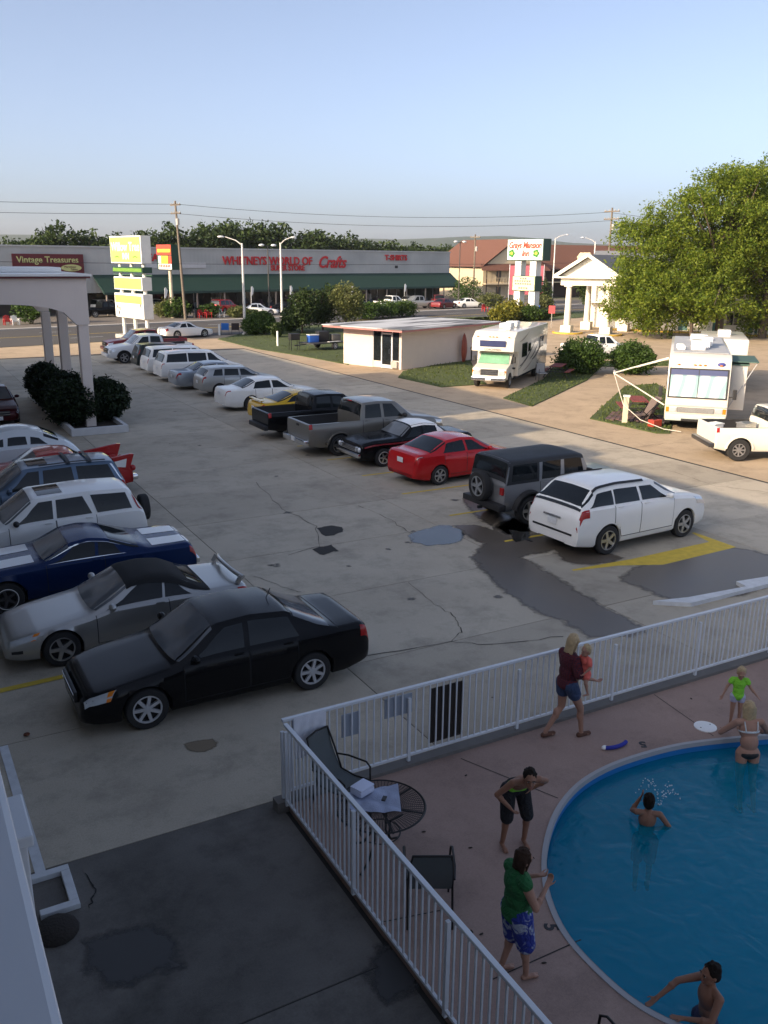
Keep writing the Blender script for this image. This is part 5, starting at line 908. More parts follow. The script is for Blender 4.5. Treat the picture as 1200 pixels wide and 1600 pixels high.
    lamp(383, 523, 8.2, -1, 'white curved-arm street lamp at the grass strip near the blue chair'); lamp(441, 506, 8.5, 1, 'white curved-arm street lamp in front of the store lettering', 1.4); lamp(862, 474, 10.4, 1, 'curved-arm street lamp between the green inn sign and the portico'); lamp(923, 482, 9.6, -1, 'curved-arm street lamp above the portico roof')
    for (px, py, h, lb) in ((421, 492, 8.3, 'thin post with two lamps in front of the store lettering'), (716, 480, 9.3, 'thin post with two lamps at the right end of the store')):
        q = P(px, py); r = thing('twin_lamp_post', lb, 'lamp post', (q.x, q.y, 0), RA); MB().lathe([(.09, -.05), (.06, h)], n=8).build('pole', pm('dark_pole', (.06, .055, .05), .6), r, 60); MB().b2((-.9, -.03, h), (.9, .03, h+.06)).build('arm', MATS['dark_pole'], r)
        for x in (-.9, .9): MB().ell((x, 0, h+.12), (.38, .25, .16)).build('lamp_head', WHITE, r, 50)
    far_cars()
    # tree line, hills
    proto = []
    for k in range(4):
        rg = random.Random(40+k); h = 9+k*.7; cb = [(rg.uniform(-1.6, 1.6), rg.uniform(-1.6, 1.6), h*rg.uniform(.45, .82), rg.uniform(2.0, 3.2), rg.uniform(2.0, 3.2), rg.uniform(1.6, 2.4)) for _ in range(7)]
        proto.append((h, cb))
    spots = []; rt = random.Random(77); hts = [(0, .95), (10, .95), (20, .97), (26, 1.0), (30, 1.16), (34, .97), (43, 1.0), (52, 1.05), (57, 1.24), (66, 1.27), (73, 1.24), (77, 1.18), (85, 1.12), (92, 1.03), (100, .95), (125, .93)]
    for k in range(36): s_ = 16+3.0*k+rt.uniform(-1, 1); spots.append((RS(s_, 45+rt.uniform(0, 5)), lerp(hts, s_)*rt.uniform(1.0, 1.2)))
    firsts = {}; anc = [(150, 'above the Vintage Treasures wall sign'), (255, 'behind the Willow Tree Inn sign'), (335, 'behind the tall utility pole'), (490, 'above the WHITNEYS WORLD OF lettering'), (590, 'above the Crafts lettering'), (2000, 'above the T-SHIRTS lettering')]; cnt = {}; ws = []
    spots.sort(key=lambda q: pxx(q[0]))
    for p_, _ in spots: a_ = next(t for x, t in anc if pxx(p_) < x); cnt[a_] = cnt.get(a_, 0)+1; ws.append(ORD[cnt[a_]-1]+' dark leafy tree '+a_+', beyond the store')
    for i, (p, k) in enumerate(spots):
        v = i % 4
        if v not in firsts: firsts[v] = tree('roadside_tree', ws[i], (p.x, p.y, 0), proto[v][0], proto[v][1], .28, L_DARK, 260, 12, .75, .30, 50+v, 'trees behind the store', 8); o = firsts[v]
        else: o = copy_tree(firsts[v], (p.x, p.y, 0), random.uniform(0, 6))
        o['label'] = ws[i]; o.scale = (k*random.uniform(.9, 1.15), k*random.uniform(.9, 1.15), k)
    WD = pm('woodland', (.030, .050, .018), .95, var=.4, scale=.05, bump=1, world=True, bscale=.4)
    def ridge(name, dist, a0, a1, hfun, n, thick):
        b = MB(); vs = []; rows = 6
        for i in range(n+1):
            az = a0+(a1-a0)*i/n; d = Vector((math.sin(az), math.cos(az), 0))
            for j in range(rows+1):
                t = j/rows; z = hfun(az)*math.sin(t*PI/2)**1.2; vs.append(d*(dist+thick*t)+Vector((0, 0, z-1*(1-t))))
        b.add(vs, [(i*(rows+1)+j, (i+1)*(rows+1)+j, (i+1)*(rows+1)+j+1, i*(rows+1)+j+1) for i in range(n) for j in range(rows)]); return struct(b.build(name, WD, None, 70))
    rn = np.random.default_rng(5); ph = rn.uniform(0, 6, 24)
    hn = lambda az, s: sum(math.sin(az*f*s+ph[k])*a for k, (f, a) in enumerate(((5, 1), (11, .6), (23, .35), (47, .2), (101, .10), (211, .06), (420, .04))))
    ridge('hills', 2600, -.6, 1.9, lambda a: 62+6*hn(a, 1.4)+22*math.exp(-((a-.63)/.06)**2)+12*math.exp(-((a-.10)/.08)**2)+8*math.exp(-((a-.45)/.07)**2), 260, 700); ridge('far_hills', 4200, -.7, 2.0, lambda a: 88+10*hn(a+1, .8), 200, 900)
    ridge('near_woods', 420, -.5, 1.9, lambda a: 9+1.6*hn(a+2, 3), 900, 60)
def far_cars():
    GP = 'vehicles parked along the store front'
    sd = sedan(4.7, 1.8, 1.45, .95, 2.7, .33, 1.4, 2.15, 3.3, 4.1); su = suv(4.7, 1.85, 1.75, .9, 2.7, .36, 1.25, 2.0); pk = pickup(5.5, 1.95, 1.85, 1.0, 3.4, .39, 1.42, 2.1, 3.5)
    RD_ = MATS['bright_red_paint']; SL = MATS['silver_paint']; BK = MATS['black_car_paint']; GY = paint('grey_paint', (.14, .14, .15), .4); DRD = MATS['dark_red_paint']
    L_ = [(165, 495, pk, BK, 'black pickup in front of the store beside the Willow Tree sign', 'pickup', 0), (168, 489, su, WHITE, 'white SUV behind the black pickup at the store', 'suv', .3), (240, 488, su, MATS['cream_white_paint'], 'cream van half hidden by the shrubs near the shop sign', 'van', 1.3), (352, 489, su, RD_, 'red SUV parked at the craft store', 'suv', .4), (405, 492, sd, WHITE, 'white sedan parked at the craft store facing the road', 'car', -.5), (450, 489, sd, BK, 'dark sedan between the lamp posts at the store', 'car', -.6), (475, 487, su, MATS['cream_white_paint'], 'cream camper van behind the small trees at the store', 'van', .2),
        (612, 482, pk, WHITE, 'white pickup left of the other pickups at the store front', 'pickup', 0), (640, 477, sd, SL, 'pale sedan between two pickups at the store front', 'car', .4), (652, 482, pk, SL, 'silver pickup with dark bed at the store front', 'pickup', PI-.3), (684, 478, su, DRD, 'maroon and white wagon at the right end of the store', 'suv', .9), (694, 482, sd, DRD, 'dark red sedan at the right end of the store', 'car', .2), (733, 481, sd, WHITE, 'white and black sedan below the twin lamp post', 'car', -.3), (560, 484, sd, GY, 'grey sedan behind the hedge at the store', 'car', .3)]
    for px, py, sp, pt, lb, cat, a in L_:
        q = P(px, py); c = Car({'pickup': 'pickup_truck'}.get(cat, cat), lb, cat, (q.x, q.y, .006), RA+a, dict(sp), pt, GP)
        if sp is sd: c.windows([((1.7, 2.5), (2.3, 2.52)), ((2.6, 3.45), (2.62, 3.3))], (1.45, 2.1, .1), (4.0, 3.35))
        elif sp is su: c.windows([((1.5, 2.4), (2.12, 2.42)), ((2.5, 3.3), (2.52, 3.28)), ((3.4, 4.3), (3.38, 4.18))], (1.3, 1.95, .08), (4.58, 4.38))
        else: c.windows([((1.8, 2.6), (2.3, 2.62)), ((2.72, 3.3), (2.74, 3.26))], (1.48, 2.06, .06)); c.across('rear_window', 3.48, 3.39, 10.4, 10.3, GLASS, .012, 8, 4)
        c.lights()
    q = P(298, 528); c = Car('sedan', 'white coupe driving on the road left of the grass strip', 'car', (q.x-.2, q.y+.8, .004), RA, sedan(4.8, 1.8, 1.40, .95, 2.75, .34, 1.45, 2.2, 3.1, 4.05), WHITE); c.windows([((1.75, 2.6), (2.38, 2.62)), ((2.7, 3.4), (2.72, 3.15))], (1.5, 2.15, .1), (3.95, 3.2)); c.lights(); c.plate(.7)
    # roadside chairs and small things
    def adirondack(px, py, col, label, rz=0):
        q = P(px, py); r = thing('garden_chair', label, 'chair', (q.x, q.y, .02), RA+rz, 'coloured garden chairs by the road'); mt = pm('chair_'+col[0], col[1], .6)
        for k in range(5): MB().b2((-.3+.125*k, .2, .3), (-.2+.125*k, .24, 1.0-.04*abs(k-2))).build('back_slat', mt, r)
        MB().box((0, -.05, .35), (.6, .5, .04), 0, 0, Matrix.Rotation(-.15, 3, 'X')).build('seat', mt, r)
        for s in (-1, 1): MB().b2((s*.33-.04, -.35, 0), (s*.33+.04, -.27, .58)).build('leg', mt, r); MB().b2((s*.36-.06, -.38, .581), (s*.36+.06, .22, .62)).build('armrest', mt, r); MB().b2((s*.33-.04, .12, 0), (s*.33+.04, .2, .5)).build('leg', mt, r)
    R_, W2, B_ = ('red', (.45, .03, .03)), ('white', (.75, .75, .72)), ('blue', (.02, .10, .45))
    for px, py, col, lb in ((314, 497, R_, 'red garden chair left of the white one across the road'), (325, 497, R_, 'red garden chair right beside the white one across the road'), (345, 496, W2, 'white garden chair across the road'), (368, 495, B_, 'blue garden chair across the road'), (757, 487, R_, 'red garden chair left of the pink banner by the road'), (785, 486, R_, 'red garden chair below the pink banner'), (797, 486, R_, 'red garden chair next to the green inn sign'), (838, 484, B_, 'blue garden chair right of the inn sign'), (862, 482, B_, 'blue garden chair below the curved lamp'), (12, 508, R_, 'red garden chair at the far left by the road'), (24, 508, W2, 'white garden chair seen through the pink arch')): adirondack(px, py, col, lb)
    q = P(305, 497); o = MB().lathe([(.25, 0), (.28, .9), (.2, 1.0), (.001, 1.05)], n=12).build('litter_bin', BLACK, None, 60, 0, (q.x, q.y, .02)); tag(o, 'black litter bin by the utility pole', 'bin')
    def camp(px, py, col, lb):
        q = P(px, py); r = thing('folding_chair', lb, 'chair', (q.x, q.y, .03), RA+2.6, 'folding chairs on the grass strip'); mt = pm('canvas_'+col[0], col[1], .8); MB().b2((-.35, -.3, .42), (.35, .3, .46)).build('seat', mt, r); MB().b2((-.35, .26, .47), (.35, .31, 1.05)).build('backrest', mt, r)
        for s in (-1, 1):
            for e in (-1, 1): MB().bar((s*.35, e*.3, 0), (s*.33, e*.26, .7 if e < 0 else .9), .03, .03).build('leg', BLACK, r)
    camp(352, 523, ('blue', (.02, .14, .50)), 'bright blue folding chair at the end of the grass strip'); camp(368, 523, ('dark', (.03, .02, .02)), 'dark folding chair beside the bright blue one')
    for px, py, h, lb in ((343, 524, .95, 'short white post left of the blue folding chair'), (434, 541, 1.2, 'short white post on the grass near the shrubs')): q = P(px, py); o = MB().lathe([(.09, 0), (.09, h), (.001, h+.03)], n=10).build('marker_post', WHITE, None, 60, 0, (q.x, q.y, 0)); tag(o, lb, 'post')
    for px, py, rx, rz, mt, lb in ((262, 496, 2.0, 1.9, L_PALE, 'tall ornamental grass clump below the shop sign'), (278, 497, 1.9, 2.1, L_BUSH, 'green shrub beside the utility pole across the road'), (328, 496, 1.5, 1.4, L_BUSH, 'clipped shrub behind the red garden chairs'), (372, 496, 1.5, 1.2, L_PALE, 'pale shrub behind the blue garden chair'), (50, 506, 2.2, 3.2, L_BUSH, 'tall green shrub seen through the pink arch'), (395, 497, .9, .9, L_DARK, 'low dark shrub by the white sedan'),
        (728, 474, 3.0, 4.0, L_BUSH, 'large round shrub in front of the cream motel'), (764, 481, 2.6, 2.0, L_PALE, 'pale ornamental grass left of the pink banner'), (845, 474, 2.2, 3.4, L_DARK, 'dark shrub below the motel balcony'), (848, 483, 2.0, 1.8, L_PALE, 'pale grass clump below the curved lamp')): q = P(px, py); bush(lb, (q.x, q.y, .02), rx, rx*.8, rz, mt, int(px), .16, 160, 12)
# ------------------------------------------------------------------ camp ground, shed, motorhomes, portico
def campground():
    # grass strip by the road with shrubs
    strip = [P(*q) for q in ((340, 530), (380, 521), (470, 510), (560, 503), (700, 497), (790, 494), (900, 489), (780, 512), (640, 540), (560, 545), (545, 570), (470, 556), (400, 545))]
    lawn('grass_strip', [(p.x, p.y) for p in strip], .03, 5000)
    lawn('shed_lawn', [(p.x, p.y) for p in [P(*q) for q in ((630, 580), (735, 560), (742, 585), (760, 600), (690, 605), (622, 590))]], .03, 1500)
    lawn('camp_lawn', [(27.9, 37.4), (27.6, 34.6), (36.8, 41.0), (42.5, 46.0), (48, 44.2), (49.5, 46.6), (43.2, 49.4), (38.5, 46.5), (34.8, 42.6)], .03, 4500, 4)
    lawn('motorhome_lawn', [(27.8, 30.6), (27.9, 26.6), (28.4, 26.3), (29.5, 27.3), (37.0, 34.2), (39.5, 38.0), (37.0, 38.0)], .03, 3000, 5)
    lawn('roadside_lawn', [(p.x, p.y) for p in [P(*q) for q in ((700, 500), (800, 492), (960, 484), (1000, 488), (900, 497), (780, 505))]], .03, 1500)
    # brick pad by the motorhome
    pad = struct(sheet('paver_pad', [P(*q) for q in ((953, 657), (975, 642), (1040, 652), (1042, 664), (1000, 662))], .045, JOINT)); BR = [pm('paver_%d' % k, c, .85, var=.25, scale=12) for k, c in enumerate(((.12, .07, .075), (.15, .09, .085), (.09, .06, .07)))]
    bms = [MB().box((0, 0, 0), (.40, .19, .05)).mesh('brick', m_, None, .008) for m_ in BR]; o0 = P(998, 654)
    for i in range(-3, 4):
        for j in range(-7, 8):
            u, v = i*.42+(.21 if j % 2 else 0), j*.21
            if abs(v) < 1.35 and abs(u) < 1.1+.12*v: link('brick', random.choice(bms), pad, (o0.x+u*.78-v*.62, o0.y+u*.62+v*.78, .055+random.uniform(-.006, .006)), (0, 0, .67+random.uniform(-.03, .03)))
    shed(); rv_c(); rv_a(); portico_right()
    for px, py, rx, ry, rz, mt, lb in ((907, 583, 1.75, 1.75, 2.0, L_BUSH, 'dark round bush in front of the extended-cab pickup'), (987, 584, 1.6, 1.5, 1.85, L_FLOW if 0 else L_BUSH, 'bright green bush between the two motorhomes')): q = P(px, py); bush(lb, (q.x, q.y, .02), rx, ry, rz, mt, int(px), .085, 700, 16)
    for k, (x, y, rx, rz) in enumerate(((6.55, 46.3, 1.0, 1.7), (6.5, 43.4, 1.0, 1.6), (6.75, 40.9, 1.1, 1.8), (6.55, 38.7, 1.2, 1.75), (7.95, 39.4, 1.15, 1.7))): bush(['dark clipped shrub at the far end of the planter', 'dark clipped shrub behind the middle planter column', 'tall dark shrub in the middle of the planter', 'wide dark clipped shrub left of the front planter column', 'wide dark clipped shrub right of the front planter column'][k], (x, y, .12), rx*(1 if k != 4 else 1), rx, rz, L_YEW, 70+k, .075, 900, 18, 'clipped shrubs in the planter')
    for px, py, rx, rz, mt, lb in ((398, 523, 1.4, 1.8, L_BUSH, 'clipped hedge shrub right of the first street lamp'), (414, 523, 1.2, 2.0, L_BUSH, 'taller clipped shrub in the hedge by the street lamp'), (455, 518, 1.2, 1.8, L_BUSH, 'round shrub left of the small trees on the grass strip'), (570, 499, 2.2, 2.0, L_BUSH, 'leafy hedge shrub behind the shed roof at left'), (600, 497, 2.4, 1.9, L_BUSH, 'leafy hedge shrub behind the middle of the shed roof'), (630, 495, 2.2, 1.8, L_BUSH, 'leafy hedge shrub at the right behind the shed roof'), (433, 527, .6, 1.2, L_DARK, 'small dark shrub by the white marker post')): q = P(px, py); bush(lb, (q.x, q.y, .02), rx, rx*.9, rz, mt, int(px)+1, .11, 300, 14)
    for px, py, h, s_, mt, lb in ((472, 521, 4.2, .85, L_DARK, 'small dark green tree at the left of the grass strip cluster'), (505, 517, 4.4, .9, L_DARK, 'small dark green tree in the middle of the grass strip cluster')): q = P(px, py); tree('small_tree', lb, (q.x, q.y, 0), h, [(0, 0, h*.55, 1.6*s_, 1.6*s_, 1.7), (.7, .3, h*.75, 1.1, 1.1, 1.2), (-.8, -.2, h*.42, 1.2, 1.2, 1.0), (.2, .5, h*.35, 1.4, 1.2, .9)], .1, L_DARK if 0 else mt, 300, 14, .4, .14, int(px), None, 10)
    q = P(541, 518); tree('weeping_tree', 'pale weeping tree beside the shed roof', (q.x, q.y, 0), 4.6, [(0, 0, 3.4, 1.7, 1.7, 1.3), (.5, .2, 2.4, 1.4, 1.4, 1.2)], .1, L_PALE, 300, 14, .35, .13, 5, None, 10, 1.6)
    q = P(790, 505); 
    for k, (px, py, rx, rz, lb) in enumerate(((784, 503, 1.9, 1.8, 'yellow-green flowering shrub left of the inn sign columns'), (800, 500, 2.0, 2.2, 'tall yellow-green shrub before the inn sign columns'), (828, 501, 1.6, 1.6, 'green shrub right of the inn sign columns'), (845, 500, 1.4, 1.2, 'low shrub at the right end of the sign bed'))): q = P(px, py); bush(lb, (q.x, q.y, .02), rx, rx, rz, L_FLOW if k < 2 else L_BUSH, 90+k, .14, 260, 12)
    q = P(928, 505); tree('island_tree', 'small dark tree seen between the portico columns', (q.x, q.y, 0), 5.6, [(0, 0, 3.6, 1.9, 1.9, 1.8), (.9, -.4, 3.0, 1.3, 1.3, 1.2), (-.8, .4, 4.2, 1.3, 1.3, 1.2)], .12, L_DARK, 300, 14, .45, .14, 8, None, 10)
    # the big trees at the right
    G = 'large trees behind the big motorhome'
    q = P(1122, 530); tree('shade_tree', 'large sunlit shade tree with a leaning dark trunk behind the motorhome', (q.x, q.y, 0), 14.5, [(-4.5, 2.5, 11.0, 2.4, 2.4, 1.8), (-2.5, 1.3, 12.6, 2.6, 2.6, 1.7), (1.0, -.4, 14.0, 2.8, 2.8, 1.6), (-6.8, 3.8, 9.4, 1.8, 1.8, 1.4), (-7.2, 4.0, 6.8, 2.2, 2.2, 2.2), (-6.6, 3.6, 8.4, 2.0, 2.0, 1.6), (-6.8, 3.8, 4.2, 2.2, 2.2, 1.8), (-4.5, 2.4, 2.7, 2.6, 2.4, 1.4), (-7.0, 3.9, 2.4, 1.6, 1.6, 1.0), (-4.9, 2.6, 5.0, 2.8, 2.6, 2.2), (-1.2, .2, 2.8, 2.2, 2.2, 1.0), (-2.0, .4, 4.0, 3.0, 3.0, 1.6), (0, 0, 9.0, 4.6, 4.6, 4.2), (-3.6, 1.6, 7.2, 3.4, 3.2, 3.2), (-5.8, 3.0, 5.6, 2.6, 2.6, 2.4), (-2.2, -1.0, 5.2, 3.4, 3.2, 2.2), (2.6, -1.2, 11.0, 3.6, 3.6, 3.2), (.8, .2, 13.2, 2.4, 2.4, 1.8), (3.4, -1.8, 8.0, 3.2, 3.2, 3.0), (-4.6, 2.5, 9.2, 2.2, 2.2, 1.6), (-3.8, 1.5, 3.4, 2.4, 2.4, 1.4)], .36, L_BIG, 3200, 26, .50, .125, 21, G, 34, .9, .2, 120)
    q = P(1171, 528); tree('shade_tree', 'large sunlit shade tree at the right edge of the picture', (q.x+1, q.y-.6, 0), 16.0, [(-2.5, 1.2, 11.5, 3.4, 3.4, 3.2), (.5, -.5, 3.0, 3.2, 3.2, 1.6), (4.0, -2.4, 4.6, 3.4, 3.4, 2.4), (-2.6, 1.4, 8.4, 3.0, 3.0, 2.6), (0, 0, 10.5, 4.8, 4.8, 4.6), (2.5, -2.0, 8.0, 4.0, 4.0, 3.4), (-1.5, .6, 14.2, 2.8, 2.8, 2.0), (3.0, -2.4, 13.0, 3.4, 3.4, 2.6), (-2.4, 1.0, 6.4, 2.6, 2.6, 1.8), (1.5, -1.5, 4.6, 3.0, 3.0, 1.6)], .36, L_BIG, 2900, 26, .50, .125, 22, G, 32, .9, .2, 100)
    q = P(1079, 532); tree('shade_tree', 'smaller shade tree on a thin trunk left of the motorhome roof', (q.x, q.y, 0), 8.5, [(0, 0, 5.6, 2.8, 2.8, 2.2), (-1.8, 1.0, 4.2, 2.2, 2.2, 1.6), (-3.4, 1.8, 5.6, 2.2, 2.2, 1.8), (.5, .4, 7.4, 2.2, 2.2, 1.6)], .17, L_BIG, 800, 22, .5, .11, 23, G, 16, .9, .2, 25)
    # trailer with gear beside the shed
    TB = pm('trailer_steel', (.05, .05, .05), .6); q = P(505, 546); t = thing('utility_trailer', 'flat dark utility trailer loaded with gear left of the shed', 'trailer', (q.x, q.y, .03), .3); MB().b2((-1.8, -.9, .5), (1.8, .9, .58)).build('deck', TB, t); MB().bar((-1.8, 0, .5), (-3.0, 0, .45), .1, .08).build('tongue', TB, t)
    for s in (-1, 1): tm, rm = wheel_meshes(.3, .18, 'five', STEELRIM); w_ = link('wheel', tm, t, (.3, s*1.02, .3), (0, 0, 0 if s > 0 else PI)); link('rim', rm, w_); MB().b2((-.3, s*.95-.14, .62), (.9, s*.95+.14, .66)).build('mudguard', WHITE, t, None, .02)
    for dx, dy, sz, mt, lb, cat in ((-.9, .2, (.8, .6, .55), pm('cooler_blue', (.02, .10, .42), .5), 'blue cooler box on the trailer', 'cooler'), (.2, .3, (.9, .7, .75), BLACK, 'black box on the middle of the trailer', 'box'), (1.1, -.2, (.7, .7, .5), pm('grill_grey', (.08, .08, .08), .5), 'grey lidded grill on the trailer', 'grill')):
        c_ = Matrix.Rotation(.3, 3, 'Z') @ Vector((dx, dy, 0)); o = MB().box((0, 0, sz[2]/2), sz).build('trailer_load', mt, None, 40, .05, (q.x+c_.x, q.y+c_.y, .612)); tag(o, lb, cat); MB().box((0, 0, sz[2]+.02), (sz[0]*1.03, sz[1]*1.03, .05)).build('lid', WHITE if 'blue' in lb else mt, o, None, .01)
    q = P(460, 548); o = thing('barbecue_stand', 'tall dark camp stove on legs at the trailer tongue', 'stove', (q.x, q.y, .03)); MB().b2((-.4, -.25, .8), (.4, .25, 1.3)).build('body', BLACK, o, None, .05)
    for s in (-1, 1):
        for e in (-1, 1): MB().bar((s*.36, e*.22, 0), (s*.32, e*.2, .8), .04, .04).build('leg', BLACK, o)
def shed():
    WL = pm('shed_wall', (.66, .58, .52), .9, var=.06, scale=1.5, bump=.2, bscale=30); PF = pm('pink_fascia', (.46, .20, .19), .7); 
    m, t, bs = nodes('shed_roof'); N = t.nodes; Lk = t.links; tc = N.new('ShaderNodeTexCoord'); n = N.new('ShaderNodeTexNoise'); n.inputs['Scale'].default_value = .5; n.inputs['Detail'].default_value = 5; mp = N.new('ShaderNodeMapping'); mp.inputs['Scale'].default_value = (.35, 2.2, 1); Lk.new(tc.outputs['Object'], mp.inputs[0]); Lk.new(mp.outputs[0], n.inputs['Vector']); r = ramp(N, [(.40, (.14, .14, .14)), (.50, (.52, .53, .54)), (.8, (.60, .61, .62))]); Lk.new(n.outputs['Fac'], r.inputs[0]); Lk.new(r.outputs[0], bs.inputs['Base Color']); bs.inputs['Roughness'].default_value = .6
    a = rad(21); s = thing('flat_roof_shed', 'small cream building with flat white roof and glass entrance', 'shed', (29.16, 50.25, 0), a); Lx, Ly, Hh = 9.2, 5.1, 2.5
    # local: x along the long wall, y along the short lit wall, corner at the origin; the entrance is recessed at this corner
    b = MB(); b.b2((0, 2.45, 0), (.2, Ly, Hh)); b.b2((0, 0, 0), (Lx, .2, Hh)); b.b2((Lx-.2, .201, 0), (Lx, Ly, Hh)); b.b2((.201, Ly-.2, 0), (Lx-.201, Ly, Hh)); b.build('wall', WL, s); MB().b2((.2, .2, -.02), (Lx-.2, Ly-.2, .05)).build('floor', KERB, s)
    for (y0, y1, z0) in ((1.75, 2.44, .45), (.21, .80, .55)): f = MB().b2((.04, y0, z0), (.08, y1, Hh)).build('window', GLASS, s); MB().b2((.03, y0, .02), (.12, y1, z0-.001)).build('panel_below_window', WL, s); MB().b2((.0, y1-.04, z0), (.039, y1, Hh)).build('frame', WHITEM, f)
    d = MB().b2((.05, .86, .02), (.09, 1.69, 2.2)).build('glass_door', GLASS, s)
    for y in (.84, 1.71): MB().b2((.0, y-.05, 0), (.10, y+.03, 2.28)).build('door_frame', WHITEM, d)
    MB().b2((.0, .82, 2.2), (.10, 1.74, 2.30)).build('door_frame', WHITEM, d); MB().b2((.02, .88, .02), (.10, 1.66, .24)).build('kick_plate', WHITEM, d); MB().b2((-.02, 1.0, .98), (.05, 1.04, 1.3)).build('handle', CHROME, d); MB().b2((.05, .81, 2.3), (.09, 1.749, Hh)).build('transom', GLASS, s); MB().b2((-.16, .26, .08), (.03, .78, .50)).build('air_conditioner', KERB, s, None, .02)
    b = MB(); b.b2((-1.1, -.9, Hh), (Lx+1.0, Ly+.9, Hh+.12)); b.build('fascia', PF, s); MB().b2((-1.15, -.95, Hh+.121), (Lx+1.05, Ly+.95, Hh+.18)).build('roof', m, s)
    q = Matrix.Rotation(a, 3, 'Z') @ Vector((6.6, -.30, 0)); o = thing('red_canoe', 'red canoe standing upright against the shed wall', 'canoe', (29.16+q.x, 50.25+q.y, .03), a); b = MB(); n = 14; vs = []
    for k in range(n+1):
        t_ = k/n; z = 2.0*t_; wv = .30*math.sin(PI*min(1, .08+t_*.92))**.6
        for j in range(7): an = PI*j/6; vs.append((wv*math.cos(an), -.22*math.sin(an)*wv/.3, z))
    b.add(vs, [(k*7+j, k*7+j+1, k*7+8+j, k*7+7+j) for k in range(n) for j in range(6)]); b.build('hull', pm('canoe_red', (.24, .05, .03), .5), o, 60); MB().b2((-.22, .0, .98), (.22, .04, 1.03)).build('thwart', BARK, o)
    q = Matrix.Rotation(a, 3, 'Z') @ Vector((7.5, -.35, 0)); o = MB().lathe([(.05, 0), (.05, .8), (.08, .82), (.08, .95), (.001, 1)], n=10).build('hydrant_post', BARK, None, 60, 0, (29.16+q.x, 50.25+q.y, .03)); tag(o, 'short dark post beside the red canoe', 'post')
def picnic(loc, rz, label):
    RDW = pm('red_wood', (.20, .045, .04), .7, var=.3, scale=5); FR = pm('black_frame', (.02, .02, .02), .6); t = thing('picnic_table', label, 'picnic table', loc, rz, 'red picnic tables')
    for k in range(5): MB().b2((-.9, -.36+.15*k, .72), (.9, -.23+.15*k, .76)).build('top_plank', RDW, t)
    for s in (-1, 1):
        for k in range(2): MB().b2((-.9, s*.72-.14+.15*k, .42), (.9, s*.72-.01+.15*k, .46)).build('bench_plank', RDW, t)
        MB().tube([(s*.65, -.75, .02), (s*.65, -.3, .70), (s*.65, .3, .70), (s*.65, .75, .02)], .03, 6).build('leg_frame', FR, t, 60); MB().tube([(s*.65, -.85, .40), (s*.65, .85, .40)], .03, 6).build('bench_bar', FR, t, 60)
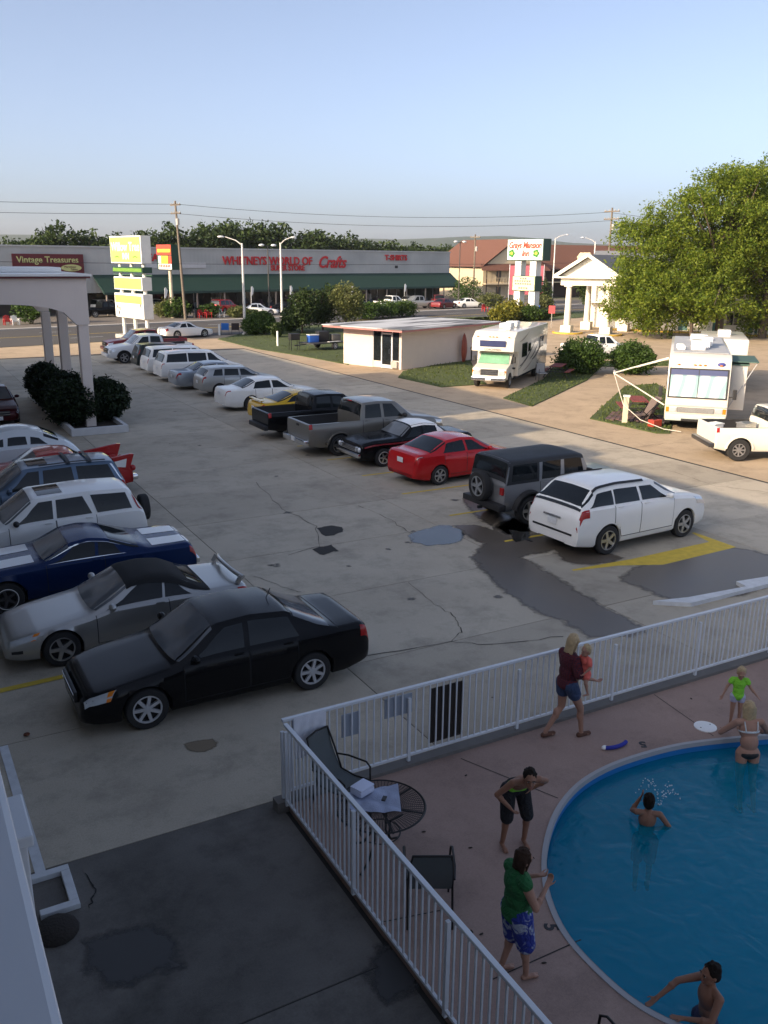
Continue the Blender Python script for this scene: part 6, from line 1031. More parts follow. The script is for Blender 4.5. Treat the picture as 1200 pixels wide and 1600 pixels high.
def rv_c():
    # local +x = nose; length 9.2
    a = rad(39)+PI; d = Vector((math.cos(rad(39)), math.sin(rad(39)), 0)); c0 = Vector((29.35, 40.7, 0))+d*4.65
    R = thing('motorhome', 'white cab-over motorhome with dark swoosh stripes by the shed', 'motorhome', c0, a); CW = paint('motorhome_white', (.70, .66, .58)); 
    b = MB(); prof = [(3.0, .55), (3.0, 1.95), (4.25, 2.02), (4.15, 2.75), (3.55, 3.1), (-4.6, 3.12), (-4.6, .55)]
    b.prism(prof, -1.22, 1.22, 'Y'); b.build('body', CW, R, 40, .05)
    b = MB(); b.prism([(3.02, .45), (3.02, 1.94), (3.45, 1.90), (3.95, 1.30), (4.75, 1.12), (4.82, .50)], -.98, .98, 'Y'); b.build('cab', CW, R, 40, .06)
    b = MB(); 
    for (x0, z0, x1, z1, w0, w1) in ((3.96, 1.33, 3.50, 1.86, .90, .82),): b.add([(x0+.035, -w0, z0), (x0+.035, w0, z0), (x1+.035, w1, z1), (x1+.035, -w1, z1)], [(0, 1, 2, 3)])
    b.build('windshield', pm('sunshade_green', (.20, .42, .28), .25, var=.35, scale=2), R)
    MB().box((0, 0, 0), (.05, 1.5, .36), 0, 0, Matrix.Rotation(.14, 3, 'Y')).build('cabover_window', pm('blue_window', (.05, .06, .14), .08), R, None, .02, (4.235, 0, 2.45))
    for k, x in enumerate((-.9, -.2, 0, .2, .9)): MB().ell((4.16, x, 2.82), (.05, .06, .03)).build('marker_lamp', AMBER, R)
    lettering('COACHMEN', .17, R, (4.30, 0, 2.13), PI/2, pm('grey_brown_letter', (.15, .12, .10), .6), ext=.004)
    g = MB().box((0, 0, 0), (.07, 1.0, .34)).build('grille', BLACK, R, None, .02, (4.80, 0, .92)); [MB().box((0, 0, 0), (.02, .98, .035)).build('grille_bar', CHROME, g, None, 0, (.045, 0, -.13+.09*k)) for k in range(4)]
    MB().box((0, 0, 0), (.18, 1.98, .22)).build('bumper', CHROME, R, None, .04, (4.86, 0, .56)); MB().box((0, 0, 0), (.012, .32, .17)).build('number_plate', PLATE, R, None, 0, (4.96, 0, .58))
    for s in (-1, 1):
        MB().box((0, 0, 0), (.16, .34, .28)).build('headlight', LAMP, R, None, .03, (4.74, s*.72, .92)); MB().box((0, 0, 0), (.10, .08, .2)).build('turn_signal', AMBER, R, None, .01, (4.72, s*.93, .92)); MB().box((0, 0, 0), (.14, .14, .36)).build('mirror', BLACK, R, None, .03, (3.72, s*1.16, 1.55)); MB().bar((3.75, s*.95, 1.45), (3.72, s*1.12, 1.5), .03, .03).build('mirror_arm', BLACK, R)
        MB().add([(3.12, s*.985, 1.30), (3.80, s*.985, 1.30), (3.42, s*.985, 1.84), (3.12, s*.985, 1.84)], [(0, 1, 2, 3)]).build('cab_window', GLASS, R); MB().add([(3.06, s*.984, .55), (3.9, s*.984, .55), (3.9, s*.984, 1.24), (3.06, s*.984, 1.24)], [(0, 1, 2, 3)]).build('cab_door', CW, R)
        for (x0, x1, z0, z1) in ((1.0, 2.3, 1.55, 2.35), (.1, .75, 1.75, 2.25), (-3.4, -2.4, 1.75, 2.4)): w_ = MB().b2((x0, s*1.222, z0), (x1, s*1.240, z1)).build('window', BLACK, R, None, .01); MB().b2((x0+.05, s*1.241, z0+.05), (x1-.05, s*1.246, z1-.05)).build('pane', GLASS, w_)
        SW = pm('swoosh_dark', (.05, .045, .05), .4); SW2 = pm('swoosh_tan', (.30, .25, .20), .4)
        for k, (x0, z0, x1, z1, th, mt) in enumerate(((2.7, 1.1, -1.2, 2.3, .16, SW), (2.9, 2.5, .5, 2.95, .10, SW2), (.2, 1.3, -2.2, 2.2, .12, SW), (1.8, .75, -.8, 1.25, .10, SW2), (-.4, 1.2, -3.8, 2.5, .18, SW), (-1.6, .9, -4.2, 1.7, .10, SW2), (3.0, .95, 1.2, 1.35, .07, SW2))):
            vs = []; n = 10
            for i in range(n+1): t = i/n; x = x0+(x1-x0)*t; z = z0+(z1-z0)*(t**1.6); w2 = th*math.sin(PI*min(.98, t+.04))**.7; vs += [(x, s*(1.2235+.0006*k), z-w2/2), (x, s*(1.2235+.0006*k), z+w2/2)]
            MB().add(vs, [(2*i, 2*i+1, 2*i+3, 2*i+2) for i in range(n)]).build('stripe', mt, R)
        tm, rm = wheel_meshes(.39, .22, 'big', RIM)
        for x in (3.95, -1.9): w_ = link('wheel', tm, R, (x, s*(.90 if x > 0 else 1.08), .39), (0, 0, 0 if s > 0 else PI)); link('rim', rm, w_)
        for x in (3.95, -1.9):
            n = 12; vs = []
            for i in range(n+1): an = PI*i/n; vs += [(x+.46*math.cos(an), s*(.99 if x > 0 else 1.225), .42+.46*math.sin(an)), (x+.46*math.cos(an), s*.7, .42+.46*math.sin(an))]
            q = MB(); yy = s*(.990 if x > 0 else 1.2265); q.add([(x+.45*math.cos(PI*i/n), yy, .42+.45*math.sin(PI*i/n)) for i in range(n+1)], [tuple(range(n+1))]); q.build('wheel_well', DARKIN, R)
    MB().b2((-4.5, -1.0, .35), (2.9, 1.0, .56)).build('chassis', DARKIN, R); MB().b2((3.4, -1.15, 1.0), (3.45, 1.15, 1.1)).build('running_trim', BLACK, R)
    for (x, y, l, w_, h) in ((1.2, 0, .9, .7, .3), (2.6, .4, .4, .4, .18), (-.2, 0, .7, .7, .32), (-2.0, -.2, .4, .4, .15)): MB().b2((x-l/2, y-w_/2, 3.12), (x+l/2, y+w_/2, 3.12+h)).build('roof_unit', WHITE, R, None, .06)
    e = Matrix.Rotation(a, 3, 'Z'); p = c0+e @ Vector((-1.6, 2.6, 0)); picnic((p.x, p.y, .05), rad(39), 'red picnic table beside the cab-over motorhome'); p = c0+e @ Vector((.2, 2.0, 0))
    CH = pm('grey_cloth', (.30, .31, .33), .8); o = thing('camp_chair', 'grey folding camp chair between the motorhome and the picnic table', 'chair', (p.x, p.y, .035), a+2.2); MB().b2((-.28, -.25, .42), (.28, .25, .46)).build('seat', CH, o); MB().b2((-.28, .22, .47), (.28, .27, 1.0)).build('backrest', CH, o)
    for s in (-1, 1):
        for k in (-1, 1): MB().bar((s*.28, k*.25, 0), (s*.27, k*.22, .7 if k < 0 else .95), .025, .025).build('leg', BLACK, o)
def rv_a():
    a = rad(43)+PI; d = Vector((math.cos(rad(43)), math.sin(rad(43)), 0)); c0 = Vector((29.55, 26.1, 0))+d*4.8
    R = thing('motorhome', 'large flat-fronted motorhome with curtained windshield at right', 'motorhome', c0, a); CW = MATS['motorhome_white']; LG = pm('rv_grey_roof', (.42, .43, .44), .6, var=.12)
    b = MB(); b.prism([(4.55, .45), (4.80, .75), (4.78, 1.45), (4.58, 2.65), (4.40, 3.05), (4.05, 3.22), (-4.8, 3.24), (-4.8, .45)], -1.25, 1.25, 'Y'); b.build('body', CW, R, 40, .06); MB().b2((-4.7, -1.12, 3.24), (3.9, 1.12, 3.262)).build('roof_sheet', LG, R)
    m, t, bs = nodes('curtained_glass'); N = t.nodes; Lk = t.links; tc = N.new('ShaderNodeTexCoord'); sx = N.new('ShaderNodeSeparateXYZ'); Lk.new(tc.outputs['Object'], sx.inputs[0]); wv = N.new('ShaderNodeTexWave'); wv.bands_direction = 'Y'; wv.inputs['Scale'].default_value = .55; wv.inputs['Distortion'].default_value = 6; wv.inputs['Detail'].default_value = 2; wv.inputs['Detail Scale'].default_value = .6; Lk.new(tc.outputs['Object'], wv.inputs['Vector'])
    r = ramp(N, [(.1, (.25, .42, .42)), (.4, (.52, .60, .60)), (.7, (.72, .74, .73))]); Lk.new(wv.outputs['Fac'], r.inputs[0]); mx = N.new('ShaderNodeMix'); mx.data_type = 'RGBA'; mr = N.new('ShaderNodeMapRange'); mr.inputs[1].default_value = 2.32; mr.inputs[2].default_value = 2.40; Lk.new(sx.outputs['Z'], mr.inputs[0]); Lk.new(mr.outputs[0], mx.inputs[0]); Lk.new(r.outputs[0], mx.inputs[6]); mx.inputs[7].default_value = (.03, .04, .13, 1); Lk.new(mx.outputs[2], bs.inputs['Base Color']); bs.inputs['Roughness'].default_value = .5; bs.inputs['Coat Weight'].default_value = 1; bs.inputs['Coat Roughness'].default_value = .03
    fx = lambda z: 4.78-(z-1.45)*(.20/1.2)
    b = MB(); b.add([(fx(1.42)+.02, -1.19, 1.42), (fx(1.42)+.02, 1.19, 1.42), (fx(2.66)+.02, 1.19, 2.66), (fx(2.66)+.02, -1.19, 2.66)], [(0, 1, 2, 3)]); b.build('windshield_surround', BLACK, R)
    for s in (-1, 1): MB().add([(fx(1.5)+.026, s*.015, 1.48), (fx(1.5)+.026, s*1.12, 1.48), (fx(2.6)+.026, s*1.12, 2.60), (fx(2.6)+.026, s*.015, 2.60)], [(0, 1, 2, 3)]).build('windshield', m, R)
    for y in (-.85, -.2, 0, .2, .85): MB().ell((4.55, y, 2.80), (.06, .07, .03)).build('marker_lamp', AMBER, R)
    MB().ell((4.53, .85, 2.85), (.03, .16, .09)).build('badge', pm('badge_blue', (.05, .06, .25), .4), R)
    g = MB().box((0, 0, 0), (.06, 1.5, .22)).build('grille', pm('grille_grey', (.12, .12, .12), .5), R, None, .02, (4.80, 0, .92)); [MB().box((0, 0, 0), (.015, 1.46, .015)).build('grille_bar', LG, g, None, 0, (.035, 0, -.08+.04*k)) for k in range(5)]
    MB().box((0, 0, 0), (.08, 2.46, .05)).build('trim_line', LG, R, None, .01, (4.78, 0, 1.10)); MB().box((0, 0, 0), (.16, 2.44, .28)).build('bumper', pm('bumper_mint', (.50, .58, .54), .4), R, None, .05, (4.72, 0, .58)); MB().box((0, 0, 0), (.03, 1.1, .10)).build('bumper_slot', BLACK, R, None, 0, (4.805, 0, .50))
    for s in (-1, 1):
        MB().box((0, 0, 0), (.08, .30, .2)).build('headlight', LAMP, R, None, .02, (4.79, s*.92, .92)); MB().box((0, 0, 0), (.10, .13, .22)).build('turn_signal', AMBER, R, None, .01, (4.765, s*1.14, .92)); MB().box((0, 0, 0), (.12, .16, .42)).build('mirror', BLACK, R, None, .03, (4.70, s*1.48, 1.65)); MB().bar((4.6, s*1.24, 1.5), (4.70, s*1.44, 1.55), .04, .04).build('mirror_arm', BLACK, R)
        tm, rm = wheel_meshes(.44, .24, 'big', RIM)
        for x in (3.3, -2.0): w_ = link('wheel', tm, R, (x, s*1.10, .44), (0, 0, 0 if s > 0 else PI)); link('rim', rm, w_); MB().add([(x+.52*math.cos(PI*i/12), s*1.2525, .47+.52*math.sin(PI*i/12)) for i in range(13)], [tuple(range(13))]).build('wheel_well', DARKIN, R)
        for (x0, x1, z0, z1) in ((2.9, 4.1, 1.6, 2.5), (.8, 2.0, 1.7, 2.4), (-3.6, -2.4, 1.7, 2.4)): w_ = MB().b2((x0, s*1.252, z0), (x1, s*1.268, z1)).build('window', BLACK, R, None, .01); MB().b2((x0+.05, s*1.269, z0+.05), (x1-.05, s*1.274, z1-.05)).build('pane', GLASS, w_)
        MB().bar((4.75, s*.6, 1.47), (4.72, s*.2, 1.62), .015, .015).build('wiper', BLACK, R)
    MB().b2((-4.6, -1.1, .3), (4.3, 1.1, .46)).build('chassis', DARKIN, R)
    so_ = MB().b2((1.2, 1.26, .85), (3.6, 1.95, 2.75)).build('slide_out', CW, R, 40, .03); MB().b2((1.1, 1.28, 2.76), (3.7, 2.0, 2.82)).build('slide_awning', pm('green_awning_cloth', (.06, .12, .10), .7), so_)
    b = MB(); b.b2((1.0, 1.27, 2.9), (3.8, 2.35, 2.94)); b.build('side_awning', MATS['green_awning_cloth'], R); 
    for x in (1.1, 3.7): MB().bar((x, 2.3, 2.9), (x, 1.30, .9), .04, .03).build('side_awning_arm', LG, R)
    for (x, y, l, w_, h) in ((1.5, 0, 1.0, .8, .34), (2.6, -.1, .6, .6, .24), (.4, .3, .8, .5, .42), (2.9, -.8, .35, .35, .2), (-2.5, 0, .9, .8, .3), (2.1, -.85, .35, .35, .2)): MB().b2((x-l/2, y-w_/2, 3.262), (x+l/2, y+w_/2, 3.262+h)).build('roof_unit', WHITE, R, None, .06)
    # folded-out awning arms on the camera-left side (local -y)
    AR = pm('awning_arm', (.68, .64, .56), .5); e = (1.6, -3.4, 2.05)
    MB().bar((3.9, -1.28, 3.0), (3.9, -3.5, 2.25), .05, .05).build('awning_arm', AR, R); MB().bar((3.9, -1.28, .95), (3.9, -3.5, 2.22), .05, .05).build('awning_strut', AR, R); MB().bar((3.4, -1.28, 2.9), (3.6, -2.6, 2.5), .04, .04).build('awning_brace', AR, R); MB().bar((3.9, -3.5, 2.24), (3.2, -3.55, 2.24), .08, .08).build('awning_roller', AR, R)
    M = Matrix.Rotation(a, 3, 'Z'); W_ = lambda x, y, z=0: c0+M @ Vector((x, y, z))
    p = W_(3.6, -2.9); o = thing('hookup_post', 'leaning cream utility hook-up post on the motorhome lawn', 'post', (p.x, p.y, .03), a); MB().prism([(-.16, 0), (.16, 0), (.10, 1.15), (-.10, 1.15)], -.12, .12, 'Y').build('post', pm('cream_post2', (.55, .50, .38), .8), o, None, .02); MB().b2((-.13, -.15, 1.15), (.13, .15, 1.22)).build('cap', WHITE, o)
    rope = [W_(3.9, -3.5, 2.2), W_(4.1, -3.0, .9), W_(4.6, -2.2, .35), W_(5.0, -1.2, .08), W_(5.2, -.5, .05)]; o = MB().tube(rope, .02, 6).build('hose', AR, None, 60); tag(o, 'pale rope hanging from the awning arm to the ground', 'rope')
    p = W_(1.4, -2.5); picnic((p.x, p.y, .05), a+.2, 'red picnic table beside the large motorhome')
    def lounge(x, y, lb):
        p = W_(x, y); CH = pm('brown_sling', (.16, .12, .11), .8); o = thing('folding_recliner', lb, 'chair', (p.x, p.y, .035), a+.6, 'folded recliners by the motorhome'); MB().box((0, 0, .55), (.5, .04, 1.0), 0, 0, Matrix.Rotation(-.5, 3, 'X')).build('sling', CH, o); MB().box((0, -.45, .32), (.5, .5, .03)).build('seat', CH, o)
        for s in (-1, 1): MB().bar((s*.26, -.7, 0), (s*.26, .35, .95), .03, .03).build('frame', BLACK, o); MB().bar((s*.26, .2, 0), (s*.26, -.5, .5), .03, .03).build('frame', BLACK, o)
    lounge(2.9, -1.9, 'brown folding recliner nearest the hook-up post'); lounge(2.2, -1.75, 'brown folding recliner beside the picnic table')
    p = W_(4.2, -1.6); o = MB().b2((-.25, -.18, 0), (.25, .18, .3)).build('tool_box', pm('tool_red', (.40, .05, .03), .5), None, None, .03, (p.x, p.y, .035)); tag(o, 'small red box on the lawn by the motorhome front wheel', 'box'); MB().b2((-.1, -.02, .3), (.1, .02, .34)).build('handle', BLACK, o)
    # second trailer behind
    p = c0+d*11.5+Vector((1.0, -1.2, 0)); R2 = thing('camper_trailer', 'pale camper trailer behind the large motorhome', 'trailer', p, rad(43)); MB().b2((-3, -1.2, .6), (3, 1.2, 2.9)).build('body', CW, R2, 40, .12); MB().b2((-2.9, -1.1, .3), (2.9, 1.1, .61)).build('chassis', DARKIN, R2); MB().b2((-.4, -.35, 2.9), (.5, .35, 3.2)).build('roof_unit', WHITE, R2, None, .06)
    for s in (-1, 1): tm, rm = wheel_meshes(.36, .2, 'five', RIM); w_ = link('wheel', tm, R2, (-.6, s*1.12, .36), (0, 0, 0 if s > 0 else PI)); link('rim', rm, w_); MB().b2((.5, s*1.202, 1.5), (1.9, s*1.215, 2.3)).build('window', GLASS, R2)
def portico_right():
    A, B = P(885, 521), P(946, 524); e = (B-A).normalized(); ax = Vector((-e.y, e.x, 0)); ax = ax if ax.y > 0 else -ax; mid = (A+B)/2; rz = math.atan2(-e.y, -e.x)-PI   # local x along e, y along axis
    rz = math.atan2(e.y, e.x); r = thing('gabled_portico', 'white gabled portico on thick columns at the inn drive', 'portico', mid, rz); W_ = pm('portico_white', (.74, .70, .60), .7, var=.04); SH = pm('grey_shingle', (.16, .17, .19), .9, var=.2, scale=4, bump=.5, bscale=14); w2 = (B-A).length/2
    for x in (-w2, w2):
        for y in (0, 6.5):
            c = MB().lathe([(.30, .8), (.34, 1.0), (.30, 2.8), (.26, 4.55)], n=20).build('column', W_, r, 60, 0, (x, y, 0)); MB().b2((-.52, -.52, 0), (.52, .52, .8)).build('plinth', W_, c, None, .03); MB().b2((-.4, -.4, 4.5), (.4, .4, 4.62)).build('capital', W_, c)
    hw = w2+.75; MB().b2((-hw, -.45, 4.62), (hw, .45, 5.45)).build('beam', W_, r, None, .02); MB().b2((-hw, 6.1, 4.62), (hw, 6.9, 5.45)).build('beam', W_, r); 
    for s in (-1, 1): MB().b2((s*hw-.01, .451, 4.62), (s*(hw-.5), 6.09, 5.45)).build('side_beam', W_, r)
    ew = hw+.55; b = MB(); b.add([(-ew, -1.0, 5.46), (0, -1.0, 7.5), (0, 12, 7.5), (-ew, 12, 5.46), (ew, -1.0, 5.46), (ew, 12, 5.46)], [(0, 1, 2, 3), (1, 4, 5, 2)]); b.build('roof', SH, r)
    for s in (-1, 1): MB().bar((s*ew, -1.02, 5.42), (0, -1.02, 7.46), .12, .30).build('rake_trim', W_, r)
    MB().prism([(-ew+.5, 5.47), (ew-.5, 5.47), (0, 7.3)], -.35, -.2, 'Y').build('gable', W_, r); MB().b2((-ew, -1.05, 5.30), (ew, -.46, 5.45)).build('cornice', W_, r)
    CB = pm('yellow_kerb', (.55, .36, .06), .8, var=.15)
    for x in (-w2, w2): k = MB().lathe([(1.5, 0), (1.5, .14), (1.3, .16)], n=24).build('island_kerb', CB, r, 40, 0, (x, .3, 0)); MB().lathe([(1.3, .155), (.001, .16)], n=24).build('island_top', KERB, k)
    q = thing('inn_building', 'white inn with dark shingled roof behind the big trees', 'building', mid+ax*10.5, rz); MB().b2((-3, 0, 0), (34, 9, 5.3)).build('wall', W_, q); b = MB(); b.add([(-4, -1.4, 5.2), (35, -1.4, 5.2), (35, 4.5, 8.0), (-4, 4.5, 8.0), (35, 10, 5.2), (-4, 10, 5.2)], [(0, 1, 2, 3), (3, 2, 4, 5)]); b.build('roof', SH, q); MB().b2((-3, -1.2, 2.6), (34, -.001, 2.75)).build('balcony', W_, q)
    for k in range(10):
        for z in (0, 2.76): MB().b2((3.2+3.4*k, -.06, z+.05), (4.1+3.4*k, -.002, z+2.1)).build('door', pm('teal_door', (.05, .14, .14), .5), q); f = MB().b2((4.5+3.4*k, -.06, z+.8), (5.8+3.4*k, -.002, z+2.0)).build('window', GLASS, q); MB().b2((5.12+3.4*k, -.08, z+.8), (5.18+3.4*k, -.061, z+2.0)).build('mullion', W_, f)
    for k in range(9): MB().b2((-2.8+4.2*k, -1.3, 0), (-2.62+4.2*k, -1.12, 5.2)).build('post', W_, q)
    o = MB().b2((0, -3.3, 0), (34, -3.0, .14)).build('drive_kerb', CB, None, None, .02, mid+ax*10.5); o.rotation_euler = (0, 0, rz); tag(o, 'long yellow painted kerb before the white inn', 'kerb')
    p = P(1020, 522); t = thing('garden_bench', 'wooden bench in front of the white inn', 'bench', (p.x+1.0, p.y+1.3, 0), rz)
    for k in range(3): MB().b2((-.9, -.25+.17*k, .42), (.9, -.11+.17*k, .46)).build('seat_slat', BARK, t)
    for k in range(3): MB().b2((-.9, .28, .55+.14*k), (.9, .32, .66+.14*k)).build('back_slat', BARK, t)
    for s in (-1, 1): MB().b2((s*.8-.05, -.25, 0), (s*.8+.05, .33, .41)).build('leg', BARK, t)
    p = P(861, 512); o = thing('small_red_sign', 'small red sign on a thin post left of the portico', 'sign', (p.x, p.y, 0), rz); MB().lathe([(.04, 0), (.04, 2.1)], n=8).build('post', KERB, o, 60); MB().box((0, -.05, 1.9), (.7, .03, .8)).build('face', pm('stop_red', (.40, .02, .03), .5), o)
    p = P(905, 492); 
# ------------------------------------------------------------------ people
SKIN = pm('skin', (.36, .20, .14), .5, var=.10, scale=14, spec=.35); SKIN2 = pm('skin_tanned', (.27, .135, .085), .5, var=.10, scale=14, spec=.35)
def cap(b, p, r, q, s, n=10):
    p, q = Vector(p), Vector(q); d = (q-p); L = d.length
    if L < 1e-5: d = Vector((0, 0, 1))
    d.normalize(); b.tube([p-d*r*.97, p-d*r*.71, p-d*r*.25, p, q, q+d*s*.25, q+d*s*.71, q+d*s*.97], [r*.24, r*.71, r*.97, r, s, s*.97, s*.71, s*.24], n)
def remesh(b, name, mat, parent, vox, it=5):
    me = bpy.data.meshes.new('tmp'); me.from_pydata(b.v, [], b.f); bm = bmesh.new(); bm.from_mesh(me); bmesh.ops.recalc_face_normals(bm, faces=bm.faces); bm.to_mesh(me); bm.free()
    o = bpy.data.objects.new('tmp', me); COL.objects.link(o); m = o.modifiers.new('r', 'REMESH'); m.mode = 'VOXEL'; m.voxel_size = vox; s = o.modifiers.new('s', 'SMOOTH'); s.factor = .5; s.iterations = it
    dg = bpy.context.evaluated_depsgraph_get(); out = bpy.data.meshes.new_from_object(o.evaluated_get(dg)); bpy.data.objects.remove(o); bpy.data.meshes.remove(me)
    out.materials.clear(); out.materials.append(mat); out.polygons.foreach_set('use_smooth', [True]*len(out.polygons)); out.name = name
    return link(name, out, parent)
def hand(b, w, d, nrm, side, curl, k=1):
    w, d, nrm = Vector(w), Vector(d).normalized(), Vector(nrm); ac = d.cross(nrm).normalized(); nrm = ac.cross(d).normalized()
    for t in (-1, 0, 1): cap(b, w+ac*t*.016*k, .017*k, w+d*.075*k+ac*t*.024*k, .0125*k, 8)
    for i, ln in enumerate((.064, .075, .07, .055)):
        p = w+d*.082*k+ac*(i-1.5)*.0205*k*side; a = curl; q = p+(d*math.cos(a)-nrm*math.sin(a))*ln*.55*k; a2 = curl*2.1; r = q+(d*math.cos(a2)-nrm*math.sin(a2))*ln*.5*k; cap(b, p, .0092*k, q, .0088*k, 7); cap(b, q, .0088*k, r, .0075*k, 7)
    p = w+d*.025*k-ac*.028*k*side; q = p+(d*.7-ac*.75*side-nrm*.2).normalized()*.045*k; r = q+(d*.95-ac*.25*side-nrm*.3).normalized()*.032*k; cap(b, p, .013*k, q, .0105*k, 7); cap(b, q, .0105*k, r, .0085*k, 7)
J0 = dict(pel=(0, 0, .93), wst=(0, 0, 1.09), chs=(0, .0, 1.27), nck=(0, -.015, 1.42), hd=(0, .02, 1.575), shR=(.175, -.01, 1.385), shL=(-.175, -.01, 1.385), elR=(.225, -.03, 1.11), elL=(-.225, -.03, 1.11), wrR=(.24, .06, .87), wrL=(-.24, .06, .87), hpR=(.09, 0, .90), hpL=(-.09, 0, .90), knR=(.10, .03, .49), knL=(-.10, .03, .49), anR=(.10, -.02, .085), anL=(-.10, -.02, .085))
def person(label, loc, rz, h, pose, skin, hair, wear, fat=1.0, hs=1.0, look=0, nod=0, long_hair=0, curl=.35, feet=0, vox=None, palm=(0, 0, -1)):
    r = thing('person', label, 'person', loc, rz); k = h/1.7; J = {a: Vector(v)*k for a, v in {**J0, **pose}.items()}; vox = vox or max(.0065, .0085*k); b = MB()
    sp = (J['nck']-J['pel']).normalized(); sx = (J['shR']-J['shL']).normalized(); fy = sp.cross(sx).normalized(); sx = fy.cross(sp); M = Matrix((sx, fy, sp)).transposed()
    f = fat; tor = [(J['chs'], (.150*f, .100*f, .165)), (J['wst'], (.128*f, .096*f, .15)), (J['pel'], (.155*f, .112*f, .115))]
    for c, q in tor: b.ell(c, tuple(x*k for x in q), 16, 12, M)
    cap(b, J['shL'], .052*k*f, J['shR'], .052*k*f); cap(b, J['nck']-sp*.05*k, .055*k, J['hd']-Vector((0, 0, .03*k)), .050*k*hs**.5)
    for s in 'RL':
        cap(b, J['sh'+s], .054*k*f, J['el'+s], .040*k*f**.5); cap(b, J['el'+s], .040*k, J['wr'+s], .026*k); e = J['el'+s].lerp(J['wr'+s], .3); b.ell(e, (.042*k, .042*k, .05*k), 10, 8)
        hand(b, J['wr'+s], J['wr'+s]-J['el'+s], palm, 1 if s == 'R' else -1, curl, k*1.0)
        cap(b, J['hp'+s], .088*k*f, J['kn'+s], .056*k*f**.5, 12); cap(b, J['kn'+s], .054*k, J['an'+s], .035*k); c = J['kn'+s].lerp(J['an'+s], .3)+Vector((0, -.012*k, 0)); b.ell(c, (.052*k, .055*k, .10*k), 10, 8)
        A = J['an'+s]; yaw = Matrix.Rotation(feet*(1 if s == 'L' else -1), 3, 'Z'); F = lambda x, y, z: A+yaw @ Vector((x*k, y*k, z*k)); cap(b, F(0, -.035, -.045), .032*k, F(0, .10, -.055), .030*k, 8); cap(b, F(-.018, .10, -.06), .022*k, F(-.014, .165, -.066), .016*k, 8); cap(b, F(.018, .10, -.06), .022*k, F(.022, .15, -.066), .015*k, 8)
    H = Matrix.Rotation(look, 3, 'Z') @ Matrix.Rotation(-nod, 3, 'X'); hk = k*hs; hp = lambda x, y, z: J['hd']+H @ Vector((x*hk, y*hk, z*hk))
    b.ell(hp(0, -.005, .02), (.074*hk, .092*hk, .100*hk), 16, 12, H); b.ell(hp(0, .028, -.045), (.056*hk, .060*hk, .066*hk), 14, 10, H); cap(b, hp(0, .088, .012), .011*hk, hp(0, .104, -.022), .0145*hk, 8); b.ell(hp(0, .078, .035), (.05*hk, .02*hk, .014*hk), 10, 6, H); b.ell(hp(0, .080, -.058), (.024*hk, .014*hk, .013*hk), 10, 6, H); b.ell(hp(0, .078, -.088), (.022*hk, .016*hk, .016*hk), 10, 6, H)
    for s in (-1, 1): b.ell(hp(s*.076, -.004, -.004), (.010*hk, .020*hk, .030*hk), 8, 6, H)
    body = remesh(b, 'body', skin, r, vox)
    for s in (-1, 1): MB().ell(hp(s*.031, .083, .016), (.011*hk, .009*hk, .0055*hk), 10, 6, H).build('eye', pm('eye_white', (.30, .27, .25), .5), r, 60); MB().ell(hp(s*.031, .0905, .016), (.0062*hk, .004*hk, .0065*hk), 8, 6, H).build('iris', pm('iris', (.03, .02, .015), .2), r, 60); MB().ell(hp(s*.033, .094, .040), (.020*hk, .006*hk, .0045*hk), 8, 5, H).build('eyebrow', hair, r, 60)
    MB().ell(hp(0, .091, -.058), (.021*hk, .006*hk, .0055*hk), 10, 6, H).build('lips', pm('lips', (.30, .10, .09), .5), r, 60)
    hb = MB(); hb.ell(hp(0, -.024, .036), (.084*hk, .094*hk, .098*hk), 16, 12, H); hb.ell(hp(0, -.045, -.01), (.079*hk, .066*hk, .090*hk), 14, 10, H); rg = random.Random(int(h*1000))
    for i in range(26): a = rg.uniform(0, 6.28); t = rg.uniform(.2, 1.25); q = Vector((.082*math.sin(t)*math.cos(a), -.024+.09*math.sin(t)*math.sin(a)*(1 if math.sin(a) < 0 else .92), .036+.095*math.cos(t))); cap(hb, hp(*q), .016*hk, hp(q.x*1.03, q.y-.012, q.z-.022), .010*hk, 6)
    if long_hair:
        for i in range(9): x = (i-4)*.019; cap(hb, hp(x, -.085+abs(x)*.5, .02), .024*hk, hp(x*1.15, -.085+abs(x)*.8-.02*math.sin(i), -long_hair), .012*hk, 7)
        for s in (-1, 1): cap(hb, hp(s*.074, .012, .05), .02*hk, hp(s*.078, .0, -long_hair*.75), .012*hk, 7)
    remesh(hb, 'hair', hair, r, vox, 2)
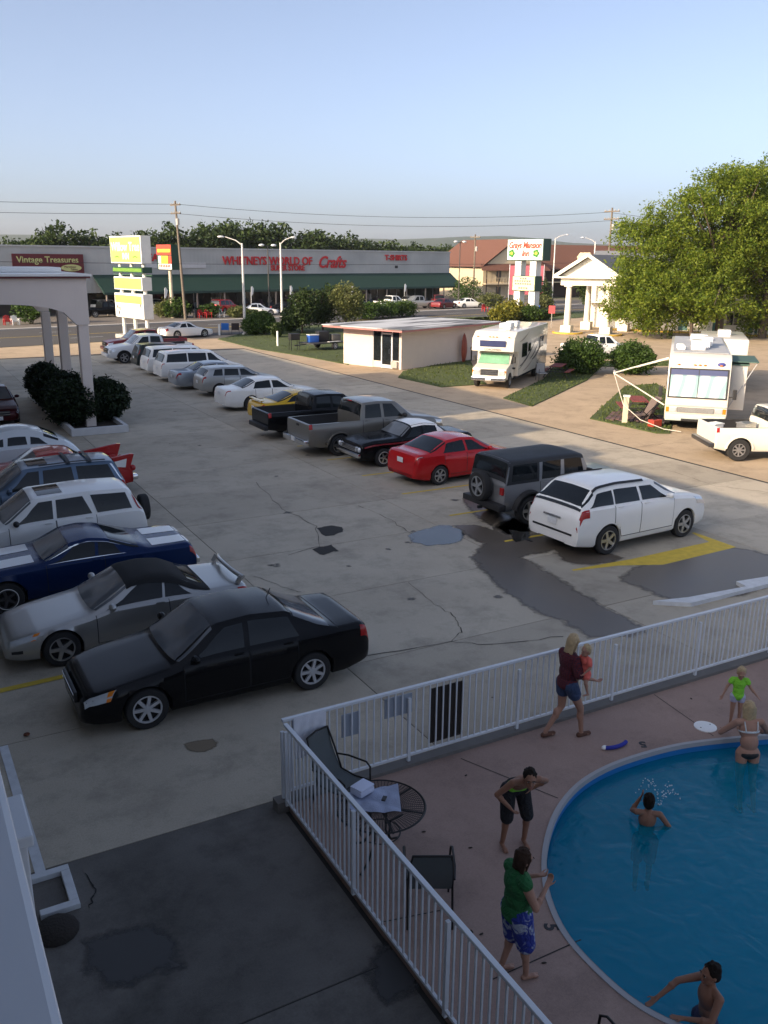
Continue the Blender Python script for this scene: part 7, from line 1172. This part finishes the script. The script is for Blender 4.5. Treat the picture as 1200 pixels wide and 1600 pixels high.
    for (nm, mat, kind, arg) in wear:
        c = MB()
        if kind == 'shirt':                                           # arg: sleeve fraction, hem drop, ease
            sl, hem, e = arg
            for cc, q in tor: c.ell(cc, tuple((x+e)*k for x in q), 18, 12, M)
            cap(c, J['shL'], (.056*f+e*.6)*k, J['shR'], (.056*f+e*.6)*k); c.ell(J['pel']-sp*hem*k*.5, ((.158*f+e)*k, (.118*f+e)*k, (.06+hem*.5)*k), 18, 10, M)
            if sl:
                for s in 'RL': cap(c, J['sh'+s], (.058*f+e*.6)*k, J['sh'+s].lerp(J['el'+s], sl), (.056*f+e)*k)
        elif kind == 'shorts':                                        # arg: leg fraction, ease
            fr, e = arg; c.ell(J['pel'], ((.160*f+e*.5)*k, (.118*f+e*.5)*k, .105*k), 18, 10, M)
            for s in 'RL':
                q = J['hp'+s].lerp(J['kn'+s], min(fr, 1)) if fr <= 1 else J['kn'+s].lerp(J['an'+s], fr-1); cap(c, J['hp'+s], (.092*f+e)*k, q, (.076*f+e)*k if fr < .9 else (.068*f+e)*k, 14)
        elif kind == 'brief': c.ell(J['pel']-sp*.03*k, (.160*f*k, .120*f*k, .085*k), 18, 10, M)
        elif kind == 'band': c.ell(J['chs']+sp*arg[0]*k, ((.153*f)*k, (.107*f)*k, arg[1]*k), 20, 10, M); [cap(c, J['sh'+s]*.55+J['nck']*.45+fy*y*k, .012*k, J['chs']+sx*(.085 if s == 'R' else -.085)*k+fy*y*1.35*k, .012*k, 6) for s in 'RL' for y in (-.075, .075)]
        elif kind == 'waist': cap(c, J['pel']+sp*.085*k-sx*.07*k, .088*k*f, J['pel']+sp*.085*k+sx*.07*k, .088*k*f)
        elif kind == 'shoe':
            for s in 'RL':
                c = MB(); A = J['an'+s]; cap(c, A+Vector((0, -.04, -.055))*k, .042*k, A+Vector((0, .15, -.062))*k, .036*k, 10); remesh(c, nm, mat, r, vox, 3)
            continue
        remesh(c, nm, mat, r, vox, 3)
    return r
def folds(t, b):                                                       # cloth creases
    N = t.nodes; tc = N.new('ShaderNodeTexCoord'); n = N.new('ShaderNodeTexNoise'); n.inputs['Scale'].default_value = 9; n.inputs['Distortion'].default_value = 2.5; bp = N.new('ShaderNodeBump'); bp.inputs['Strength'].default_value = .9; bp.inputs['Distance'].default_value = .03
    t.links.new(tc.outputs['Object'], n.inputs['Vector']); t.links.new(n.outputs['Fac'], bp.inputs['Height']); t.links.new(bp.outputs[0], b.inputs['Normal'])
def plaid(name, c1, c2, sc=24):
    m, t, b = nodes(name); N = t.nodes; Lk = t.links; tc = N.new('ShaderNodeTexCoord'); outs = []
    for d in 'XZ':
        wv = N.new('ShaderNodeTexWave'); wv.bands_direction = d; wv.inputs['Scale'].default_value = sc/3; Lk.new(tc.outputs['Object'], wv.inputs['Vector']); outs.append(wv.outputs['Fac'])
    mm = N.new('ShaderNodeMath'); mm.operation = 'MULTIPLY'; Lk.new(outs[0], mm.inputs[0]); Lk.new(outs[1], mm.inputs[1]); r = ramp(N, [(.15, c1), (.6, c2)]); Lk.new(mm.outputs[0], r.inputs[0]); Lk.new(r.outputs[0], b.inputs['Base Color']); b.inputs['Roughness'].default_value = .9; folds(t, b); MATS[name] = m; return m
def spotted(name, c1, c2, sc=9):
    m, t, b = nodes(name); N = t.nodes; Lk = t.links; tc = N.new('ShaderNodeTexCoord'); n = N.new('ShaderNodeTexNoise'); n.inputs['Scale'].default_value = sc; n.inputs['Distortion'].default_value = 1.5; Lk.new(tc.outputs['Object'], n.inputs['Vector']); r = ramp(N, [(.52, c1), (.62, c2)]); Lk.new(n.outputs['Fac'], r.inputs[0]); Lk.new(r.outputs[0], b.inputs['Base Color']); b.inputs['Roughness'].default_value = .85; folds(t, b); MATS[name] = m; return m
def cl(name, col):
    m = pm(name, col, .85, var=.18, scale=10); folds(m.node_tree, m.node_tree.nodes['Principled BSDF']); return m
def people():
    BL = pm('blonde_hair', (.42, .31, .17), .6, var=.3, scale=30, bump=.5, bscale=90); DB = pm('dark_hair', (.016, .011, .008), .75, var=.3, scale=30, bump=.5, bscale=90, spec=.15); BR = pm('brown_hair', (.04, .022, .014), .75, var=.3, scale=30, bump=.5, bscale=90, spec=.15)
    F = lambda deg: rad(deg-90)
    PL = plaid('red_plaid', (.10, .012, .018), (.03, .012, .03), 30); DN = cl('denim', (.035, .06, .13)); SD = pm('sandal', (.11, .05, .03), .8)
    wpos = (8.17, 9.06, .10)
    person('woman in red plaid shirt and denim shorts carrying a toddler along the fence', wpos, F(-4), 1.66, dict(knR=(.10, .20, .49), anR=(.10, .25, .085), knL=(-.10, .0, .48), anL=(-.10, -.27, .10), chs=(0, .01, 1.27), hd=(0, .06, 1.565), elR=(.25, .02, 1.12), wrR=(.30, .24, 1.05), elL=(-.22, .10, 1.11), wrL=(-.04, .30, 1.08), shR=(.15, .0, 1.36), shL=(-.15, .0, 1.36)), SKIN, BL, [('shirt', PL, 'shirt', (.85, .06, .022)), ('shorts', DN, 'shorts', (.38, .022)), ('sandal', SD, 'shoe', 0)], 1.08, 1, .1, .35, .17, .5)
    CO = cl('coral_cloth', (.72, .14, .11))
    person('blond toddler in coral swimsuit held in the arms of the plaid-shirted woman', (wpos[0]+.11, wpos[1]-.24, .10+.70), F(168), .82, dict(hpR=(.10, .0, .90), hpL=(-.10, 0, .90), knR=(.22, .16, .66), knL=(-.24, .10, .66), anR=(.24, .08, .34), anL=(-.26, .02, .34), elR=(.27, .08, 1.20), wrR=(.22, .30, 1.12), elL=(-.28, .02, 1.16), wrL=(-.26, .18, 1.02), hd=(0, .03, 1.62)), SKIN, BL, [('swim_shirt', CO, 'shirt', (.55, .0, .02)), ('swim_pants', CO, 'shorts', (.35, .03))], 1.15, 1.55, .2, .0, 0, .5, 0, .0065)
    BS = cl('black_board_shorts', (.008, .008, .010)); NG = cl('neon_green', (.22, .60, .04))
    person('bare-chested boy in black board shorts bending forward with hands on his thighs', (5.93, 7.30, .10), F(-105), 1.50, dict(pel=(0, -.10, .90), wst=(0, .02, 1.02), chs=(0, .16, 1.14), nck=(0, .29, 1.24), hd=(.02, .40, 1.33), shR=(.18, .24, 1.20), shL=(-.18, .24, 1.20), elR=(.36, .14, .98), wrR=(.17, .16, .76), elL=(-.38, .05, 1.03), wrL=(-.19, -.02, .88), hpR=(.10, -.10, .87), hpL=(-.10, -.10, .87), knR=(.15, .02, .49), knL=(-.15, .02, .49), anR=(.16, -.06, .085), anL=(-.16, -.06, .085)), SKIN2, DB, [('board_shorts', BS, 'shorts', (.95, .028)), ('waistband', NG, 'waist', 0)], .95, 1.08, -.25, .1, 0, .4)
    GT = cl('green_tank', (.012, .11, .03)); BP = spotted('blue_print', (.015, .03, .24), (.35, .40, .50), 8)
    person('person in green sleeveless top and blue patterned shorts with raised hands', (4.70, 5.70, .10), F(-8), 1.45, dict(elR=(.27, .08, 1.11), wrR=(.13, .30, 1.25), elL=(-.26, .10, 1.12), wrL=(-.09, .32, 1.22), hd=(0, .05, 1.565), knR=(.11, .08, .49), anR=(.12, .10, .085), anL=(-.10, -.10, .085)), SKIN, BR, [('tank_top', GT, 'shirt', (0, .10, .026)), ('patterned_shorts', BP, 'shorts', (.98, .030))], 1.25, 1.1, .1, .25, .10, .6)
    LV = cl('lavender_cloth', (.42, .42, .56))
    person('small blond child in neon green swim top standing at the pool edge', (10.68, 8.04, .10), F(-130), .98, dict(elR=(.30, .03, 1.17), wrR=(.40, .12, .95), elL=(-.30, .02, 1.17), wrL=(-.46, .10, 1.00), hd=(0, .06, 1.60), nck=(0, -.01, 1.43)), SKIN, BL, [('swim_top', NG, 'shirt', (.30, .0, .02)), ('swim_bottoms', LV, 'shorts', (.22, .022))], 1.0, 1.4, 0, .45, 0, .4, 0, .0065)
    BB = pm('black_swim', (.008, .008, .009), .6); WS = pm('white_swim', (.60, .62, .62), .7)
    person('woman in white bikini top leaning on the pool edge with her back to the camera', (10.27, 7.44, -.80), F(62), 1.66, dict(elR=(.36, .20, 1.14), wrR=(.20, .46, 1.04), elL=(-.36, .20, 1.14), wrL=(-.20, .46, 1.04), chs=(0, .06, 1.27), nck=(0, .10, 1.42), hd=(0, .15, 1.56), shR=(.18, .08, 1.38), shL=(-.18, .08, 1.38), knR=(.10, -.05, .49), knL=(-.10, -.05, .49), anR=(.1, -.2, .1), anL=(-.1, -.2, .1)), SKIN, BL, [('bikini_top', WS, 'band', (-.02, .045)), ('bikini_bottom', BB, 'brief', 0)], 1.06, 1, 0, .15, .26, .2)
    person('boy standing chest-deep in the pool beside a splash', (7.86, 7.02, -1.03), F(50), 1.42, dict(elL=(-.22, .15, 1.30), wrL=(-.12, .12, 1.55), elR=(.34, .02, 1.16), wrR=(.16, .12, 1.03), anL=(-.1, -.1, .1)), SKIN2, DB, [('swim_trunks', pm('navy_trunks', (.015, .02, .06), .8), 'shorts', (.9, .03))], .92, 1.1, -.1, 0, 0, .3)
    person('boy at the bottom edge of the pool with one arm on the deck', (6.08, 4.46, -.80), F(163), 1.42, dict(elR=(.24, .26, 1.31), wrR=(.22, .52, 1.13), elL=(-.26, .12, 1.18), wrL=(-.10, .36, 1.12), chs=(0, .02, 1.27)), SKIN2, DB, [('swim_trunks', MATS['navy_trunks'], 'shorts', (.9, .03))], .95, 1.1, .0, .1, 0, .12)
    b = MB(); rg = random.Random(3); o = P(1016, 1222, .2)
    for arc in range(5):
        a0 = rg.uniform(-.5, 2.6); hh = rg.uniform(.15, .42)
        for i in range(16): t = i/16; b.ell((o.x+.34*t*math.cos(a0)+rg.gauss(0, .012), o.y+.34*t*math.sin(a0)-.2+rg.gauss(0, .012), -.03+hh*4*t*(1-t)*.8+rg.gauss(0, .012)), (rg.uniform(.004, .012),)*3, 6, 4)
    stuff(b.build('water_splash', pm('splash_drop', (.55, .65, .72), .1), None, 60))
def haze():
    m = bpy.data.materials.new('air'); m.use_nodes = True; t = m.node_tree; t.nodes.remove(t.nodes['Principled BSDF']); v = t.nodes.new('ShaderNodeVolumePrincipled')
    v.inputs['Color'].default_value = (.86, .92, 1.0, 1); v.inputs['Density'].default_value = .00011; v.inputs['Anisotropy'].default_value = .2; t.links.new(v.outputs[0], t.nodes['Material Output'].inputs['Volume'])
    o = MB().b2((-5900, -5900, -2.5), (5900, 5900, 190)).build('haze', m); stuff(o)
make_vehicles(); setting(); far_side(); campground(); people(); haze()
